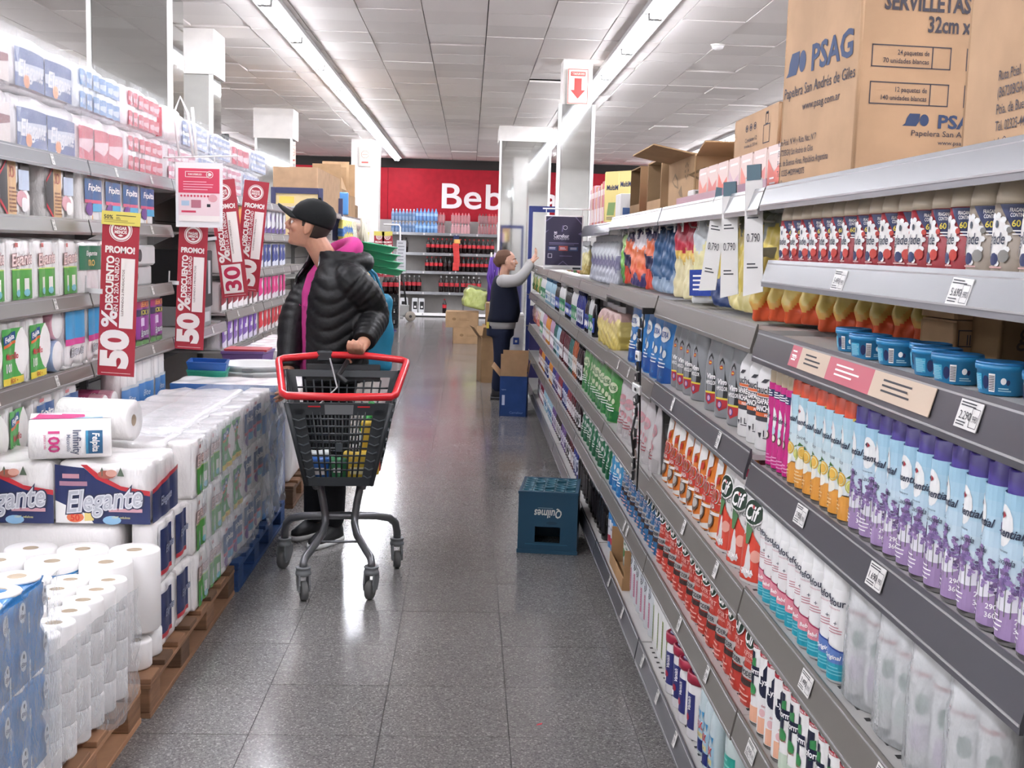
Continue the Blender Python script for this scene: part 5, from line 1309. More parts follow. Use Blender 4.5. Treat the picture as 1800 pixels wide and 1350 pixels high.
# blue Felpita roll
a = Art(.012)
a.rect(-.1, .10, .1, .19, mat('#1d4f86', .4)).text('Felpita', .0, .155, .03, WHITE, 4, .03, .1, w=.15).rect(-.1, .085, .1, .10, mat('#c9456a', .4), 2).ell(-.05, .06, .045, .03, mat('#6a2f86', .4), 2).rect(.0, .05, .1, .085, mat('#3f9fc9', .4), 2).ell(-.02, .022, .014, .014, mat('#e0a04a', .4), 3).rect(-.08, .2, -.03, .213, mat('#c96a6a', .4), 2)
P_FBL = roll_pack('kitchen_roll_pack', 'paper pack', 2, 1, 1, .115, .225, None, a)
# orange black Elegante pack
a = Art(.012)
a.poly([(-.15, .06), (-.1, .0), (-.1, .2), (-.15, .14)], mat('#2a2426', .4)).poly([(-.15, .14), (-.1, .2), (-.1, .21), (-.15, .15)], RED, 2).poly([(-.15, .05), (-.1, -.0), (-.1, .012), (-.15, .065)], RED, 2)
a.rect(-.1, .01, -.02, .2, mat('#d0a878', .45)).rect(-.0, .10, .1, .17, mat('#b9c4d8', .45)).text('30', -.06, .16, .04, mat('#b8705a', .4), 3, .02, w=.06).lines(-.09, .1, .08, 7, .013, .006, mat('#8a5a3c', .4), 3).ell(.03, .07, .05, .03, mat('#d8a0a8', .4), 2).ell(.06, .05, .03, .025, mat('#eceae8', .4), 3).poly([(.02, .17), (.1, .17), (.1, .2), (.0, .205)], mat('#4a4442', .45), 2)
P_EOR = roll_pack('toilet_roll_pack', 'paper pack', 3, 1, 2, .1, .105, None, a)
# purple offer pack
a = Art(.012)
a.rect(-.11, .03, .11, .22, mat('#8a2f8a', .4)).rect(-.11, .19, .11, .222, mat('#a02060', .4), 2).text('OFERTA', .02, .206, .024, mat('#e8963a', .4), 4, .03, 0, w=.15).rect(-.11, .15, .11, .183, mat('#2a1f4a', .4), 2).text('PACK X4', .02, .167, .022, mat('#d8cf4a', .4), 4, .03, 0, w=.14)
eleg(a, .01, .07, .032); a.rect(-.11, .01, .11, .04, mat('#6a9a5a', .4), 1).rect(-.05, .1, .02, .14, mat('#d8c4de', .4), 2)
P_EPU = roll_pack('toilet_roll_pack', 'paper pack', 2, 2, 2, .11, .115, None, a)
# lying pink and blue round roll
def lying(c1, c2, nm):
    mb = MB(); mb.lathe([(.02, 0), (.058, .004), (.062, .014), (.062, .19), (.058, .20), (.02, .204)], mat('#ddd2d6', .35, 'film'), 18, mats=[mat('#e9e6e4', .5)]+[mat(c1, .35, 'film')]*3+[mat('#e9e6e4', .5)])
    P = Proto('paper_roll_pack', 'paper pack', mb)
    a = Art(.01); a.rect(-.1, .05, .1, .14, mat(c2, .4)).text(nm, .0, .12, .02, mat('#e9dcd6', .4), 3, .02, 0, w=.12).text('servilletas', .0, .07, .016, mat('#c93a54', .4), 3, .02, 0, w=.10)
    p = MB(); p.art(a, around([(.062, .014), (.062, .19)])); P.part('print', p)
    return P
P_LYB, P_LYPK = lying('#8fa8cc', '#4a4a8c', 'Elegante'), lying('#d89aa8', '#b04a74', 'Servirollo')

# second level
row(P_EOR, 3, (XL-.073, 3.62, 1.551), (XL-.073, 4.52, 1.551), LZ, 'toilet roll pack with orange panel and black and red corners, {o} from the camera', 'orange and black roll packs', rj=.04)
row(P_EOR, 3, (XL-.19, 3.62, 1.551), (XL-.19, 4.52, 1.551), LZ, 'orange panelled roll pack in the back row, {o} from the camera', 'orange and black roll packs in the back row', rj=.04)
row(P_FBL, 4, (XL-.073, 4.87, 1.551), (XL-.073, 5.66, 1.551), LZ, 'white and blue kitchen roll pack with a pink stripe, {o} after the first flag', 'blue kitchen roll packs', rj=.05, sc=(1, 1, .95))
# third level
row(P_EGR, 5, (XL-.077, 3.60, 1.256), (XL-.077, 4.57, 1.256), LZ, 'kitchen roll pack with pink script over a green field, {o} from the camera', 'green field kitchen roll packs', rj=.06)
row(P_EGR, 5, (XL-.198, 3.60, 1.256), (XL-.198, 4.57, 1.256), LZ, 'green field kitchen roll pack in the back row, {o} from the camera', 'green field kitchen roll packs in the back row')
gg = roll_pack('kitchen_roll_pack', 'paper pack', 2, 1, 1, .11, .22, None, Art(.012).rect(-.1, .1, .1, .2, mat('#1f6a48', .4)).text('Elegante', 0, .17, .02, WHITE, 4, .02, .2, w=.1).text('ORO', .0, .13, .026, mat('#d8b45a', .4), 4, .03, w=.06))
row(gg, 2, (XL-.073, 4.83, 1.256), (XL-.073, 5.06, 1.256), LZ, 'white roll pack with a dark green top, {o} one right of the first flag', 'dark green topped roll packs')
# fourth level
row(P_FGR, 4, (XL-.073, 3.55, .966), (XL-.073, 4.22, .966), LZ, 'bright green kitchen roll pack with a yellow base, {o} from the camera', 'bright green roll packs', rj=.05)
row(P_FGR, 4, (XL-.18, 3.55, .966), (XL-.18, 4.22, .966), LZ, 'bright green roll pack in the back row, {o} from the camera', 'bright green roll packs in the back row')
for i, (z, P) in enumerate(((1.03, P_LYB), (1.156, P_LYPK))):
    P.place((XL-.073, 4.45, z), 0, ('blue lying napkin roll on the fourth shelf under a pink one', 'pink lying napkin roll on top of the blue one')[i], None, rot=(0, PI/2, .0)).location.x = XL-.03-.2
a = Art(.012); a.rect(-.1, .12, .1, .23, mat('#2f94c9', .4)).rect(-.1, .095, .1, .12, mat('#c93a86', .4)); eleg(a, 0, .07, .032)
ex = roll_pack('toilet_roll_pack', 'paper pack', 2, 1, 2, .11, .12, None, a)
row(ex, 2, (XL-.073, 4.63, .966), (XL-.073, 4.86, .966), LZ, 'sky blue and white roll pack partly behind the first flag, {o} from the camera', 'sky blue roll packs')
row(P_EPU, 4, (XL-.135, 5.10, .966), (XL-.135, 5.85, .966), LZ, 'purple offer roll pack with orange and yellow lettering, {o} from the first flag', 'purple offer packs', rj=.03)
# lower level behind the pallets
row(P_FGR, 3, (XL-.073, 3.55, .681), (XL-.073, 4.0, .681), LZ, 'green kitchen roll pack low behind the pallets, {o} from the camera', 'green packs on the low shelf')
row(P_FBL, 2, (XL-.073, 4.28, .681), (XL-.073, 4.55, .681), LZ, 'blue kitchen roll pack low behind the pallets, {o} from the camera', 'blue packs on the low shelf')
for i in range(4):
    P_LYPK.place((XL-.23, 4.74+i*.135, .745), 0, 'lying pink napkin roll low under the first flag, %s from the camera' % ORD[i], 'lying pink rolls on the low shelf', rot=(0, PI/2, 0))
a = Art(.012); a.rect(-.11, .012, .11, .11, mat('#3f7fc0', .4)).rect(-.11, .11, .11, .125, mat('#c8cccf', .4)); a.text('Elite', 0, .06, .03, mat('#dfe6ee', .4), 3, .01, .3, w=.09)
bl = roll_pack('kitchen_roll_pack', 'paper pack', 2, 1, 1, .115, .23, None, a)
row(bl, 3, (XL-.073, 5.35, .681), (XL-.073, 5.87, .681), LZ, 'white roll pack with a blue lower half between the flags, {o} from the camera', 'blue bottomed roll packs')

# bales on the top shelf
def bale(cells, cz, c1, c2, txt=None, w=.63, h=.2, dot=None, base='#e9e3e4'):
    a = Art(.03); cw = w*.94/cells; chh = h*.9/cz
    for i in range(cells):
        for j in range(cz):
            x0 = -w*.47+i*cw; y0 = h*.05+j*chh
            a.rect(x0+.004, y0+.006, x0+cw-.004, y0+chh*.78, mat(c1, .4), 1)
            a.poly([(x0+.006, y0+chh*.3), (x0+cw*.5, y0+chh*.2), (x0+cw-.006, y0+chh*.42), (x0+cw-.006, y0+chh*.55), (x0+.006, y0+chh*.48)], mat(c2, .4), 2)
            if txt: a.text(txt, x0+cw/2, y0+chh*.4, min(.06, chh*.35), mat('#e9e6ea', .4), 3, .02, .2, w=cw*.82)
            if dot: a.ell(x0+cw*.3, y0+chh*.16, .025, .025, mat(dot, .4), 3, 12)
    rr_ = random.Random(cells*7+cz)
    ph = [rr_.uniform(0, 6) for _ in range(3)]
    def bulge(p, n):
        k = -.012*(1-abs(math.sin(PI*(p.x+w/2)/(w/cells)))) if abs(n.y) > .4 else 0
        return n*(k+.006*math.sin(17*p.x+ph[0])*math.sin(23*p.z+ph[1]))
    mb = MB(); mb.soft(w, .34, h, .035, mat(base, .3, 'film'), (max(8, cells*4), 4, 8), bulge)
    P = Proto('paper_bale', 'paper bale', mb)
    def fr(x, y, l): return Vector((x, -.17+.012*(1-abs(math.sin(PI*(x+w/2)/(w/cells))))-.007-.0006*l, y))
    p = MB(); p.art(a, fr); P.part('print', p)
    s = MB()                                            # loose outer film
    nx, nz = 14, 6; vs = [Vector((-w*.52+w*1.04*i/nx, -.183-.012*rr_.random(), h*(.04+.98*j/nz))) for j in range(nz+1) for i in range(nx+1)]
    s.add(vs, [(j*(nx+1)+i, j*(nx+1)+i+1, (j+1)*(nx+1)+i+1, (j+1)*(nx+1)+i) for j in range(nz) for i in range(nx)], mat('#eceef0', .12, 'clear', 0., .2), True)
    P.part('outer_film', s)
    return P
B_RED = bale(1, 1, '#e4d6d0', '#8a3a40', None, dot='#d8cf6a'); B_BLU = bale(2, 1, '#3f5490', '#c9ccda', 'Elegante', dot='#e08a4a'); B_LBL = bale(6, 2, '#6f94c4', '#c3cde0', base='#e6e8ee'); B_PNK = bale(6, 2, '#c93a50', '#e6b4bc', base='#f0e2e4'); B_PNK2 = bale(3, 1, '#c93a54', '#e8c0c6', base='#f0e2e4')
B_GRY = bale(5, 2, '#a4b0d0', '#e4e6ee', base='#e9e9ef'); B_PP = bale(4, 2, '#d0889a', '#f0e0e4', base='#f0e6e8')
kinds = [('white red and yellow paper bale', B_RED, B_RED), ('navy and white paper bale', B_BLU, B_BLU), ('light blue paper bale', B_LBL, B_PNK2), ('pink and red paper bale', B_PNK, B_PNK)]
for i, (n, up, lo) in enumerate(kinds):
    y = (3.76, 4.40, 5.03, 5.69)[i]
    lo.place((XL-.20, y, 1.792), LZ, ('lower ' if lo is not B_PNK2 else 'lower pink ')+(n if lo is not B_PNK2 else 'paper bale under the light blue one')+(' on the top left shelf' if lo is not B_PNK2 else ''), 'paper bales on the top left shelf')
    up.place((XL-.21, y+.01, 1.999), LZ+RND.uniform(-.04, .04), 'topmost '+n+' on the top left shelf', 'paper bales on the top left shelf')
for i, (P, n) in enumerate(((B_PP, 'pink'), (B_GRY, 'pale blue'), (B_PP, 'rose'), (B_GRY, 'grey blue'), (B_PP, 'white and pink'))):
    y = 6.72+i*.66
    if i > 3: continue
    P.place((XL-.20, y-.32, 1.779 if y-.32 > 7.66 else 1.792), LZ, 'lower %s paper bale beyond the second flag, %s from it' % (n, ORD[i]), 'paper bales beyond the flags')
    (B_GRY, B_GRY, B_PNK2, B_GRY, B_PP)[i].place((XL-.21, y+.02, 1.986 if y > 7.35 else 1.999), LZ, 'upper paper bale beyond the second flag, %s from it' % ORD[i], 'upper paper bales beyond the flags', sc=(1, 1, .85))
# the pink bundle whose end faces the camera
a = Art(.03); a.rect(-.14, .02, .14, .17, mat('#cf2f48', .35)).text('familiar', -.03, .15, .026, mat('#e9c3c8', .4), 2, .02, .1, w=.18).rect(-.07, .105, .02, .128, mat('#e6dcdc', .4), 2).rect(-.06, .045, .01, .098, mat('#dfe6ee', .4), 2).text('540', -.025, .075, .032, NAVY, 3, .03, w=.055).ell(.07, .09, .024, .03, mat('#d89a4a', .4), 2).ell(.07, .045, .03, .022, mat('#d89a4a', .4), 2)
mb = MB(); mb.soft(.33, .3, .19, .04, mat('#f0e4e6', .3, 'film'), (8, 6, 6), lambda p, n: n*.006*math.sin(19*p.x)*math.sin(25*p.z))
o = obj('paper_bale', mb, None, (XL-.19, 6.225, 1.999), 0, 'pink paper bale marked 540, its end turned to the camera', 'paper bale')
p = MB(); p.art(a, lambda x, y, l: Vector((x, -.158-.0006*l, y))); obj('print', p, o)
# far bays
fk = [(1.536, [('orange topped pack', '#e0942a', '#e8e4e0'), ('white and purple pack', '#e6e4e8', '#5a3f8c')]), (1.276, [('rose pack', '#d069a0', '#e8c4d8'), ('navy blue pack', '#2a3a86', '#dfe2ee')]), (1.021, [('white pack with dark red label', '#8a2430', '#ece8e8'), ('magenta pack', '#d8247a', '#ece4e8')]), (.776, [('purple roll pack', '#6a3f96', '#d8cfe2'), ('red label roll pack', '#c92f3a', '#ece4e4')])]
for z, kk in fk:
    for j, (n, c1, c2) in enumerate(kk):
        a = Art(.02)
        a.rect(-.07, .02, .07, .19, mat(c1, .4)).ell(.02, .14, .035, .035, mat(c2, .4), 2, 12).poly([(-.07, .02), (.07, .02), (.07, .09), (-.07, .05)], mat(c2, .4), 2)
        if n[:3] == 'pur': a.text('Elite', .0, .12, .026, WHITE, 3, .03, .1, w=.08)
        if n[:3] == 'nav': a.text('Prim', .0, .15, .028, WHITE, 3, .03, .1, w=.08)
        P = roll_pack('paper_pack', 'paper pack', 1, 1, 1, .15, .2, None, a)
        y0 = 7.45 if j == 0 else 8.76
        row(P, 7, (XL-.095, y0, z), (XL-.095, y0+1.06, z), LZ, '%s left of the man, {o} from the camera' % n, '%ss on the left shelf' % n, rj=.06)
# empty bay oddments
t = empty('price_checker', 'black price checker cabinet on the empty grey shelf behind the second flag', 'machine', (XL-.18, 6.98, .967), LZ)
mb = MB(); mb.box(-.1, -.16, .12, .1, .16, .46, BLACK, .006); obj('cabinet', mb, t)
mb = MB(); mb.box(-.11, -.15, 0, .11, .15, .12, mat('#8f9092', .4), .006); mb.box(-.06, -.1515, .03, .06, -.15, .09, mat('#c4c6c8', .4)); obj('base_box', mb, t)
mb = MB(); mb.box(-.03, -.1645, .2, .03, -.16, .4, mat('#b9bcc0', .4)); obj('side_label', mb, t)
for i, (z, d) in enumerate(((1.30, .34), (1.42, .40))):
    mb = MB(); mb.box(-.2, -d/2, 0, .2, d/2, .1, mat('#c3c3c2', .4, 'scuff'), .01);
    o = obj('metal_drawer', mb, None, (XL-.3, 6.5, z-.233 if i == 0 else 1.1675+.0), LZ, ('lower', 'upper')[i]+' grey metal drawer on the empty shelf between the flags', 'drawer')
    o.location = (XL-.24, 5.72-.04*i, 1.2565+i*.1015)
    k = MB(); k.lathe([(.03, 0), (.03, .004)], mat('#3a3a3c', .5), 14, 1, 1, M=Matrix.Translation((-.08, -d/2, .05)) @ Matrix.Rotation(PI/2, 4, 'X')); obj('round_badge', k, o)

# upright discount flags
MAR = mat('#a82636', .45); IVO = mat('#efe6e0', .5); YEL = mat('#e0cf5a', .5)
def flag(pct, label, loc, rot, top=False, tab=False):
    w, h = .15, .67
    mb = MB(); mb.box(-w/2, -.0012, -h/2, w/2, .0012, h/2, MAR)
    o = obj('discount_flag', mb, None, loc, 0, label, 'sign', 'hanging discount flags', rot=rot)
    a = Art(); Y = lambda v: .335-.67*(v-50)/1260
    a.ring(-.0, Y(180), .047, .003, IVO).ring(0, Y(180), .041, .009, IVO).text('PAGAR', 0, Y(165), .013, IVO, 2, .04, w=.05).text('MENOS', 0, Y(195), .013, IVO, 2, .04, w=.05).poly([(-.012, Y(222)), (0, Y(212)), (.012, Y(222)), (0, Y(232))], IVO, 2)
    a.text('PROMO!', .0, Y(330), .026, IVO, 2, .05, 0, w=.12)
    a.text('DESCUENTO', -.038, Y(590), .030, IVO, 2, .045, 0, rot=PI/2, w=.222).text('EN LA 2DA UNIDAD', -.010, Y(600), .018, IVO, 2, .02, 0, rot=PI/2, w=.222)
    a.text('%', -.036, Y(865), .062, IVO, 2, .03, 0, rot=PI/2, w=.072)
    a.rect(.006, Y(935), .062, Y(395), IVO).text('LLEVANDO 2 PRODUCTOS', .017, Y(660), .009, mat('#6a4a4c', .5), 3, .01, 0, rot=PI/2, w=.19)
    if pct == '30':
        a.rect(-.06, Y(1265), .05, Y(955), IVO, 3).text('30', -.006, Y(1110), .088, mat('#c01f4a', .4), 4, .03, 0, rot=PI/2, w=.14)
    else: a.text(pct, -.012, Y(1100), .105, IVO, 2, .06, 0, rot=PI/2, w=.16)
    a.rect(-.06, Y(1290), .06, Y(1287), IVO)
    p = MB(); p.art(a, flat((0, -.0012, 0), (1, 0, 0), (0, 0, 1), .0004)); obj('print', p, o)
    if top:
        t = MB(); t.box(-.078, -.005, h/2-.05, .078, -.0028, h/2+.005, YEL); b = Art(); b.text('50%', -.05, h/2-.018, .016, TXD, 2, .02).rect(-.02, h/2-.012, .06, h/2-.009, TXD).lines(-.068, h/2-.032, .13, 2, .007, .002, mat('#8a7a3a', .5)).lines(-.02, h/2-.02, .02, 2, .006, .002, TXD)
        t.art(b, flat((0, -.005, 0), (1, 0, 0), (0, 0, 1), .0004)); obj('yellow_ticket', t, o)
    ar = max(.03, loc[0]-XL-.06); c = MB(); c.box(-w/2-ar, -.003, .0, -w/2+.01, .003, .02, mat('#d9d9d9', .3)); c.box(-w/2-ar, -.003, .02, -w/2-ar+.006, .003, .07, mat('#d9d9d9', .3)); obj('clip', c, o)
    return o
flag('50', 'dark red upright flag reading 50% discount with a yellow ticket on top', (-1.438, 4.73, 1.258), (0, .05, .0), top=True)
flag('50', 'dark red upright flag reading 50% discount under the pink notice', (-1.455, 6.03, 1.25), (0, .045, .0))
flag('30', 'tilted dark red flag with 30 in a white panel', (-1.385, 6.62, 1.50), (0, -.12, .1))
flag('50', 'rearmost dark red flag half hidden behind the tilted one', (-1.335, 7.05, 1.52), (0, .10, 0))
nb = empty('notice_holder', 'pink promotional notice in a clear holder under a white rod', 'sign', (-1.40, 5.98, 1.715))
mb = MB(); mb.box(-.12, -.002, -.16, .12, .002, .17, mat('#e9e7e6', .35)); obj('holder', mb, nb)
mb = MB(); mb.box(-.105, -.004, -.13, .105, -.0022, .14, mat('#e9cfd2', .4)); q = obj('sheet', mb, nb)
a = Art(); PK2 = mat('#cf3a58', .4)
a.rect(-.105, .015, .105, .14, PK2).frame(-.07, .095, .05, .125, .003, IVO, 2).text('PROMO SUPERMERCADO', -.02, .11, .010, IVO, 3, .02, w=.07).ring(.055, .11, .018, .003, IVO, 2).poly([(.043, .11), (.055, .12), (.067, .11), (.055, .10)], IVO, 2).lines(-.08, .07, .16, 4, .013, .004, mat('#eeb4be', .4), 3)
for k in range(9): a.ell(-.09+k*.017, .0, .006, .006, PK2, 2, 8)
a.rect(-.04, -.06, .01, -.02, mat('#b06a78', .5), 2).rect(-.09, -.05, -.05, -.025, mat('#a8c0d4', .5), 2).ell(.07, -.01, .024, .02, mat('#d89aa0', .5), 2).rect(.04, -.055, .058, -.04, TXD, 2).lines(-.09, -.085, .1, 1, .01, .01, PK2, 2).rect(-.105, -.13, .105, -.1, IVO, 2)
p = MB(); p.art(a, flat((0, -.004, 0), (1, 0, 0), (0, 0, 1))); obj('print', p, q)
mb = MB(); mb.tube([(-.18, 0, .19), (.2, 0, .21)], .004, WHITE, 8)
for x in (-.08, .08): mb.tube([(x, 0, .17), (x, 0, .2)], .0025, WHITE, 6)
obj('rod', mb, nb)
mb = MB(); mb.tube([(-.10, .0, .2), (-.13, .02, .42), (-.10, .03, .5), (-.06, .02, .42), (-.03, 0, .2)], .007, WHITE, 6); mb.tube([(-.02, .03, .2), (-.04, .03, .45)], .008, WHITE, 6); obj('bracket', mb, nb)
# ------------------------------------------------------------------ pallets of paper along the left side
WOOD = mat('#8f6748', .8, 'wood'); WOOD2 = mat('#a87a56', .8, 'wood'); WOODB = mat('#1f4478', .7, 'wood'); WOODD = mat('#6a4e38', .85, 'wood')
def pallet(label, y0, y1, x0, x1, m, m2):
    t = empty('pallet', label, 'pallet', ((x0+x1)/2, (y0+y1)/2, 0), 0, 'pallets on the floor')
    L, W = y1-y0, x1-x0
    for i in range(3):
        cx = -W/2+.05+i*(W-.1)/2
        mb = MB(); mb.box(cx-.05, -L/2, 0, cx+.05, L/2, .018, m, .002); obj('plank', mb, t)
        for j in range(4):
            cy = -L/2+.06+j*(L-.12)/3
            mb = MB(); mb.box(cx-.048, cy-.06, .018, cx+.048, cy+.06, .095, m2 if (i+j) % 2 else m, .003); obj('block', mb, t)
        mb = MB(); mb.box(cx-.05, -L/2, .095, cx+.05, L/2, .11, m, .002); obj('plank', mb, t)
    n = max(5, int(L/.15))
    for j in range(n):
        cy = -L/2+.055+j*(L-.11)/(n-1)
        mb = MB(); mb.box(-W/2, cy-.05, .11, W/2, cy+.05, .128, m2 if j % 2 else m, .002); obj('plank', mb, t)
    return t
pallet('light wooden pallet nearest the camera under the white rolls', 2.05, 3.41, -1.50, -.985, WOOD2, WOOD)
pallet('brown wooden pallet under the green kitchen roll packs', 3.44, 4.72, -1.50, -.965, WOOD, WOODD)
pallet('blue painted pallet under the silver wrapped stack', 4.75, 5.98, -1.50, -.955, WOODB, WOODB)
pallet('dark pallet under the navy banded packs behind the man', 6.3, 7.4, -1.5, -.96, WOODD, WOOD)
pallet('second dark pallet farther along behind the man', 7.45, 8.7, -1.5, -.96, WOODD, WOOD)

# single rolls with an open core
CARD = mat('#b9a892', .9)
PAPER = mat('#f3f0ee', .75, 'paper')
def roll_mesh(r, h, rc=.021, wrap=None, film=False):
    m = mat('#f2efed', .4, 'film') if film else PAPER
    mb = MB()
    pr = [(rc, .004), (r*.94, 0), (r, .006), (r, h-.006), (r*.94, h), (rc+.004, h-.001), (rc, h-.003), (rc-.002, h-.05), (0, h-.052)]
    mb.lathe(pr, m, 18, mats=[m]*5+[m, CARD, CARD])
    if wrap:
        p = MB()
        mb.art(wrap, around([(r, 0), (r, h)], off=.0006))
    return mb
# blue wrapped toilet roll packs, aisle face towards the walkway
bluef = mat('#1679bd', .3, 'film')
def blue_pack():
    nx, dr, hr = 6, .112, .112
    a = Art(.01)
    for i in range(nx):
        for j in range(2):
            cx = -nx*dr/2+(i+.5)*dr; y = j*hr
            a.ell(cx-.012+.02*(i % 2), y+.072, .016, .024, mat('#dfe6ec', .4), 2, 14).text('Elite', cx-.012+.02*(i % 2), y+.065, .010, NAVY, 3, .02, .2, w=.024).ell(cx-.012+.02*(i % 2), y+.083, .004, .006, TXD, 3, 8)
            a.rect(cx+.022, y+.012, cx+.036, y+.06, mat('#c9dbe8', .4), 2).text('30 m', cx+.029, y+.036, .008, NAVY, 3, .01, 0, rot=PI/2, w=.03)
    P = roll_pack('toilet_roll_pack', 'paper pack', nx, 2, 2, dr, hr, None, a, bluef)
    # white paper ends showing through the top film
    tp = MB()
    for i in range(nx):
        for k in range(2):
            tp.lathe([(.052, .0), (.054, .004), (.05, .008), (.022, .008), (.02, .004), (0, .003)], PAPER, 16, o=(-nx*dr/2+(i+.5)*dr, (k-.5)*dr, 2*hr-.001), mats=[PAPER]*3+[CARD]*2)
    P.part('roll_ends', tp)
    return P
P_BP = blue_pack()
P_BP.place((-1.095, 2.335, .474), LZ, 'upper blue wrapped toilet roll pack at the front left corner', 'blue wrapped toilet roll packs')
P_BP.place((-1.095, 2.33, .248), LZ, 'lower blue wrapped toilet roll pack at the front left corner', 'blue wrapped toilet roll packs')
P_BP.place((-1.335, 2.335, .474), LZ, 'blue wrapped toilet roll pack behind the upper corner one', 'blue wrapped toilet roll packs')
P_BP.place((-1.335, 2.33, .248), LZ, 'blue wrapped toilet roll pack behind the lower corner one', 'blue wrapped toilet roll packs')
# white packs of small rolls, every roll its own piece
me_small = roll_mesh(.0545, .0885).mesh('roll')
def white_block(label, loc, nx, ny, nz, vis):
    t = empty('toilet_roll_bale', label, 'paper bale', loc)
    for k in range(nz):
        for i in range(nx):
            for j in range(ny):
                if k == nz-1 or i >= nx-1 or j == 0:
                    obj('roll', me_small, t, (-nx*.111/2+(i+.5)*.111+RND.uniform(-.001, .001), -ny*.111/2+(j+.5)*.111, k*.0893+.001))
    return t
# low blocks of white packs under the blue packs
for i, x in enumerate((-1.10, -1.34)):
    P = roll_pack('toilet_roll_pack', 'paper pack', 6, 2, 1, .112, .117, None, None)
    P.place((x, 2.335, .1295), LZ, ('low white toilet roll pack under the blue corner packs', 'low white toilet roll pack behind, under the blue packs')[i], 'low white packs')
wb = white_block('bale of small white toilet rolls in clear film on the nearest pallet', (-1.215, 3.02, .144), 4, 6, 4, 0)
wb.rotation_euler = (-.045, 0, 0)
# clear stretch film hanging over the bales
FILM = mat('#e6e9ec', .1, 'clear', 0., .32)
def film(label, x, y0, y1, z0, z1, seed, ny=26, nz=12, amp=.02, top=0.):
    r = random.Random(seed); vs = []
    ph = [r.uniform(0, 6) for _ in range(6)]
    for j in range(nz+1):
        for i in range(ny+1):
            u, v = i/ny, j/nz
            o = amp*(.5*math.sin(17*u+5*v+ph[0])*math.sin(9*v+ph[1])+.35*math.sin(31*u-11*v+ph[2])+.25*r.random())
            z = z0(u)+(z1(u)-z0(u))*v
            vs.append((x+abs(o)+.004, y0+(y1-y0)*u, z))
    fs = [(j*(ny+1)+i, j*(ny+1)+i+1, (j+1)*(ny+1)+i+1, (j+1)*(ny+1)+i) for j in range(nz) for i in range(ny)]
    if top:
        k = len(vs)
        for i in range(ny+1):
            b = vs[nz*(ny+1)+i]; vs.append((b[0]-top, b[1], b[2]+.004+.006*r.random()))
        fs += [(nz*(ny+1)+i, nz*(ny+1)+i+1, k+i+1, k+i) for i in range(ny)]
    mb = MB(); mb.add(vs, fs, FILM, True)
    return obj('stretch_film', mb, None, (0, 0, 0), 0, label, 'film')
film('clear crinkled film hanging over the white toilet rolls at the front', -.988, 2.64, 3.37, lambda u: .15+.06*math.sin(6*u), lambda u: .50-.05*u, 3, amp=.018)
film('clear film wrapped round the blue toilet roll packs', -.975, 2.0, 2.69, lambda u: .26, lambda u: .70, 5, amp=.012)
# big kitchen rolls standing behind
wr = Art(.012); wr.rect(-.2, .19, .26, .235, mat('#1f7fc0', .4)).rect(-.06, .198, -.01, .23, WHITE, 2)
for k in range(9): wr.rect(-.056+k*.005, .202, -.053+k*.005, .226, TXD, 3)
wr.lines(.02, .225, .1, 3, .009, .004, mat('#bcd8ea', .4), 2).rect(-.2, .14, .26, .19, mat('#2a3f86', .4))
big_l = roll_mesh(.081, .262, .024, wr).mesh('roll'); big = roll_mesh(.081, .262, .024).mesh('roll')
t = empty('giant_roll_pack', 'pack of big white kitchen rolls with blue labels beside the small rolls', 'paper pack', (-1.285, 3.54, .236), 0)
for i in range(3):
    obj('roll', big_l if i == 1 else big, t, (-.17+i*.165+.02, -.07, 0), rz=(0, .3, .25)[i])
    obj('roll', big, t, (-.235+.17+i*.165-.04+.0, .075, 0))
t2 = empty('giant_roll_pack', 'white roll pack lying under the big kitchen rolls', 'paper pack', (-1.22, 3.60, .129))
for i in range(4): obj('roll', me_small, t2, (-.2+i*.125, -.05, .001)); obj('roll', me_small, t2, (-.2+i*.125, .07, .001))
# navy kitchen pack on the corner beneath the large packs
a = Art(.012); nvy = mat('#24305f', .35)
a.rect(-.11, .05, .02, .19, nvy).rect(-.11, .035, .02, .05, mat('#c02a34', .4), 2); eleg(a, -.02, .12, .026, mat('#9aa0b8', .4), mat('#1a2348', .4))
P_NV = roll_pack('kitchen_roll_pack', 'paper pack', 2, 1, 1, .11, .21, None, a)
row(P_NV, 2, (-1.05, 3.80, .130), (-1.05, 4.02, .130), LZ, 'white kitchen roll pack with a navy label on the pallet corner, bottom, {o} from camera', 'navy label packs', rj=.02)
row(P_NV, 2, (-1.06, 3.83, .343), (-1.06, 4.04, .343), LZ, 'white kitchen roll pack with a navy label second layer, {o} from the camera', 'navy label packs', rj=.02)
mb = MB(); mb.soft(.42, .42, .42, .03, FILMW, (5, 5, 5)); obj('paper_bale', mb, None, (-1.345, 3.92, .130), 0, 'plain white film wrapped bale under the large script packs', 'paper bale')
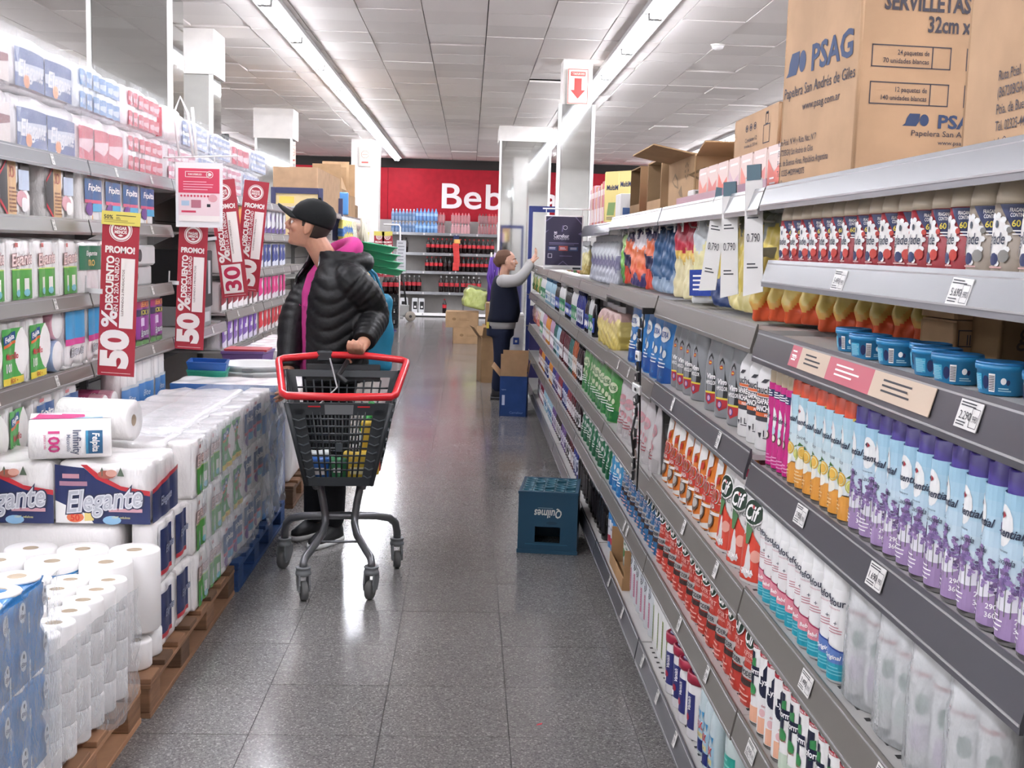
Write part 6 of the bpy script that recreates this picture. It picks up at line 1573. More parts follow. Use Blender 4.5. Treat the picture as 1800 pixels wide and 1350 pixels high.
# two large packs with big script lettering facing the camera
def big_elegante():
    w, d, h = .31, .32, .20
    a = Art(.02)
    rd = mat('#c02a34', .35)
    a.poly([(-.155, .0), (.155, .0), (.155, .10), (.06, .115), (-.02, .15), (-.06, .185), (-.155, .195)], nvy)
    a.poly([(.155, .095), (.155, .112), (.06, .127), (-.01, .165), (-.05, .196), (-.07, .196), (-.02, .15), (.06, .113)], rd, 2)
    a.poly([(-.155, .0), (-.03, .0), (-.05, .03), (-.155, .075)], WHITE, 2).ell(-.09, .02, .028, .017, mat('#e0764a', .4), 3).text('50', -.09, .02, .022, mat('#d8402a', .4), 4, .03).poly([(-.06, .008), (-.03, .01), (-.025, .035), (-.06, .035)], mat('#e6cf7a', .4), 3)
    a.ell(.03, .012, .03, .015, mat('#8ab8da', .4), 3).rect(-.13, .15, -.075, .165, mat('#c9909c', .4), 2).rect(-.14, .125, -.05, .14, mat('#a8788c', .4), 2)
    a.ell(.015, .165, .03, .014, mat('#a85a48', .5), 3).ell(.03, .17, .018, .012, mat('#d8a090', .5), 4)
    for x in (.0, .06): a.poly([(x-.012, .16), (x, .19), (x+.012, .16)], mat('#5a6a58', .5), 3)
    a.text('Elegante', .005, .085, .072, mat('#2f3450', .4), 4, .085, .3, rot=.1, w=.265).text('Elegante', .005, .085, .072, mat('#dcdde2', .3), 5, .045, .3, rot=.1, w=.255).text('Elegante', .005, .085, .072, mat('#b9bbc4', .3), 6, .005, .3, rot=.1, w=.25)
    a.rect(.02, .04, .13, .052, mat('#cf9aa4', .4), 3).text('100% celulosa', .06, .022, .008, mat('#d8d08a', .4), 3, .01, .1, w=.06)
    def bulge(p, n):
        k = 0
        if abs(n.y) > .5: k = -.010*(1-abs(math.sin(PI*(p.x+w/2)/(w/3))))
        if abs(n.x) > .5: k = -.010*(1-abs(math.sin(PI*(p.y+d/2)/(d/3))))
        return n*k+Vector((0, 0, .006*math.sin(PI*(p.x+w/2)/(w/3))*math.sin(PI*(p.y+d/2)/(d/3)) if n.z > .5 else 0))
    mb = MB(); mb.soft(w, d, h, .022, FILMW, (12, 12, 6), bulge)
    P = Proto('toilet_roll_pack', 'paper pack', mb)
    fr = lambda x, y, l: Vector((x, -d/2+.003*(1-abs(math.sin(PI*(x+w/2)/(w/3))))-.004-.0008*l, y))
    p = MB(); p.art(a, fr); P.part('print', p)
    b = Art(.02); b.poly([(-.15, .0), (.15, .0), (.15, .13), (-.15, .10)], nvy).poly([(-.15, .10), (.15, .13), (.15, .145), (-.15, .115)], rd, 2); eleg(b, 0, .06, .03, mat('#9aa0b8', .4), mat('#141c3c', .4))
    p = MB(); p.art(b, lambda x, y, l: Vector((w/2-.003*(1-abs(math.sin(PI*(x+d/2)/(d/3))))+.006+.0008*l, x, y))); P.part('side_print', p)
    return P
P_BE = big_elegante()
P_BE.place((-1.185, 3.87, .556), -.02, 'large white and navy toilet roll pack with silver script, nearest the walkway', 'large script packs')
P_BE.place((-1.50, 3.86, .556), .0, 'large white and navy toilet roll pack with silver script, cut by the picture edge', 'large script packs')
# roll packs lying on top
def lying_pair(art_top, n=2, r=.066, L=.255):
    mb = MB()
    m = mat('#f0eeee', .4, 'film'); 
    P = Proto('kitchen_roll_pack', 'paper pack', None)
    for k in range(n):
        R_ = roll_mesh(r, L, .021, film=True)
        b = MB(); b.ms = R_.ms; b.f = R_.f; b.mi = R_.mi; b.sm = R_.sm
        b.v = [(v[2]-L/2, v[0]+(k-(n-1)/2)*2*r, v[1]+r) for v in R_.v]; b.f = [f for f in R_.f]
        P.part('roll', b)
    if art_top:
        q = MB(); q.art(art_top[0], lambda x, y, l: Vector((x, -2*r*.5*n+r+(y if False else 0)-(r+.002+.0005*l)*math.cos((y-.04)/r), r+(r+.002+.0005*l)*math.sin((y-.04)/r)))); P.part('print', q)
        q = MB(); q.art(art_top[1], lambda x, y, l: Vector((x, y, 2*r+.002+.0006*l-.012*abs(math.cos(PI*y/(2*r)))))); P.part('top_print', q)
        hd = MB(); hd.add([(-L/2, -r, 2*r+.001), (L/2, -r, 2*r+.001), (L/2, 0, 2*r-.010), (-L/2, 0, 2*r-.010), (L/2, r, 2*r+.001), (-L/2, r, 2*r+.001)], [(0, 1, 2, 3), (3, 2, 4, 5)], m, True); P.part('film_bridge', hd)
    return P
s1 = Art(.008); bl_ = mat('#2f8fb8', .4); mg = mat('#c9307a', .4)
[s1.rect(.055, -.005+.008*q, .10, .003+.008*q, mat('#1f5f8a', .4), 2).rect(.048, -.005+.008*q, .056, .003+.008*q, bl_, 2) for q in range(10)]; s1.text('Felpita', .08, .035, .022, WHITE, 4, .03, .1, rot=-PI/2, w=.062)
s1.text('Infinity', .022, .035, .026, mat('#5a5f74', .4), 3, .015, 0, rot=-PI/2, w=.085).text('Maxirollo', -.004, .035, .012, mat('#6a6f84', .4), 3, .01, 0, rot=-PI/2, w=.055).text('100', -.048, .04, .034, mg, 3, .03, 0, rot=-PI/2, w=.07).text('paños x rollo', -.075, .04, .008, mg, 3, .01, 0, rot=-PI/2, w=.045)
s2 = Art(.008); s2.poly([(-.127, -.05), (.02, -.05), (.1, .0), (.1, .02), (-.127, -.03)], bl_, 2).poly([(-.127, .0), (.0, -.02), (.09, .04), (-.1, .06)], mg, 2).poly([(-.06, -.02), (.06, -.03), (.10, -.01), (.05, .02)], mat('#8fc0d8', .4), 3).rect(-.1, .02, -.03, .05, mat('#e9e2ea', .4), 4)
P_INF = lying_pair((s1, s2))
P_PLN = lying_pair(None, 1, .075, .27)
P_INF.place((-1.325, 3.82, .764), .0, 'white twin roll pack with blue and pink lettering lying on the script packs', None, rot=(0, 0, .30))
P_PLN.place((-1.325, 4.10, .768), .0, 'plain big kitchen roll lying behind the lettered twin pack', None, rot=(0, 0, -.12))
mb = MB(); mb.soft(.42, .24, .62, .03, FILMW, (8, 5, 8), lambda p, n: n*.006*math.sin(40*p.x)); obj('paper_bale', mb, None, (-1.31, 4.268, .1295), 0, 'plain white wrapped bale below the lying plain roll', 'paper bale')
mb = MB(); mb.box(-.15, -.16, 0, .15, .16, .03, FILMW, .01)
# columns of kitchen roll packs: three layers along the walkway
cols = [('script and green leaf', P_EGR, 4.20), ('script and green leaf', P_EGR, 4.435), ('bright green', P_FGR, 4.66), ('bright green', P_FGR, 4.88), ('blue and pink', P_FBL, 5.105), ('blue and pink', P_FBL, 5.34), ('silver wrapped white', bl, 5.575)]
seen = {}
for ci, (n, P, y) in enumerate(cols):
    for k in range(3):
        z = .1295+k*.2115
        seen[n] = seen.get(n, 0)+1
        q = (P if not (k == 0 and ci in (2, 3)) else P_FBL)
        q.place((-1.035-.006*((ci+k) % 2), y, z), LZ+RND.uniform(-.03, .03), '%s roll pack in the wrapped stack, column %s from the camera, %s' % (n, ORD[ci], ('bottom', 'middle', 'top')[k]), 'kitchen roll packs in the wrapped stack', sc=(1, 1, .93 if P is not P_FGR else .89))
mb = MB(); mb.soft(.40, 1.37, .62, .04, FILMW, (6, 16, 6), lambda p, n: n*.008*math.sin(28*p.y)+Vector((0, 0, .006*math.sin(44*p.x)*math.sin(50*p.y) if n.z > .5 else 0))); obj('paper_bale', mb, None, (-1.315, 5.09, .1295), 0, 'long white wrapped bale filling the back of the kitchen roll stack', 'paper bale')
film('wide clear film over the green kitchen roll stack', -.965, 4.12, 5.68, lambda u: .17+.03*math.sin(9*u), lambda u: .775, 9, 44, 16, .022, top=.34)
film('silvery loose film at the far corner of the wrapped stack', -.95, 5.3, 5.76, lambda u: .14+.05*u, lambda u: .74, 13, 20, 16, .04)
# blue pack, basins and tubs beyond
a = Art(.02); a.rect(-.27, .02, .27, .12, mat('#2a66a8', .35)).rect(-.27, .135, .27, .17, mat('#2a5f9c', .35), 1)
for k in range(5): a.text('Campanita', -.22+k*.11, .07, .022, mat('#9fc0de', .4), 3, .01, .3, w=.085)
P_CB = roll_pack('toilet_roll_pack', 'paper pack', 5, 3, 1, .112, .17, None, a)
P_CB.place((-1.245, 5.98, .59), 0, 'wide white topped pack with a blue side beyond the wrapped stack')
mb = MB(); mb.soft(.54, .30, .455, .03, mat('#3f6fa8', .35, 'film'), (6, 4, 5)); obj('paper_bale', mb, None, (-1.245, 5.98, .13), 0, 'blue wrapped bale under the wide blue sided pack', 'paper bale')
def basin(r, h, m, label, loc, sc=None, group=None):
    mb = MB(); mb.lathe([(r*.74, 0), (r*.78, .01), (r*.95, h-.02), (r*.985, h-.018), (r, h-.008), (r, h), (r*.96, h), (r*.93, h-.01), (r*.76, .015), (0, .012)], m, 36)
    o = obj('basin', mb, None, loc, 0, label, 'basin', group)
    k = MB(); k.box(-.03, -r-.006, h-.03, .03, -r*.97, h-.012, mat('#8f8f90', .4)); obj('handle', k, o)
    if sc: o.scale = sc
    return o
mb = MB(); mb.soft(.5, .5, .50, .03, FILMW, (5, 5, 5)); obj('paper_bale', mb, None, (-1.24, 6.62, .1295), 0, 'white wrapped bale under the round white basins', 'paper bale')
basin(.215, .12, mat('#e6e6e4', .3), 'lower round white plastic basin on the pallet goods', (-1.235, 6.62, .633), None, 'round white basins')
basin(.215, .12, mat('#ecebe9', .3), 'upper round white plastic basin nested in the lower one', (-1.235, 6.62, .668), None, 'round white basins')
for i, (c, z) in enumerate((('#c01f34', .60), ('#2aa88c', .665), ('#1f5fb0', .71))):
    mb = MB(); mb.lathe([(.10, 0), (.11, .01), (.135, .11), (.138, .112), (.138, .12), (.124, .12), (.10, .015), (0, .012)], mat(c, .35), 4, 1.0, 1.3, smooth=False)
    obj('plastic_tub', mb, None, (-1.43, 6.30, z), PI/4, ('red', 'turquoise', 'blue')[i]+' square plastic tub in the stack left of the white basins', 'tub', 'coloured square tubs')
mb = MB(); mb.soft(.12, .12, .47, .02, FILMW, (3, 3, 3)); obj('paper_pack', mb, None, (-1.43, 6.30, .1295), PI/4, 'white pack holding up the coloured square tubs', 'paper pack')
mb = MB(); mb.lathe([(.15, 0), (.16, .01), (.19, .16), (.2, .165), (.2, .18), (.18, .18), (.15, .015), (0, .01)], mat('#6f4f8a', .4), 4, 1, .8, smooth=False); o = obj('storage_tub', mb, None, (-1.36, 7.08, .64), PI/4, 'purple lidded storage tub behind the white basins', 'tub')
mb = MB(); mb.box(-.13, -.1, .178, .13, .1, .19, mat('#b92f3a', .4), M=Matrix.Rotation(-PI/4, 4, 'Z')); obj('lid', mb, o)
mb = MB(); mb.soft(.5, .36, .51, .03, FILMW, (4, 4, 4)); obj('paper_bale', mb, None, (-1.26, 7.08, .1295), 0, 'white wrapped bale under the purple storage tub', 'paper bale')
a = Art(.03); a.rect(-.26, .08, .26, .15, mat('#2d2f6a', .35))
for k in range(4): a.rect(-.22+k*.13, .09, -.17+k*.13, .14, mat('#c9cbe0', .4), 2)
P_NB = roll_pack('toilet_roll_pack', 'paper pack', 5, 4, 2, .108, .105, None, a)
for i, y in enumerate((7.62, 8.08, 8.54)):
    mb = MB(); mb.soft(.54, .42, .44, .03, FILMW, (4, 4, 4)); obj('paper_bale', mb, None, (-1.24, y, .1295), 0, 'white wrapped lower bale behind the basins, %s from them' % ORD[i], 'paper bale', 'lower bales behind the basins')
    P_NB.place((-1.24, y, .575), 0, 'white toilet roll pack with navy band behind the basins, %s from them' % ORD[i], 'navy banded packs')
# ------------------------------------------------------------------ far end: drinks shelf, second left run, floor clutter
dk = empty('drinks_shelf', 'grey drinks shelving under the red wall', 'shelving', (0, 0, 0))
YF = 23.72
mb = MB(); mb.box(-3.4, 24.2, .05, 3.0, 24.22, 2.0, BACKP); obj('back_panel', mb, dk)
for x in (-2.75, -1.44, -.11, 1.2): mb = MB(); mb.box(x-.02, 24.14, 0, x+.02, 24.2, 2.0, UPR); obj('upright', mb, dk)
for z in (.07, .51, .94, 1.32, 1.73):
    mb = MB(); mb.box(-3.4, YF, z-.03, 3.0, 24.19, z, BOARD); b_ = obj('shelf_board', mb, dk)
    mb = MB(); mb.prism([(YF, z+.012), (YF-.012, z-.045), (YF-.006, z-.05), (YF, z-.03)], -3.4, 3.0, RAILL if z > .1 else WHITE, 'x'); rl = obj('price_rail', mb, b_)
    for k in range(4): tag('990', False, b_, (-1.5+k*.55, YF-.012, z-.016), (-.2, 0, 0))
def drink(body, lab, cap, h, r=.044, nm='soda_bottle', cat='bottle'):
    mb = MB(); q = [(r*.9, 0), (r, .01), (r, h*.38), (r*1.0, h*.60), (r*.95, h*.66), (r*.4, h*.88), (r*.34, h*.9), (r*.36, h*.98), (r*.3, h)]
    mb.lathe(q, mat(body, .15), 12, mats=[mat(body, .15)]*2+[mat(lab, .35)]+[mat(body, .15)]*3+[mat(cap, .4)]*2)
    return Proto(nm, cat, mb)
COLA, ZERO = drink('#16090a', '#c3202c', '#b01a24', .31), drink('#140a0b', '#2a1416', '#1a1a1a', .31); COLAB = drink('#1c0d0c', '#b82430', '#c8c8c8', .34, .05)
for z, nm, n, x0 in ((1.321, 'second', 15, -.86), (.941, 'third', 15, -.88)):
    for i in range(n):
        P = COLA if not (z < 1 and i in (4, 5, 6)) else ZERO
        P.place((x0+i*.095, YF+.07, z), 0, 'red banded cola bottle on the %s shelf from the top, %s from the left' % (nm, ORD[i]), 'cola bottles on the %s drinks shelf' % nm)
        P.place((x0+i*.095, YF+.17, z), 0, 'cola bottle in the rear row of the %s drinks shelf, %s from the left' % (nm, ORD[i]), 'cola bottles in the rear row of the %s shelf' % nm)
for i, x in enumerate((-1.45, -1.34, -1.24, -1.14, -1.04, -.58, -.47, -.36, -.25, -.12, -.01, .1, .21)):
    COLAB.place((x, YF+.08, .511), 0, 'large wrapped cola bottle on the fourth drinks shelf, %s from the left' % ORD[i], 'large cola bottles on the fourth shelf')
for i in range(2): ZERO.place((-1.42+i*.1, YF+.08, 1.321), 0, ('black cola bottle alone at the far left of the second drinks shelf', 'black cola bottle beside the lone one at the far left')[i])
COLA.place((-.50, YF+.07, .071), 0, 'single cola bottle on the bottom drinks shelf')
WAT = drink('#7f97b8', '#56779f', '#dfe3e8', .24, .036, 'water_bottle'); WATB = drink('#6b98cc', '#8fb6dc', '#4a7fbe', .25, .038, 'water_bottle')
for j in range(2):
    for i in range(7): WAT.place((-1.60+i*.072, YF+.06, 1.731+j*.242), 0, 'small water bottle in the clear pack, %s row, %s from the left' % (('lower', 'upper')[j], ORD[i]), 'water bottles in the clear pack')
    for i in range(6): WATB.place((-1.10+i*.078, YF+.06, 1.731+j*.252), 0, 'bright blue water bottle, %s row, %s from the left' % (('lower', 'upper')[j], ORD[i]), 'bright blue water bottles')
CAN6 = {}
for i, (x, c, c2, n) in enumerate(((-.62, '#b8525a', '#7a1a20', 2), (-.30, '#c86a70', '#d8a0a4', 2), (-.1, '#c86a70', '#d8a0a4', 2), (.26, '#6a2a2c', '#8a3a3c', 2), (.46, '#c02a34', '#a01a24', 2))):
    for j in range(n):
        mb = MB()
        for q in range(3): mb.lathe([(.028, 0), (.031, .01), (.031, .13), (.022, .17), (.012, .2), (.012, .215)], mat(c if j else c2, .3), 10, o=(-.064+q*.064, 0, 0))
        o = obj('drink_pack', mb, None, (x, YF+.08, 1.731+j*.217), 0, 'shrink pack of small red soda bottles on the top drinks shelf, %s stack, %s' % (ORD[i], ('below', 'above')[j]), 'drink pack', 'red soda packs on the top shelf', kind=None)
        w = MB(); w.soft(.2, .072, .17, .012, mat('#d8a8ac', .2, 'clear', 0., .35), (4, 2, 3)); obj('shrink_film', w, o)
for i, x in enumerate((-1.36, -1.12, -.98)):
    mb = MB(); mb.box(-.10 if i == 0 else -.06, -.06, 0, .10 if i == 0 else .06, .06, .31, mat('#d4d4d6', .4), .012); mb.box(-.03, -.0615, .08, .05, -.06, .24, BLACK); mb.box(-.01, -.063, .11, .03, -.0615, .15, WHITE)
    obj('drink_pack', mb, None, (x, YF+.07, .071), 0, 'white and black drink pack on the bottom drinks shelf, %s from the left' % ORD[i], 'drink pack', 'white and black packs')
cs2 = empty('clip_strip', 'strip of red snack packs hanging in front of the cola bottles', 'clip strip', (-.28, YF-.04, 1.68))
mb = MB(); mb.box(-.01, -.002, -.75, .01, .002, .03, WHITE); obj('strap', mb, cs2)
mb = MB(); mb.box(-.06, -.006, -.06, .06, -.002, .02, NAVY); obj('header_card', mb, cs2)
for k in range(8): mb = MB(); mb.soft(.13, .03, .09, .012, mat('#c4302c' if k else '#d8a04a', .3, 'foil'), (4, 2, 4), o=(RND.uniform(-.02, .02), -.02, -.15-k*.08)); obj('packet', mb, cs2)
# hand pallet truck
pj = empty('pallet_truck', 'grey hand pallet truck with a black handle before the drinks shelf', 'pallet truck', (-1.2, 22.2, 0), .2)
mb = MB(); mb.tube([(0, .0, .2), (-.06, .02, .7), (-.09, .02, .98)], .018, BLACK, 8); mb.tube([(-.15, .02, 1.0), (-.09, .02, .98), (-.03, .02, 1.0)], .016, BLACK, 8); obj('handle', mb, pj)
mb = MB(); mb.box(-.16, -.05, .1, .04, .1, .32, mat('#8f8f8c', .5), .01); obj('pump_body', mb, pj)
for x in (-.62, -.3): mb = MB(); mb.box(-.9, x+.35, .06, -.1, x+.5, .11, mat('#8a8a88', .5), .01); obj('fork', mb, pj)
mb = MB(); mb.lathe([(.03, -.03), (.09, -.03), (.1, -.02), (.1, .02), (.09, .03), (.03, .03)], mat('#8d8478', .6), 20, M=Matrix.Translation((.06, -.08, .1)) @ Matrix.Rotation(PI/2, 4, 'X')); wh = obj('wheel', mb, pj)
mb = MB(); mb.lathe([(.028, -.035), (.028, .035)], BLACK, 12, M=Matrix.Translation((.06, -.08, .1)) @ Matrix.Rotation(PI/2, 4, 'X')); obj('hub', mb, wh)

# second left run of household goods
for k in range(6):
    left_bay('farther left shelving bay of household goods, %s beyond the navy frame' % ORD[k], 11.9+k*1.31, 13.2+k*1.31, [(.3, RAILW), (.72, RAILW), (1.12, RAILW), (1.5, RAILW), (1.82, RAILW)] if k < 4 else [(.3, RAILW), (.72, RAILW), (1.12, RAILW), (1.5, RAILW)], zt=1.80 if k < 4 else 1.6)
fr2 = empty('end_frame', 'navy framed header board on the left shelving behind the cap', 'frame', (-1.56, 11.85, 0))
for x in (-.46, .02): mb = MB(); mb.box(x-.025, -.02, .0, x+.025, .02, 2.04, mat('#34365a', .4), .004); obj('post', mb, fr2)
mb = MB(); mb.box(-.435, -.02, 1.98, -.005, .02, 2.04, mat('#34365a', .4)); obj('top_bar', mb, fr2)
mb = MB(); mb.box(-.435, -.005, 1.5, -.005, .005, 1.98, mat('#d9bf8a', .5)); a = Art(); a.ell(-.2, 1.8, .12, .06, mat('#b9bcc0', .4), 1, 16).ell(-.2, 1.78, .07, .03, mat('#6a7078', .4), 2, 12).rect(-.4, 1.88, -.25, 1.95, mat('#e0c24a', .5)); mb.art(a, flat((0, -.005, 0), (1, 0, 0), (0, 0, 1))); obj('board', mb, fr2)
fp = empty('end_frame', 'navy upright post with a white strip on the farther left shelving', 'frame', (-1.60, 13.9, 0))
mb = MB(); mb.box(-.06, -.02, 1.2, .06, .02, 2.02, mat('#34365a', .4), .003); obj('post', mb, fp)
mb = MB(); mb.box(-.075, -.022, 1.2, -.06, .022, 1.95, WHITE); obj('strip', mb, fp)
carton('large_carton', 'carton', .46, 2.0, .43, KRAFT, 'long pale kraft carton on top of the left shelving behind the cap', (-1.82, 13.0, 1.825), 0)
carton('large_carton', 'carton', .36, .6, .34, KRAFT2, 'kraft carton with a blue and yellow pack leaning on it, left run', (-1.80, 14.75, 1.825), 0, openf=(1.7, 1.5, 1.6, 1.2))
carton('large_carton', 'carton', .36, .9, .30, KRAFT2, 'kraft carton on the left run nearest the white column', (-1.80, 15.7, 1.825), 0, openf=(1.3, 1.5, 1.9, .4))
carton('small_carton', 'carton', .3, .5, .2, KDK, 'small dark kraft carton at the end of the left run top shelf', (-1.80, 16.6, 1.825), 0)
mb = MB(); mb.soft(.12, .06, .28, .02, mat('#4a8fd0', .35, 'foil'), (4, 3, 5)); obj('cleaning_pack', mb, None, (-1.58, 14.35, 1.835), 0, 'blue and yellow pack leaning before the kraft carton', 'pack')
hb2 = [hang_bag(b, .16, .3, .08, 80+i) for i, b in enumerate(([(.3, '#d8c25a'), (.6, '#4a7ab8'), (1.1, '#e2cf6a')], [(.5, '#e6e0d0'), (1.1, '#d2c6aa')], [(.4, '#b89a8a'), (.7, '#8a7a70'), (1.1, '#c9b8a4')], [(.4, '#5a6a4a'), (.8, '#c0b49a'), (1.1, '#a08a70')]))]
nmz = ('yellow and blue cloth pack', 'cream mop head', 'brown brush pack', 'olive brush pack')
for i in range(22):
    y = 13.9+.25*(i//2); z = (1.505, 1.125)[i % 2]; k = 0 if i < 6 else 1 if i < 10 else 2+i % 2
    hb2[k].place((-1.53, y, z), 0, '%s on the farther left run, %s shelf, place %s' % (nmz[k], ('upper', 'lower')[i % 2], ORD[i//2]), 'household packs on the farther left run', rot=(0, 0, LZ-.3))
for i in range(14):
    y = 14.2+.3*(i//2); z = (.725, .305)[i % 2]
    hb2[2+(i % 3 == 0)].place((-1.53, y, z), 0, '%s low on the farther left run, %s shelf, place %s' % (nmz[2+(i % 3 == 0)], ('third', 'fourth')[i % 2], ORD[i//2]), 'household packs low on the farther left run', rot=(0, 0, LZ-.3))
ms = MB()
for k in range(9): ms.tube([(RND.uniform(-.03, .03), RND.uniform(-.03, .03), .02), (RND.uniform(-.06, .06), RND.uniform(-.05, .05), -.2), (RND.uniform(-.07, .07), RND.uniform(-.06, .06), -.42)], .016, mat('#ddd6c2', .8, 'cloth'), 6)
obj('string_mop', ms, None, (-1.42, 15.3, 1.80), 0, 'white string mop head hanging out from the farther left run', 'mop')
for i in range(4):
    mb = MB(); mb.lathe([(.15, 0), (.165, .01), (.20, .075), (.225, .078), (.225, .09), (.19, .088), (.15, .015), (0, .012)], mat('#12935f', .35), 28, 1.25, .8)
    obj('green_tray', mb, None, (-1.20+.03*i, 14.6+.10*i, 1.40-.098*i), .9, 'bright green plastic tray sticking out behind the jacket, %s from above' % ORD[i], 'tray', 'green plastic trays', rot=(.05, .14, .3))
mb = MB()
for k in range(10): x, y = RND.uniform(-.05, .05), RND.uniform(-.05, .05); mb.tube([(x, y, 0), (x*1.6, y*1.5, .62)], .012, mat('#cdb58c', .7, 'wood'), 6)
o = obj('stick_bundle', mb, None, (-1.38, 16.0, .5), 0, 'bundle of pale wooden sticks standing on the farther left run', 'sticks')
mb = MB(); mb.lathe([(.075, 0), (.08, .35)], mat('#dedcd4', .4), 10); mb.lathe([(.12, -.5), (.12, -.01)], mat('#8a7a6a', .6), 8); obj('sleeve', mb, o)
for i, x in enumerate((-1.36, -1.22)):
    f_ = flag('70', ('left 70% discount flag with yellow top far along the left run', 'right 70% discount flag with yellow top far along the left run')[i], (x, 17.2, 1.33), (0, -.06*i, 0))
    mb = MB(); mb.box(-.078, -.005, .28, .078, -.0028, .345, YEL); obj('yellow_ticket', mb, f_)
tt = empty('display_stand', 'white tubular rail with a small white notice at the end of the left run', 'stand', (-1.05, 17.3, 0))
mb = MB(); mb.tube([(-.25, 0, 1.78), (-.02, 0, 1.78), (.0, 0, 1.74), (.0, 0, 0.0)], .012, WHITE, 8); obj('rail', mb, tt)
mb = MB(); mb.box(-.05, -.025, 1.05, .09, -.015, 1.55, mat('#c9ccd0', .5)); a = Art().lines(-.03, 1.5, .1, 9, .05, .015, mat('#8d9096', .5)); mb.art(a, flat((0, -.026, 0), (1, 0, 0), (0, 0, 1))); obj('notice', mb, tt)
for i, (x, y, c, h_) in enumerate(((-1.70, 17.6, '#8a4aa8', .2), (-1.70, 17.95, '#d8cf4a', .16))):
    mb = MB(); mb.lathe([(.08, 0), (.12, .02), (.13, h_), (.1, h_)], mat(c, .35), 14); obj('plastic_bowl', mb, None, (x, y, 1.503), 0, ('purple plastic bowl at the end of the left run', 'yellow plastic bowl at the end of the left run')[i], 'bowl')
for i in range(3):
    mb = MB(); z = i*.2
    for sx in (-1, 1): mb.box(sx*.15-.008, -.2, z, sx*.15+.008, .2, z+.19, BLACK)
    for sy in (-1, 1):
        mb.box(-.142, sy*.2-.008, z, .142, sy*.2+.008, z+.05, BLACK); mb.box(-.142, sy*.2-.008, z+.14, .142, sy*.2+.008, z+.19, BLACK)
        for q in range(5): mb.box(-.13+q*.06, sy*.2-.006, z+.05, -.11+q*.06, sy*.2+.006, z+.14, BLACK)
    mb.box(-.142, -.192, z, .142, .192, z+.01, BLACK)
    obj('bottle_crate', mb, None, (-1.42, 20.5, .001), .1, 'black bottle crate stacked at the far end of the left run, %s from the floor' % ORD[i], 'crate', 'black bottle crates')
for i in range(3): COLAB.place((-1.5+i*.1, 20.5, .601), 0, 'cola bottle standing in the black crate stack, %s from the left' % ORD[i], 'cola bottles on the crates')
dp = MB(); dp.prism([(-.14, 0), (.14, 0), (.05, .09), (-.05, .09)], -.1, .1, mat('#3a2a7a', .4)); o = obj('dustpan', dp, None, (-1.38, 19.6, .001), .2, 'purple dustpan on the floor by the black crates', 'dustpan')
mb = MB(); mb.tube([(0, 0, .08), (0, .03, .45)], .012, mat('#3a2a7a', .4), 8); obj('handle', mb, o)

# cartons on the floor before the wide mirrored column
pm_ = Art(); pm_.ell(-.12, .13, .03, .022, KDK).lines(-.04, .13, .16, 2, .02, .006, KDK)
carton('floor_carton', 'carton', .50, .4, .24, KRAFT2, 'lower kraft carton of the two on the floor before the drinks', (.02, 17.6, 0), .03, {'front': pm_})
pm2 = Art(); pm2.it = pm_.it
carton('floor_carton', 'carton', .50, .4, .24, KRAFT2, 'upper kraft carton of the two, shoved to the left', (-.09, 17.6, .2455), -.02, {'front': pm2})
mb = MB(); mb.soft(.34, .26, .30, .04, mat('#b9c46a', .25, 'film'), (8, 6, 7), lambda p, n: n*.012*math.sin(50*p.x)*math.sin(50*p.z)); o = obj('bottle_pack', mb, None, (.06, 17.5, .51), .2, 'green yellow wrapped bottle pack tilted on the floor cartons', 'bottle pack', rot=(0, .22, .2)); o.location.z = .545
mb = MB(); mb.box(-.13, -.1, .3, .13, .1, .34, mat('#6f7a58', .3)); obj('dark_caps', mb, o)
for i, (x, y, w_, h_) in enumerate(((.33, 15.6, .26, .42), (.36, 15.62, .24, .3))):
    carton('floor_carton', 'carton', w_, .3, h_, KDK if i else KRAFT2, ('brown floor carton standing behind the woman', 'dark carton stacked on the brown one behind the woman')[i], (x, y, 0 if i == 0 else .426), 0)
carton('floor_carton', 'carton', .34, .3, .50, KDK, 'tall open brown carton on the floor behind the woman', (.30, 12.6, 0), .15, openf=(2.2, 2.4, 2.2, 1.9))
pb = empty('mop_display', 'purple mop and broom heads hanging behind the woman', 'mop', (.34, 14.6, 0))
for k in range(4):
    mb = MB(); x = -.06+k*.045
    mb.tube([(x, 0, 0), (x, 0, 1.42)], .010, mat('#b9a0c0' if k % 2 else '#cfc6b6', .4), 6); obj('handle', mb, pb)
    mb = MB()
    for q in range(6): mb.tube([(x, 0, 1.36), (x+RND.uniform(-.05, .05), RND.uniform(-.05, .05), 1.1), (x+RND.uniform(-.05, .05), RND.uniform(-.05, .05), .8)], .018, mat('#5f3f94', .7, 'cloth'), 6)
    obj('mop_head', mb, pb)
wb_ = empty('waste_bin', 'white bin with a small blue badge between the woman and the shelf', 'bin', (.50, 11.75, 0))
mb = MB(); mb.lathe([(.09, 0), (.11, .75), (.115, .76), (.115, .8), (.1, .82)], WHITE, 4, smooth=False, M=Matrix.Rotation(PI/4, 4, 'Z')); obj('body', mb, wb_)
mb = MB(); mb.box(-.03, -.092, .5, .03, -.08, .57, mat('#2a4a9c', .4)); mb.box(-.012, -.0935, .52, .012, -.092, .545, WHITE); obj('badge', mb, wb_)
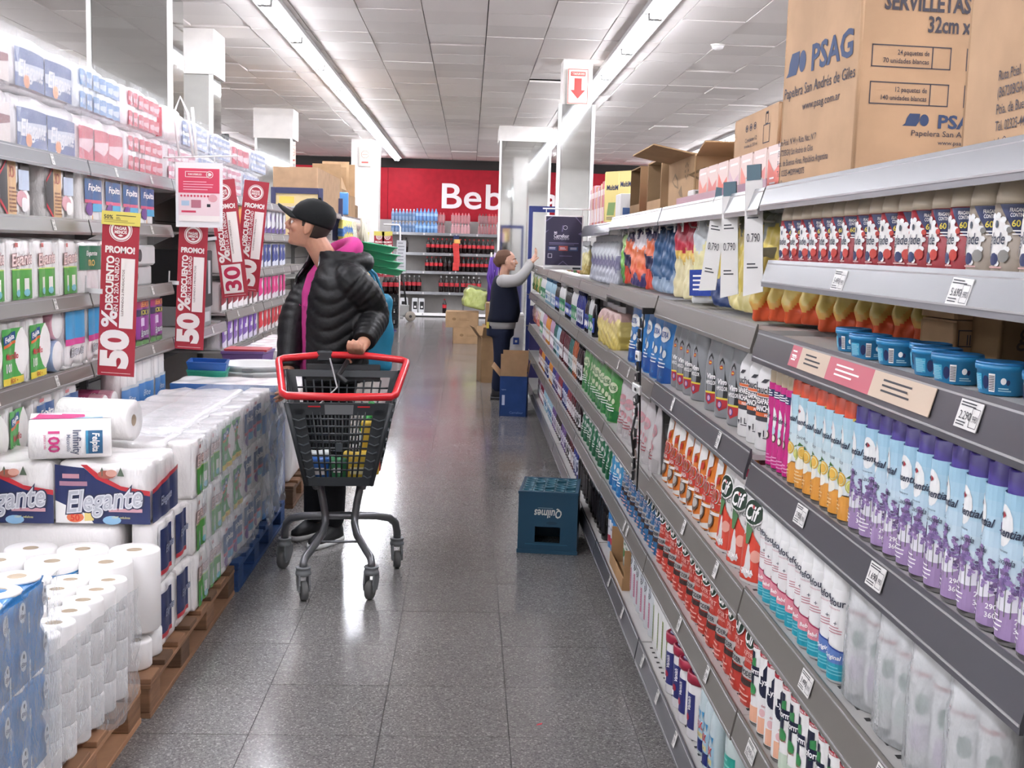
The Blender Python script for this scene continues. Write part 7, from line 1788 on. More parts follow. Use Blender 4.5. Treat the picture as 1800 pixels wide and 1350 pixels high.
# open blue carton with bread bags
a = Art(); bc_ = mat('#2b4a86', .6); a.text('Carrefour', .03, .035, .022, mat('#5a78b0', .6), 2, .01, w=.12).rect(-.1, .1, -.075, .19, mat('#b9c4dc', .6), 2).text('logística', -.085, .24, .012, mat('#7f96c0', .6), 2, w=.04)
b3 = carton('blue_carton', 'carton', .24, .40, .36, mat('#27467f', .7, 'card'), 'open dark blue carton with kraft flaps on the floor by the woman', (.432, 10.18, 0), -.08, {'front': a}, openf=(1.62, 1.5, 2.3, 1.7))
for f in b3.children:
    if f.name.startswith('flap'): f.data.materials[0] = KRAFT2
for i in range(3):
    mb = MB(); mb.soft(.10, .14, .16, .04, mat('#d6bd9a', .35, 'film'), (4, 4, 5), lambda p, n: n*.008*math.sin(60*p.x+40*p.z)); obj('snack_bag', mb, None, (.40+.055*i-.02, 10.12+.1*i, .30), .3*i, 'clear bag of tan snacks sticking out of the blue carton, %s from the left' % ORD[i], 'bag', 'bags in the blue carton')

# upturned blue beer crate
CR = mat('#124560', .45)
c = MB(); w, d, h = .292, .36, .31; t = .012
c.box(-w/2, d/2-t, 0, w/2, d/2, h, CR)
for sx in (-1, 1): c.box(min(sx*w/2, sx*(w/2-t)), -d/2+t, 0, max(sx*w/2, sx*(w/2-t)), d/2-t, h, CR)
ox = .062                                            # hand hole in the front wall
c.box(-w/2, -d/2, 0, -ox, -d/2+t, h, CR); c.box(ox, -d/2, 0, w/2, -d/2+t, h, CR); c.box(-ox, -d/2, 0, ox, -d/2+t, .055, CR); c.box(-ox, -d/2, .135, ox, -d/2+t, h, CR)
c.box(-w/2-.004, -d/2-.004, 0, w/2+.004, -d/2, .02, CR); c.box(-w/2-.003, -d/2-.004, h-.012, w/2+.003, -d/2, h, CR)
crate = obj('beer_crate', c, None, (.437, 5.622, .0005), -.13, 'blue plastic beer crate standing upside down in the aisle by the shelf', 'crate')
lat = MB(); tm = mat('#1f5a6c', .5)
for i in range(6): x = -w/2+.014+i*(w-.028)/5; lat.box(x-.003, -d/2+t, h-.04, x+.003, d/2-t, h-.002, tm)
for j in range(7): y = -d/2+.016+j*(d-.032)/6; lat.box(-w/2+t, y-.003, h-.04, w/2-t, y+.003, h-.002, tm)
obj('lattice', lat, crate)
for i in range(5):
    for j in range(6):
        if (i, j) in ((2, 1), (4, 1), (1, 3), (3, 4)): continue
        r_ = MB(); r_.lathe([(.02, h-.012), (.026, h-.008), (.026, h-.001), (.021, h), (.02, h-.012)], tm, 12, o=(-w/2+.014+(i+.5)*(w-.028)/5, -d/2+.016+(j+.5)*(d-.032)/6, 0)); obj('ring', r_, crate)
a = Art(); cw = mat('#d8d8d0', .5)
a.text('Quilmes', .0, .2, .042, cw, 2, .02, .2, rot=PI, w=.135).lines(-.05, .228, .1, 1, .01, .003, mat('#7f9aa4', .5), 2).ell(.02, .155, .028, .008, mat('#0f3a52', .5)).rect(-.11, .045, .1, .048, mat('#2f6a88', .5))
p = MB(); p.art(a, flat((0, -d/2, 0), (1, 0, 0), (0, 0, 1))); obj('print', p, crate)
mb = MB(); mb.add([(0, 0, 0), (.02, .004, 0), (.024, .012, .001), (.006, .01, 0)], [(0, 1, 2, 3)], RED); mb.add([(0, 0, -.0004), (.02, .004, -.0004), (.024, .012, -.0004), (.006, .01, -.0004)], [(3, 2, 1, 0)], RED)
obj('paper_scrap', mb, None, (.245, 3.42, .001), .3, 'tiny red paper scrap on the floor tiles', 'litter')
# ------------------------------------------------------------------ shopping cart
cart = empty('shopping_cart', 'dark plastic shopping cart with a red handle loop on a grey steel chassis', 'shopping cart', (-.545, 4.916, 0), math.radians(4.5))
PLS = mat('#2d3134', .42); PL2 = mat('#3d4347', .45); CRED = mat('#cf1622', .3); STL = mat('#77777a', .35, 'scuff', .6); CGR = mat('#6f7173', .5); RUB = mat('#5c5c5b', .75)
def caster(x, y, z, yaw):
    c = MB(); c.lathe([(.030, .105), (.033, .108), (.033, .12), (.030, .124), (.030, .135), (.033, .138), (.03, .142)], CGR, 14)
    for s in (-1, 1): c.prism([(-.028, .04), (.01, .04), (.03, .075), (.03, .11), (-.03, .11), (-.036, .07)], s*.021-.004, s*.021+.004, CGR, 'x')
    k = obj('caster', c, cart, (x, y, 0), yaw)
    w = MB(); w.lathe([(.012, -.014), (.036, -.014), (.041, -.009), (.041, .009), (.036, .014), (.012, .014)], RUB, 20, M=Matrix.Translation((0, -.012, .0415)) @ Matrix.Rotation(PI/2, 4, 'Y')); wl = obj('wheel', w, k)
    w = MB(); w.lathe([(.013, -.018), (.013, .018)], mat('#8f9091', .4), 10, M=Matrix.Translation((0, -.012, .0415)) @ Matrix.Rotation(PI/2, 4, 'Y')); obj('hub', w, wl)
caster(-.142, -.24, 0, .25); caster(.142, -.235, 0, -.35); caster(-.257, .235, 0, -.5); caster(.257, .235, 0, .1)
for s in (-1, 1):
    m = MB(); m.tube([(s*.095, .03, .47), (s*.075, .035, .36), (s*.066, .04, .30), (s*.064, .03, .26), (s*.075, -.03, .225), (s*.115, -.15, .19), (s*.138, -.215, .172), (s*.142, -.238, .155), (s*.142, -.24, .138)], .0165, STL, 10); obj('chassis_leg', m, cart)
m = MB(); m.tube([(-.257, .235, .138), (-.256, .228, .175), (-.247, .205, .22), (-.22, .165, .252), (-.16, .11, .275), (-.066, .065, .288), (.066, .065, .288), (.16, .11, .275), (.22, .165, .252), (.247, .205, .22), (.256, .228, .175), (.257, .235, .138)], .0175, STL, 10); obj('chassis_arch', m, cart)
m = MB(); m.tube([(-.09, -.08, .207), (.09, -.08, .207)], .006, STL, 6); m.tube([(-.1, .03, .455), (.1, .03, .455)], .018, STL, 8); m.tube([(-.1, -.1, .455), (-.1, .14, .455)], .016, STL, 8); m.tube([(.1, -.1, .455), (.1, .14, .455)], .016, STL, 8); obj('cross_bar', m, cart)
# basket: wall corner lines (bottom to top)
B0, B1, ZB = .475, .84, .475
cor = {'fl': ((-.135, -.165, .475), (-.215, -.235, .835)), 'fr': ((.135, -.165, .475), (.215, -.235, .835)), 'bl': ((-.165, .185, .475), (-.262, .30, .915)), 'br': ((.165, .185, .475), (.262, .30, .915))}
def wallpt(a, b, u, v):
    p0, p1 = Vector(cor[a][0]).lerp(Vector(cor[a][1]), v), Vector(cor[b][0]).lerp(Vector(cor[b][1]), v)
    return p0.lerp(p1, u)
def panel(mb, a, b, u0, u1, v0, v1, m, th=.006, n=4):
    """slab of a basket wall between fractions of its width and height"""
    nn = (Vector(cor[b][0])-Vector(cor[a][0])).cross(Vector((0, 0, 1))).normalized()
    P = [wallpt(a, b, u0+(u1-u0)*i/n, v) for v in (v0, v1) for i in range(n+1)]
    vs = [p+nn*th/2 for p in P]+[p-nn*th/2 for p in P]; k = n+1; q = 2*k
    fs = [(i, i+1, k+i+1, k+i) for i in range(n)]+[(q+i+1, q+i, q+k+i, q+k+i+1) for i in range(n)]
    fs += [(i+1, i, q+i, q+i+1) for i in range(n)]+[(k+i, k+i+1, q+k+i+1, q+k+i) for i in range(n)]+[(0, k, q+k, q), (k-1, q+k-1, q+2*k-1, 2*k-1)]
    mb.add(vs, fs, m)
for nm, a, b, nv, nh in (('front_wall', 'fl', 'fr', 9, 8), ('back_wall', 'br', 'bl', 11, 9), ('side_wall', 'bl', 'fl', 8, 9), ('side_wall', 'fr', 'br', 8, 9)):
    m = MB(); e = .16 if nm != 'back_wall' else .08
    panel(m, a, b, 0, 1, 0, .10, PLS); panel(m, a, b, 0, 1, .86 if nm == 'front_wall' else .93, 1, PLS)
    panel(m, a, b, 0, e, .1, .93, PLS); panel(m, a, b, 1-e, 1, .1, .93, PLS)
    w = obj(nm, m, cart)
    g = MB()
    for i in range(1, nv): g.tube([wallpt(a, b, e+(1-2*e)*i/nv, .1), wallpt(a, b, e+(1-2*e)*i/nv, .9)], .0042, PLS, 4)
    for j in range(1, nh+1): g.tube([wallpt(a, b, e, .1+.8*j/(nh+1)), wallpt(a, b, 1-e, .1+.8*j/(nh+1))], .0042, PLS, 4)
    obj('grille', g, w)
    if nm != 'back_wall':
        g = MB(); nn = (Vector(cor[b][0])-Vector(cor[a][0])).cross(Vector((0, 0, 1))).normalized()
        for j in range(8):
            v = .12+.1*j
            for u0, u1 in ((.01, e-.01), (1-e+.01, .99)):
                g.tube([wallpt(a, b, u0, v)+nn*.005, wallpt(a, b, (u0+u1)/2, v-.03)+nn*.008, wallpt(a, b, u1, v)+nn*.005], .004, PL2, 5)
        obj('ribs', g, w)
    if nm == 'front_wall':
        g = MB(); panel(g, a, b, .36, .64, .87, .985, CGR, .012); panel(g, a, b, .46, .54, .42, .52, PL2, .014); obj('badge_plate', g, w)
        g = MB(); panel(g, a, b, .2, .32, .955, .97, CRED, .010); panel(g, a, b, .68, .8, .955, .97, CRED, .010); obj('red_mark', g, w)
for k_ in ('fl', 'fr', 'bl', 'br'):
    m = MB(); m.tube([cor[k_][0], Vector(cor[k_][0]).lerp(Vector(cor[k_][1]), .5), cor[k_][1]], .012, PLS, 8); obj('corner_post', m, cart)
m = MB(); m.add([Vector(cor[k_][0])+Vector((0, 0, q)) for q in (.004, -.004) for k_ in ('fl', 'fr', 'br', 'bl')], [(0, 1, 2, 3), (7, 6, 5, 4), (0, 4, 5, 1), (1, 5, 6, 2), (2, 6, 7, 3), (3, 7, 4, 0)], PLS); obj('base', m, cart)
ctr = [(-.215, -.235, .865), (0, -.240, .862), (.215, -.235, .865), (.232, -.21, .872), (.285, .22, .952), (.288, .262, .96), (.268, .288, .967), (.1, .302, .984), (-.1, .302, .984), (-.268, .288, .967), (-.288, .262, .96), (-.285, .22, .952), (-.232, -.21, .872)]
m = MB(); m.tube(ctr, .0165, CRED, 10, closed=True); obj('handle_loop', m, cart)
m = MB(); m.box(-.12, .285, .955, -.05, .32, 1.003, PLS, .006); obj('coin_lock', m, cart)
m = MB(); m.box(-.17, .27, .875, .17, .285, .955, PLS, .004, M=Matrix.Rotation(-.05, 4, 'X')); obj('seat_panel', m, cart)
m = MB(); m.tube([(-.10, -.1, .80), (-.02, .1, .86), (-.06, .27, .97)], .004, mat('#a0a0a0', .4), 5); m.tube([(.02, .27, .96), (-.02, .2, .90), (.02, .12, .88)], .012, BLACK, 6); obj('lock_chain', m, cart)
# goods in the cart
def incart(name, cat, w, d, h, col, label, x, y, z, art=None, rz=0., kind='foil'):
    mb = MB(); mb.soft(w, d, h, min(w, d, h)*.22, mat(col, .35, kind), (5, 3, 5), lambda p, n: n*.003*math.sin(70*p.x+50*p.z))
    v = Matrix.Rotation(math.radians(4.5), 4, 'Z') @ Vector((x, y, 0))
    o = obj(name, mb, None, (-.545+v.x, 4.916+v.y, z), math.radians(4.5)+rz, label, cat)
    if art: p = MB(); p.art(art, flat((0, -d/2-.004, 0), (1, 0, 0), (0, 0, 1))); obj('print', p, o)
incart('pasta_bag', 'bag', .085, .06, .10, '#1f5fae', 'small blue packet at the bottom left of the cart', -.085, -.11, .485, Art().rect(-.03, .03, .03, .06, WHITE))
incart('noodle_bag', 'bag', .075, .06, .10, '#2f7a4a', 'green packet at the bottom of the cart beside the blue one', -.005, -.11, .485, Art().rect(-.02, .04, .02, .06, WHITE))
incart('yellow_bag', 'bag', .14, .07, .12, '#d8b52c', 'yellow bag lying at the bottom right of the cart', .085, -.09, .485, Art().rect(-.04, .03, .04, .06, mat('#f0e6b0', .4)))
incart('yellow_bag', 'bag', .08, .06, .24, '#cfae30', 'tall yellow bag standing at the right wall of the cart', .13, .0, .49)
incart('red_bag', 'bag', .06, .05, .12, '#a83a30', 'small red packet at the right corner of the cart', .145, .075, .49)
for i in range(3):
    P = drink('#2a9a3f', '#dfe6df', '#1f7a34', .30, .04, 'soda_bottle'); v = Matrix.Rotation(math.radians(4.5), 4, 'Z') @ Vector((.15-.012*i, .14-.085*i*(1 if i < 2 else .2), 0))
    if i < 2: P.place((-.545+v.x-.02, 4.916+v.y+.02, .49), 0, ('green soda bottle at the back right of the cart', 'green soda bottle before the other in the cart')[i])
incart('white_pack', 'pack', .11, .07, .10, '#cfd4d2', 'white and green pack at the left of the cart', -.1, .02, .49)
# ------------------------------------------------------------------ people
def fuse(mb, voxel, it, m, name, fac=.5):
    """weld overlapping volumes into one continuous skin"""
    me = mb.mesh('raw'); o = bpy.data.objects.new('raw', me); COL.objects.link(o)
    r = o.modifiers.new('r', 'REMESH'); r.mode = 'VOXEL'; r.voxel_size = voxel
    if it:
        s = o.modifiers.new('s', 'SMOOTH'); s.iterations = it; s.factor = fac
    dg = bpy.context.evaluated_depsgraph_get()
    out = bpy.data.meshes.new_from_object(o.evaluated_get(dg)); out.name = name
    bpy.data.objects.remove(o); bpy.data.meshes.remove(me)
    out.materials.clear(); out.materials.append(m)
    out.polygons.foreach_set('use_smooth', [True]*len(out.polygons))
    return out
def smoothpath(pts, rs, k=4):
    P = [Vector(p) for p in pts]; out = []; ro = []
    for i in range(len(P)-1):
        p0, p1, p2, p3 = P[max(i-1, 0)], P[i], P[i+1], P[min(i+2, len(P)-1)]
        for j in range(k):
            t = j/k
            out.append(.5*((2*p1)+(p2-p0)*t+(2*p0-5*p1+4*p2-p3)*t*t+(3*p1-p0-3*p2+p3)*t**3)); ro.append(rs[i]+(rs[i+1]-rs[i])*t)
    out.append(P[-1]); ro.append(rs[-1])
    return out, ro
def ball(mb, c, r, m, s=(1, 1, 1), M=None):
    n = 7; pr = [(r*math.sin(PI*i/n), -r*math.cos(PI*i/n)) for i in range(n+1)]
    T = Matrix.Translation(c) @ (M if M else Matrix.Identity(4)) @ Matrix.Diagonal((*s, 1))
    mb.lathe(pr, m, 12, M=T)
def limb(mb, pts, rs, m, n=14, flat=1.):
    p, r = smoothpath(pts, rs); mb.tube(p, r, m, n, flat=flat); ball(mb, p[0], r[0]*.98, m); ball(mb, p[-1], r[-1]*.98, m)
def torso(mb, rings, m, n=28, arc=None, pw=2.4, bump=None):
    """rings: (z, cx, cy, rx, ryfront, ryback)"""
    vs = []; a0, a1 = (0, 2*PI) if arc is None else arc
    cnt = n if arc is None else n+1
    for z, cx, cy, rx, rf, rb in rings:
        for i in range(cnt):
            a = a0+(a1-a0)*i/n
            s_, c_ = math.sin(a), -math.cos(a)
            sx = math.copysign(abs(s_)**(2/pw), s_); sy = math.copysign(abs(c_)**(2/pw), c_)
            k = 1+(bump(a, z) if bump else 0)
            vs.append((cx+rx*sx*k, cy+(rf if c_ < 0 else rb)*sy*k, z))
    fs = []
    for j in range(len(rings)-1):
        for i in range(n):
            q = (i+1) % cnt
            fs.append((j*cnt+i, j*cnt+q, (j+1)*cnt+q, (j+1)*cnt+i))
    if arc is None: fs += [tuple(reversed(range(cnt))), tuple((len(rings)-1)*cnt+i for i in range(cnt))]
    mb.add(vs, fs, m, True)
def refine(rings, k):
    out = []
    for a, b in zip(rings, rings[1:]):
        for j in range(k): out.append(tuple(p+(q-p)*j/k for p, q in zip(a, b)))
    return out+[rings[-1]]
HEADR = [(.0, 0, -.02, .026, .052, .02), (.015, 0, -.015, .042, .070, .035), (.045, 0, -.005, .056, .082, .06), (.075, 0, 0, .065, .085, .082), (.11, 0, .004, .071, .085, .094), (.14, 0, .006, .073, .090, .098), (.17, 0, .008, .072, .086, .098), (.195, 0, .01, .063, .07, .085), (.215, 0, .012, .045, .046, .06), (.226, 0, .012, .02, .02, .03)]
def head(mb, M, m, nose=1.):
    h = MB(); torso(h, HEADR, m, 24, pw=2.2)
    h.tube([(0, -.088, .128), (0, -.098, .108), (0, -.113*nose, .088), (0, -.112*nose, .082), (0, -.088, .076)], [.008, .010, .0135, .013, .011], m, 10)
    for s in (-1, 1):
        ball(h, (s*.012, -.096, .083), .0095, m)
        ball(h, (s*.035, -.074, .126), .017, m, (1.3, .7, .6)); ball(h, (s*.045, -.058, .088), .022, m)
        ball(h, (s*.0745, .012, .098), .032, m, (.26, .62, 1.0), Matrix.Rotation(s*.25, 4, 'Z') @ Matrix.Rotation(-.2, 4, 'X')); ball(h, (s*.074, .006, .072), .012, m, (.5, .8, 1))
    h.tube([(-.022, -.078, .053), (0, -.089, .056), (.022, -.078, .053)], [.005, .0078, .005], m, 8); h.tube([(-.019, -.077, .045), (0, -.087, .044), (.019, -.077, .045)], [.005, .0085, .005], m, 8)
    ball(h, (0, -.074, .014), .019, m, (1.1, .8, .8))
    h.v = [tuple(M @ Vector(v)) for v in h.v]; mb.add(h.v, h.f, m, True)
def face_bits(parent, M, hairc, lip):
    e = MB()
    for s in (-1, 1): ball(e, M @ Vector((s*.032, -.0725, .108)), .0112, mat('#ece6e0', .2))
    obj('eyes', e, parent)
    e = MB()
    for s in (-1, 1): ball(e, M @ Vector((s*.032, -.0795, .1075)), .0056, mat('#2a1d14', .2))
    obj('pupils', e, parent)
    e = MB()
    for s in (-1, 1): e.tube([M @ Vector(p) for p in ((s*.015, -.092, .131), (s*.034, -.089, .136), (s*.054, -.070, .131))], [.0035, .0045, .003], mat(hairc, .8), 6)
    obj('eyebrows', e, parent)
    e = MB(); e.tube([M @ Vector(p) for p in ((-.02, -.082, .0495), (0, -.0955, .0502), (.02, -.082, .0495))], [.0025, .004, .0025], mat(lip, .5), 6); obj('lips', e, parent)
def hand(mb, wrist, F, N, side, curls, m, sc=1., spread=.05, thumb=None):
    """wrist point, finger direction F, back-of-hand normal N, side=+1 thumb along F x N; curls per finger in radians per joint"""
    F = Vector(F).normalized(); N = (Vector(N)-F*Vector(N).dot(F)).normalized(); S = F.cross(N)*side
    w = Vector(wrist)
    T = Matrix((S, F, N)).transposed().to_4x4(); T.translation = w
    p = MB(); p.soft(.078*sc, .092*sc, .028*sc, .013*sc, m, (4, 4, 2), M=T @ Matrix.Translation((0, .05*sc, -.014*sc))); mb.add(p.v, p.f, m, True)
    L = (.072, .082, .077, .06)
    for k in range(4):
        x = (.029-.0195*k)*sc; base = w+S*x+F*(.088*sc-abs(k-1)*.003)
        d = (F+S*spread*(1.5-k)).normalized(); n_ = N; pts = [base-d*.03*sc, base]; rr = [.0095*sc, .0098*sc]
        for j, fr_ in enumerate((.46, .30, .24)):
            R_ = Matrix.Rotation(curls[k] if j else curls[k]*.75, 3, S.cross(Vector((0, 0, 0))) if False else d.cross(n_))
            d = R_ @ d; n_ = R_ @ n_
            if d.dot(N) > 0 and False: pass
            pts.append(pts[-1]+d*L[k]*fr_*sc); rr.append((.0092, .0084, .0072)[j]*sc)
        limb(mb, pts, rr, m, 10)
    th = thumb or [(.030, .015, -.006), (.052, .040, -.012), (.058, .066, -.02), (.05, .088, -.03)]
    limb(mb, [w+S*a*sc+F*b*sc+N*c*sc for a, b, c in th], [.0135*sc, .012*sc, .0105*sc, .009*sc], m, 10)
def shell(mb, thick, m, name):
    me = mb.mesh('raw'); o = bpy.data.objects.new('raw', me); COL.objects.link(o)
    s = o.modifiers.new('t', 'SOLIDIFY'); s.thickness = thick; s.offset = 1
    dg = bpy.context.evaluated_depsgraph_get(); out = bpy.data.meshes.new_from_object(o.evaluated_get(dg)); out.name = name
    bpy.data.objects.remove(o)
    return out
def shoe(mb, toe, heel, m, sole):
    """shoe on the floor from heel to toe points"""
    t, h = Vector(toe), Vector(heel); d = (t-h); L = d.length; ang = math.atan2(d.y, d.x)+PI/2
    M = Matrix.Translation((h+t)/2) @ Matrix.Rotation(ang, 4, 'Z')
    a = MB(); torso(a, [(.025, 0, 0, .046, L/2, L/2), (.045, 0, .0, .046, L/2-.004, L/2-.004), (.065, 0, .02, .042, L/2-.05, L/2-.025), (.085, 0, .06, .036, L/4, L/4-.015), (.105, 0, .075, .034, L/5, L/5-.01)], m, 20)
    mb.add([M @ Vector(v) for v in a.v], a.f, m, True)
    a = MB(); torso(a, [(0.001, 0, 0, .046, L/2+.003, L/2+.002), (.01, 0, 0, .05, L/2+.008, L/2+.006), (.026, 0, 0, .048, L/2+.005, L/2+.004)], sole, 20)
    mb.add([M @ Vector(v) for v in a.v], a.f, sole, True)

# ---- the man: front is local -Y, his left is local +X
SKIN = mat('#c08a6e', .5, 'skin'); JK = mat('#101012', .5, 'quilt'); PINK = mat('#c23a86', .8, 'cloth'); TRO = mat('#17171a', .7, 'cloth')
man = empty('person', 'man in black quilted jacket, pink hoodie and black cap leaning on the cart', 'person', (-.68, 5.58, 0), math.radians(-60))
MI = Matrix.Translation((-.68, 5.58, 0)) @ Matrix.Rotation(math.radians(-60), 4, 'Z'); MW = MI.inverted()
W = lambda x, y, z: tuple(MW @ Vector((x, y, z)))
Rl = lambda v: (MW.to_3x3() @ Vector(v))
HM = MW @ Matrix.Translation((-.79, 5.535, 1.470)) @ Matrix.Rotation(math.radians(-97), 4, 'Z') @ Matrix.Rotation(math.radians(-10), 4, 'X')
neck0, neck1 = W(-.665, 5.575, 1.36), tuple(HM @ Vector((0, .03, .05)))
shl, shr = (.185, .02, 1.345), (-.185, .02, 1.345)
elb, wrl = W(-.455, 5.50, 1.15), W(-.488, 5.285, 1.028)
ehr, wrr = W(-.86, 5.62, 1.10), W(-.865, 5.50, .875)
mb = MB()
torso(mb, [(.80, 0, .01, .15, .10, .11), (.92, 0, .01, .155, .105, .12), (1.05, 0, .01, .15, .11, .10), (1.22, 0, .01, .175, .12, .11), (1.33, 0, .015, .17, .10, .10), (1.38, 0, .02, .10, .06, .06)], SKIN)
limb(mb, [neck0, neck1], [.062, .056], SKIN); head(mb, HM, SKIN)
limb(mb, [shl, elb, wrl], [.05, .042, .031], SKIN); limb(mb, [shr, ehr, wrr], [.05, .042, .03], SKIN)
fl, fr_ = W(-.655, 5.60, .1), W(-.76, 5.72, .1)
limb(mb, [(.085, .0, .84), W(-.65, 5.55, .47), fl], [.085, .055, .04], SKIN); limb(mb, [(-.085, .0, .84), W(-.74, 5.66, .47), fr_], [.085, .055, .04], SKIN)
bar = (-.505, 5.213, .984)
hand(mb, W(-.500, 5.282, 1.026), Rl((-.12, -1, -.28)), Rl((0, -.28, 1)), 1, (.95, 1.0, 1.02, 1.0), SKIN, 1.0, .03, [(.026, .012, -.012), (.044, .036, -.03), (.046, .056, -.048), (.03, .066, -.062)])
hand(mb, wrr, Rl((-.1, -.35, -1)), Rl((-1, .1, 0)), 1, (.3, .35, .4, .45), SKIN, 1.0)
obj('body', fuse(mb, .0052, 3, SKIN, 'body'), man)
face_bits(man, HM, '#2a1c14', '#a8645a')
# stubble-dark hair under the cap
HAIR = mat('#2a1d16', .85)
mb = MB(); hr = [(z, cx, cy, rx+.004, rf+.004, rb+.005) for z, cx, cy, rx, rf, rb in HEADR if .04 < z < .18]
hr = [(.055, 0, -.002, .063, .088, .072)]+hr[1:]
torso(mb, refine(hr, 2), HAIR, 24, (PI*.60, PI*1.40)); mb2 = MB()
for s in (-1, 1): mb.add([(s*.0745, -.014, .10), (s*.0755, -.004, .10), (s*.0775, .0, .15), (s*.0768, -.02, .15)], [(0, 1, 2, 3)], HAIR)
mb.v = [tuple(HM @ Vector(v)) for v in mb.v]
obj('hair', shell(mb, .004, HAIR, 'hair'), man)
# cap
CAP = mat('#151617', .7, 'cloth')
mb = MB()
cr = [(.125, 0, .004, .083, .100, .108), (.15, 0, .006, .084, .101, .111), (.18, 0, .008, .082, .096, .109), (.205, 0, .01, .073, .082, .098), (.228, 0, .012, .053, .058, .072), (.24, 0, .012, .026, .03, .036), (.244, 0, .012, .004, .004, .004)]
torso(mb, refine(cr, 2), CAP, 28, pw=2.15); ball(mb, (0, .012, .246), .008, CAP)
mb.v = [tuple(HM @ Matrix.Translation((0, -.018, -.002)) @ Matrix.Rotation(-.14, 4, 'X') @ Vector(v)) for v in mb.v]
cp = obj('cap', mb, man)
mb = MB(); vs = []
for j in range(7):
    for i in range(11):
        a = -1.05+2.1*i/10; t = j/6
        ix, iy = .084*math.sin(a), .004-.100*math.cos(a)
        vs.append((ix*(1-.05*t), iy-t*.078*max(.0, math.cos(a*1.25))**.6, .146-.016*abs(a)**1.6+.016*t-.03*t*abs(math.sin(a))**2))
mb.add(vs, [(j*11+i, j*11+i+1, (j+1)*11+i+1, (j+1)*11+i) for j in range(6) for i in range(10)], CAP, True)
mb.v = [tuple(HM @ Matrix.Translation((0, -.018, -.002)) @ Matrix.Rotation(-.14, 4, 'X') @ Vector(v)) for v in mb.v]
obj('brim', shell(mb, .005, CAP, 'brim'), cp)
# hoodie
mb = MB()
torso(mb, [(.85, 0, .0, .172, .125, .125), (.95, 0, .0, .17, .128, .125), (1.1, 0, .005, .168, .130, .12), (1.25, 0, .01, .178, .128, .12), (1.34, 0, .015, .165, .105, .11), (1.395, 0, .02, .105, .075, .085)], PINK)
nk = Vector(neck0); hp = [Vector((.10*math.sin(a), .035-.085*math.cos(a), 1.405+.075*(1-math.cos(a))*.5)) for a in [2*PI*i/16 for i in range(16)]]
limb(mb, [hp[i] for i in (1, 3, 5, 6, 8, 10, 11, 13, 15)], [.02, .032, .042, .046, .05, .046, .042, .032, .02], PINK, 12)
for s in (-1, 1): limb(mb, [(s*.035, -.10, 1.375), (s*.03, -.135, 1.28), (s*.028, -.14, 1.19)], [.004, .004, .005], PINK, 6)
obj('hoodie', fuse(mb, .009, 4, PINK, 'hoodie'), man)
# quilted jacket: open shell with chevron channels
def quilt(a, z):
    t = abs(((a/PI) % 2)-1)                         # 0 front .. 1 back
    u = (z+.16*abs(math.sin(a*1.5)))/.062
    return .055*abs(math.sin(PI*u))**.5-.02
jr = [(.83, 0, .0, .218, .158, .152), (.90, 0, .0, .214, .158, .155), (1.0, 0, .0, .208, .16, .15), (1.12, 0, .003, .208, .162, .148), (1.24, 0, .008, .213, .158, .146), (1.32, 0, .014, .205, .138, .138), (1.37, 0, .02, .17, .115, .122), (1.41, 0, .026, .125, .10, .115), (1.455, 0, .03, .118, .105, .112)]
mb = MB(); torso(mb, refine(jr, 9), JK, 72, (.40, 2*PI-.56), 2.5, quilt)
jm = shell(mb, .014, JK, 'jacket'); jw = MB(); jw.add([v.co.copy() for v in jm.vertices], [tuple(p.vertices) for p in jm.polygons], JK, True)
def sleeve(p, r):
    q, rr = smoothpath(p, r, 14); n = len(q); mb = MB()
    mb.tube(q, [x*(1+.10*abs(math.sin(PI*i/3.6))**.5-.03) for i, x in enumerate(rr)], JK, 20); ball(mb, q[0], rr[0]*1.0, JK)
    return mb
sl1 = sleeve([(.12, .02, 1.345), (.178, .025, 1.315), tuple((Vector(shl)+Vector(elb))/2+Vector((.012, .01, 0))), elb, tuple((Vector(elb)+Vector(wrl))/2), tuple(Vector(wrl)*.9+Vector(elb)*.1)], [.062, .084, .082, .072, .064, .050])
sl2 = sleeve([(-.12, .02, 1.345), (-.178, .02, 1.315), tuple((Vector(shr)+Vector(ehr))/2), ehr, tuple(Vector(wrr)*.95+Vector(ehr)*.05)], [.062, .084, .08, .07, .052])
mb = MB(); hd = [Vector((.125*math.sin(a), .055-.115*math.cos(a), 1.405)) for a in [PI*.42+PI*1.16*i/10 for i in range(11)]]
limb(mb, hd, [.02, .034, .042, .048, .052, .054, .052, .048, .042, .034, .02], JK, 12)
for q in (sl1, sl2, mb): jw.add(q.v, q.f, JK, True)
jk = obj('jacket', fuse(jw, .0062, 2, JK, 'jacket', .4), man)
zp = mat('#9a9a9c', .3, '', .8); mb = MB()
def jp(a, z, off=.012):
    r = MB(); torso(r, [min(refine(jr, 9), key=lambda q: abs(q[0]-z))], JK, 1, (a, a), 2.5, None)
    v = Vector(r.v[0]); return v+Vector((v.x, v.y, 0)).normalized()*off
for a in (.41, 2*PI-.57): mb.tube([jp(a, .84+.06*k) for k in range(11)], .004, zp, 6)
mb.tube([jp(1.0, .98-.012*k+.0) for k in range(10)], .004, zp, 6); mb.tube([jp(1.0, .87), jp(1.01, .845, .02)], .006, zp, 6)
obj('zipper', mb, jk)
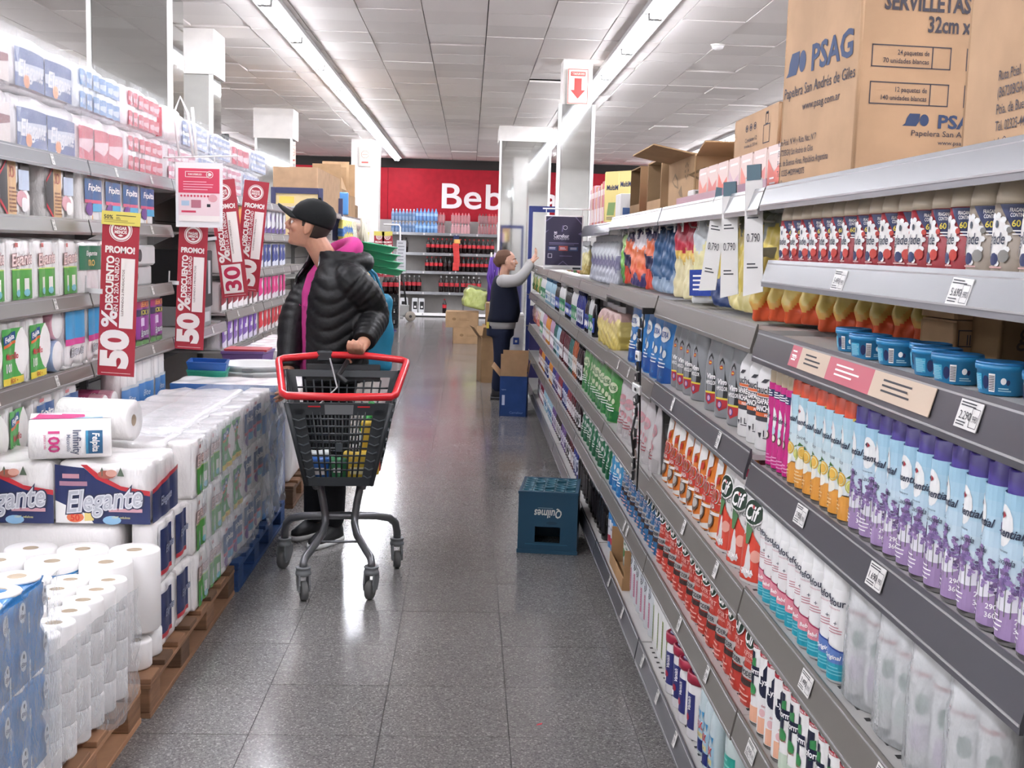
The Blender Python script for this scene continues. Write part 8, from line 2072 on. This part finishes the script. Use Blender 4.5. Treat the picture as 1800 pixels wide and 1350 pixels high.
# trousers and shoes
mb = MB()
torso(mb, [(.78, 0, .0, .168, .11, .125), (.86, 0, .0, .172, .118, .13), (.93, 0, .0, .168, .118, .125)], TRO)
limb(mb, [(.085, 0, .82), W(-.65, 5.55, .47), (fl[0], fl[1], .12)], [.098, .072, .058], TRO); limb(mb, [(-.085, 0, .82), W(-.74, 5.66, .47), (fr_[0], fr_[1], .12)], [.098, .072, .058], TRO)
obj('trousers', fuse(mb, .011, 3, TRO, 'trousers'), man)
for toe, heel in (((-.745, 5.44), (-.62, 5.67)), ((-.855, 5.60), (-.73, 5.80))):
    mb = MB(); shoe(mb, (*W(toe[0], toe[1], 0)[:2], 0), (*W(heel[0], heel[1], 0)[:2], 0), mat('#161618', .6), mat('#d8d6d4', .5)); obj('shoe', mb, man)
# turquoise bag carried behind the man
TUR = mat('#1583a8', .55, 'foil')
bg = MB(); bg.soft(.20, .12, .40, .05, TUR, (8, 4, 8), lambda p, n: n*.010*math.sin(30*p.z+20*p.x)*math.sin(24*p.x))
bag = obj('shopping_bag', bg, None, (-.485, 5.83, .84), math.radians(20), 'turquoise cloth bag hanging behind the man at his side', 'bag')
mb = MB()
for y in (-.045, .045): mb.tube([(-.07, y, .375), (-.09, y*.8, .5), (-.07, y*.4, .57), (-.0, y*.8, .5), (.04, y, .39)], .009, TUR, 6)
obj('handle', mb, bag)

# ---- the woman: faces the right shelving (local -Y turned to world +X)
wo = empty('person', 'woman with brown tied hair, navy vest and grey sleeves reaching into the shelf', 'person', (.335, 11.2, 0), math.radians(88))
V0 = Matrix.Translation((.335, 11.2, 0)) @ Matrix.Rotation(math.radians(88), 4, 'Z'); VI = V0.inverted()
Q = lambda x, y, z: tuple(VI @ Vector((x, y, z)))
GRY = mat('#a9a7a5', .8, 'cloth'); NVY = mat('#131829', .75, 'cloth'); WSK = mat('#c99a82', .5, 'skin'); WTR = mat('#1a2136', .75, 'cloth')
HW = VI @ Matrix.Translation((.375, 11.17, 1.268)) @ Matrix.Rotation(math.radians(80), 4, 'Z') @ Matrix.Scale(.86, 4)
s1_, s2_ = (-.15, 0, 1.165), (.15, 0, 1.165)
e1, w1_ = Q(.475, 10.98, 1.19), Q(.60, 11.02, 1.345)
e2, w2_ = Q(.50, 11.38, 1.17), Q(.61, 11.30, 1.36)
mb = MB()
torso(mb, [(.66, 0, 0, .14, .10, .12), (.8, 0, 0, .14, .11, .11), (1.0, 0, 0, .145, .11, .09), (1.14, 0, 0, .14, .09, .08), (1.19, 0, 0, .07, .05, .05)], WSK)
limb(mb, [(0, .0, 1.17), tuple(HW @ Vector((0, .02, .05)))], [.05, .048], WSK); head(mb, HW, WSK, .97)
limb(mb, [s1_, e1, w1_], [.04, .036, .027], WSK); limb(mb, [s2_, e2, w2_], [.04, .036, .027], WSK)
limb(mb, [(-.075, 0, .70), (-.08, .0, .40), (-.085, .03, .1)], [.08, .05, .036], WSK); limb(mb, [(.075, 0, .70), (.08, -.0, .40), (.085, .03, .1)], [.08, .05, .036], WSK)
for w_, sd in ((w1_, 1), (w2_, -1)): hand(mb, w_, VI.to_3x3() @ Vector((.5, .1, .85)), VI.to_3x3() @ Vector((-.85, 0, .5)), sd, (.35, .3, .35, .4), WSK, .88)
obj('body', fuse(mb, .0062, 2, WSK, 'body'), wo)
face_bits(wo, HW, '#3a2418', '#a05a58')
BRH = mat('#5a3a26', .7)
mb = MB(); h_ = MB(); q_ = [(z+(.012 if z > .2 else 0), cx, cy+.004, rx+.012, rf+.012, rb+.016) for z, cx, cy, rx, rf, rb in HEADR if z > .05]
torso(h_, [(z, cx, cy, rx, .034 if z < .16 else .075, rb) for z, cx, cy, rx, rf, rb in q_ if z < .19], BRH, 24); torso(h_, [(.150, 0, .02, .078, .09, .108)]+[r for r in q_ if r[0] > .15], BRH, 24)
h_.v = [tuple(Matrix.Rotation(-.12, 4, 'X') @ Vector(v)) for v in h_.v]
ball(h_, (0, .128, .105), .043, BRH); ball(h_, (0, .10, .08), .05, BRH)
h_.v = [tuple(HW @ Vector(v)) for v in h_.v]; obj('hair', fuse(h_, .007, 2, BRH, 'hair'), wo)
mb = MB(); limb(mb, [s1_, e1, tuple(Vector(w1_)*.92+Vector(e1)*.08)], [.066, .056, .042], GRY); obj('sleeve', mb, wo)
mb = MB(); limb(mb, [s2_, e2, tuple(Vector(w2_)*.92+Vector(e2)*.08)], [.066, .056, .042], GRY); obj('sleeve', mb, wo)
mb = MB(); torso(mb, [(.70, 0, 0, .172, .132, .142), (.78, 0, 0, .172, .142, .138), (.80, 0, 0, .17, .14, .135)], GRY); obj('shirt_hem', mb, wo)
mb = MB(); torso(mb, refine([(.765, 0, 0, .182, .158, .145), (.86, 0, -.008, .185, .172, .135), (.98, 0, -.005, .18, .16, .125), (1.10, 0, 0, .178, .14, .115), (1.18, 0, 0, .15, .10, .095), (1.215, 0, 0, .085, .07, .07)], 3), NVY); obj('vest', mb, wo)
mb = MB(); torso(mb, [(.62, 0, 0, .165, .12, .15), (.70, 0, 0, .168, .125, .15), (.745, 0, 0, .165, .125, .142)], WTR)
limb(mb, [(-.08, 0, .66), (-.085, 0, .40), (-.088, .03, .12)], [.098, .074, .058], WTR); limb(mb, [(.08, 0, .66), (.085, 0, .40), (.088, .03, .12)], [.098, .074, .058], WTR)
tr = obj('trousers', fuse(mb, .012, 3, WTR, 'trousers'), wo)
mb = MB(); mb.box(-.168, -.03, .46, -.162, .03, .52, mat('#8d99a6', .5)); obj('pocket_patch', mb, tr); tr.children[0].location = (.03, .0, .02)
mb = MB(); mb.box(-.12, .125, .70, -.08, .15, .76, mat('#c9b53a', .5)); obj('box_cutter', mb, wo)
for x in (-.088, .088): mb = MB(); shoe(mb, (x, -.13, 0), (x, .09, 0), mat('#161618', .6), mat('#2a2a2c', .6)); obj('shoe', mb, wo)
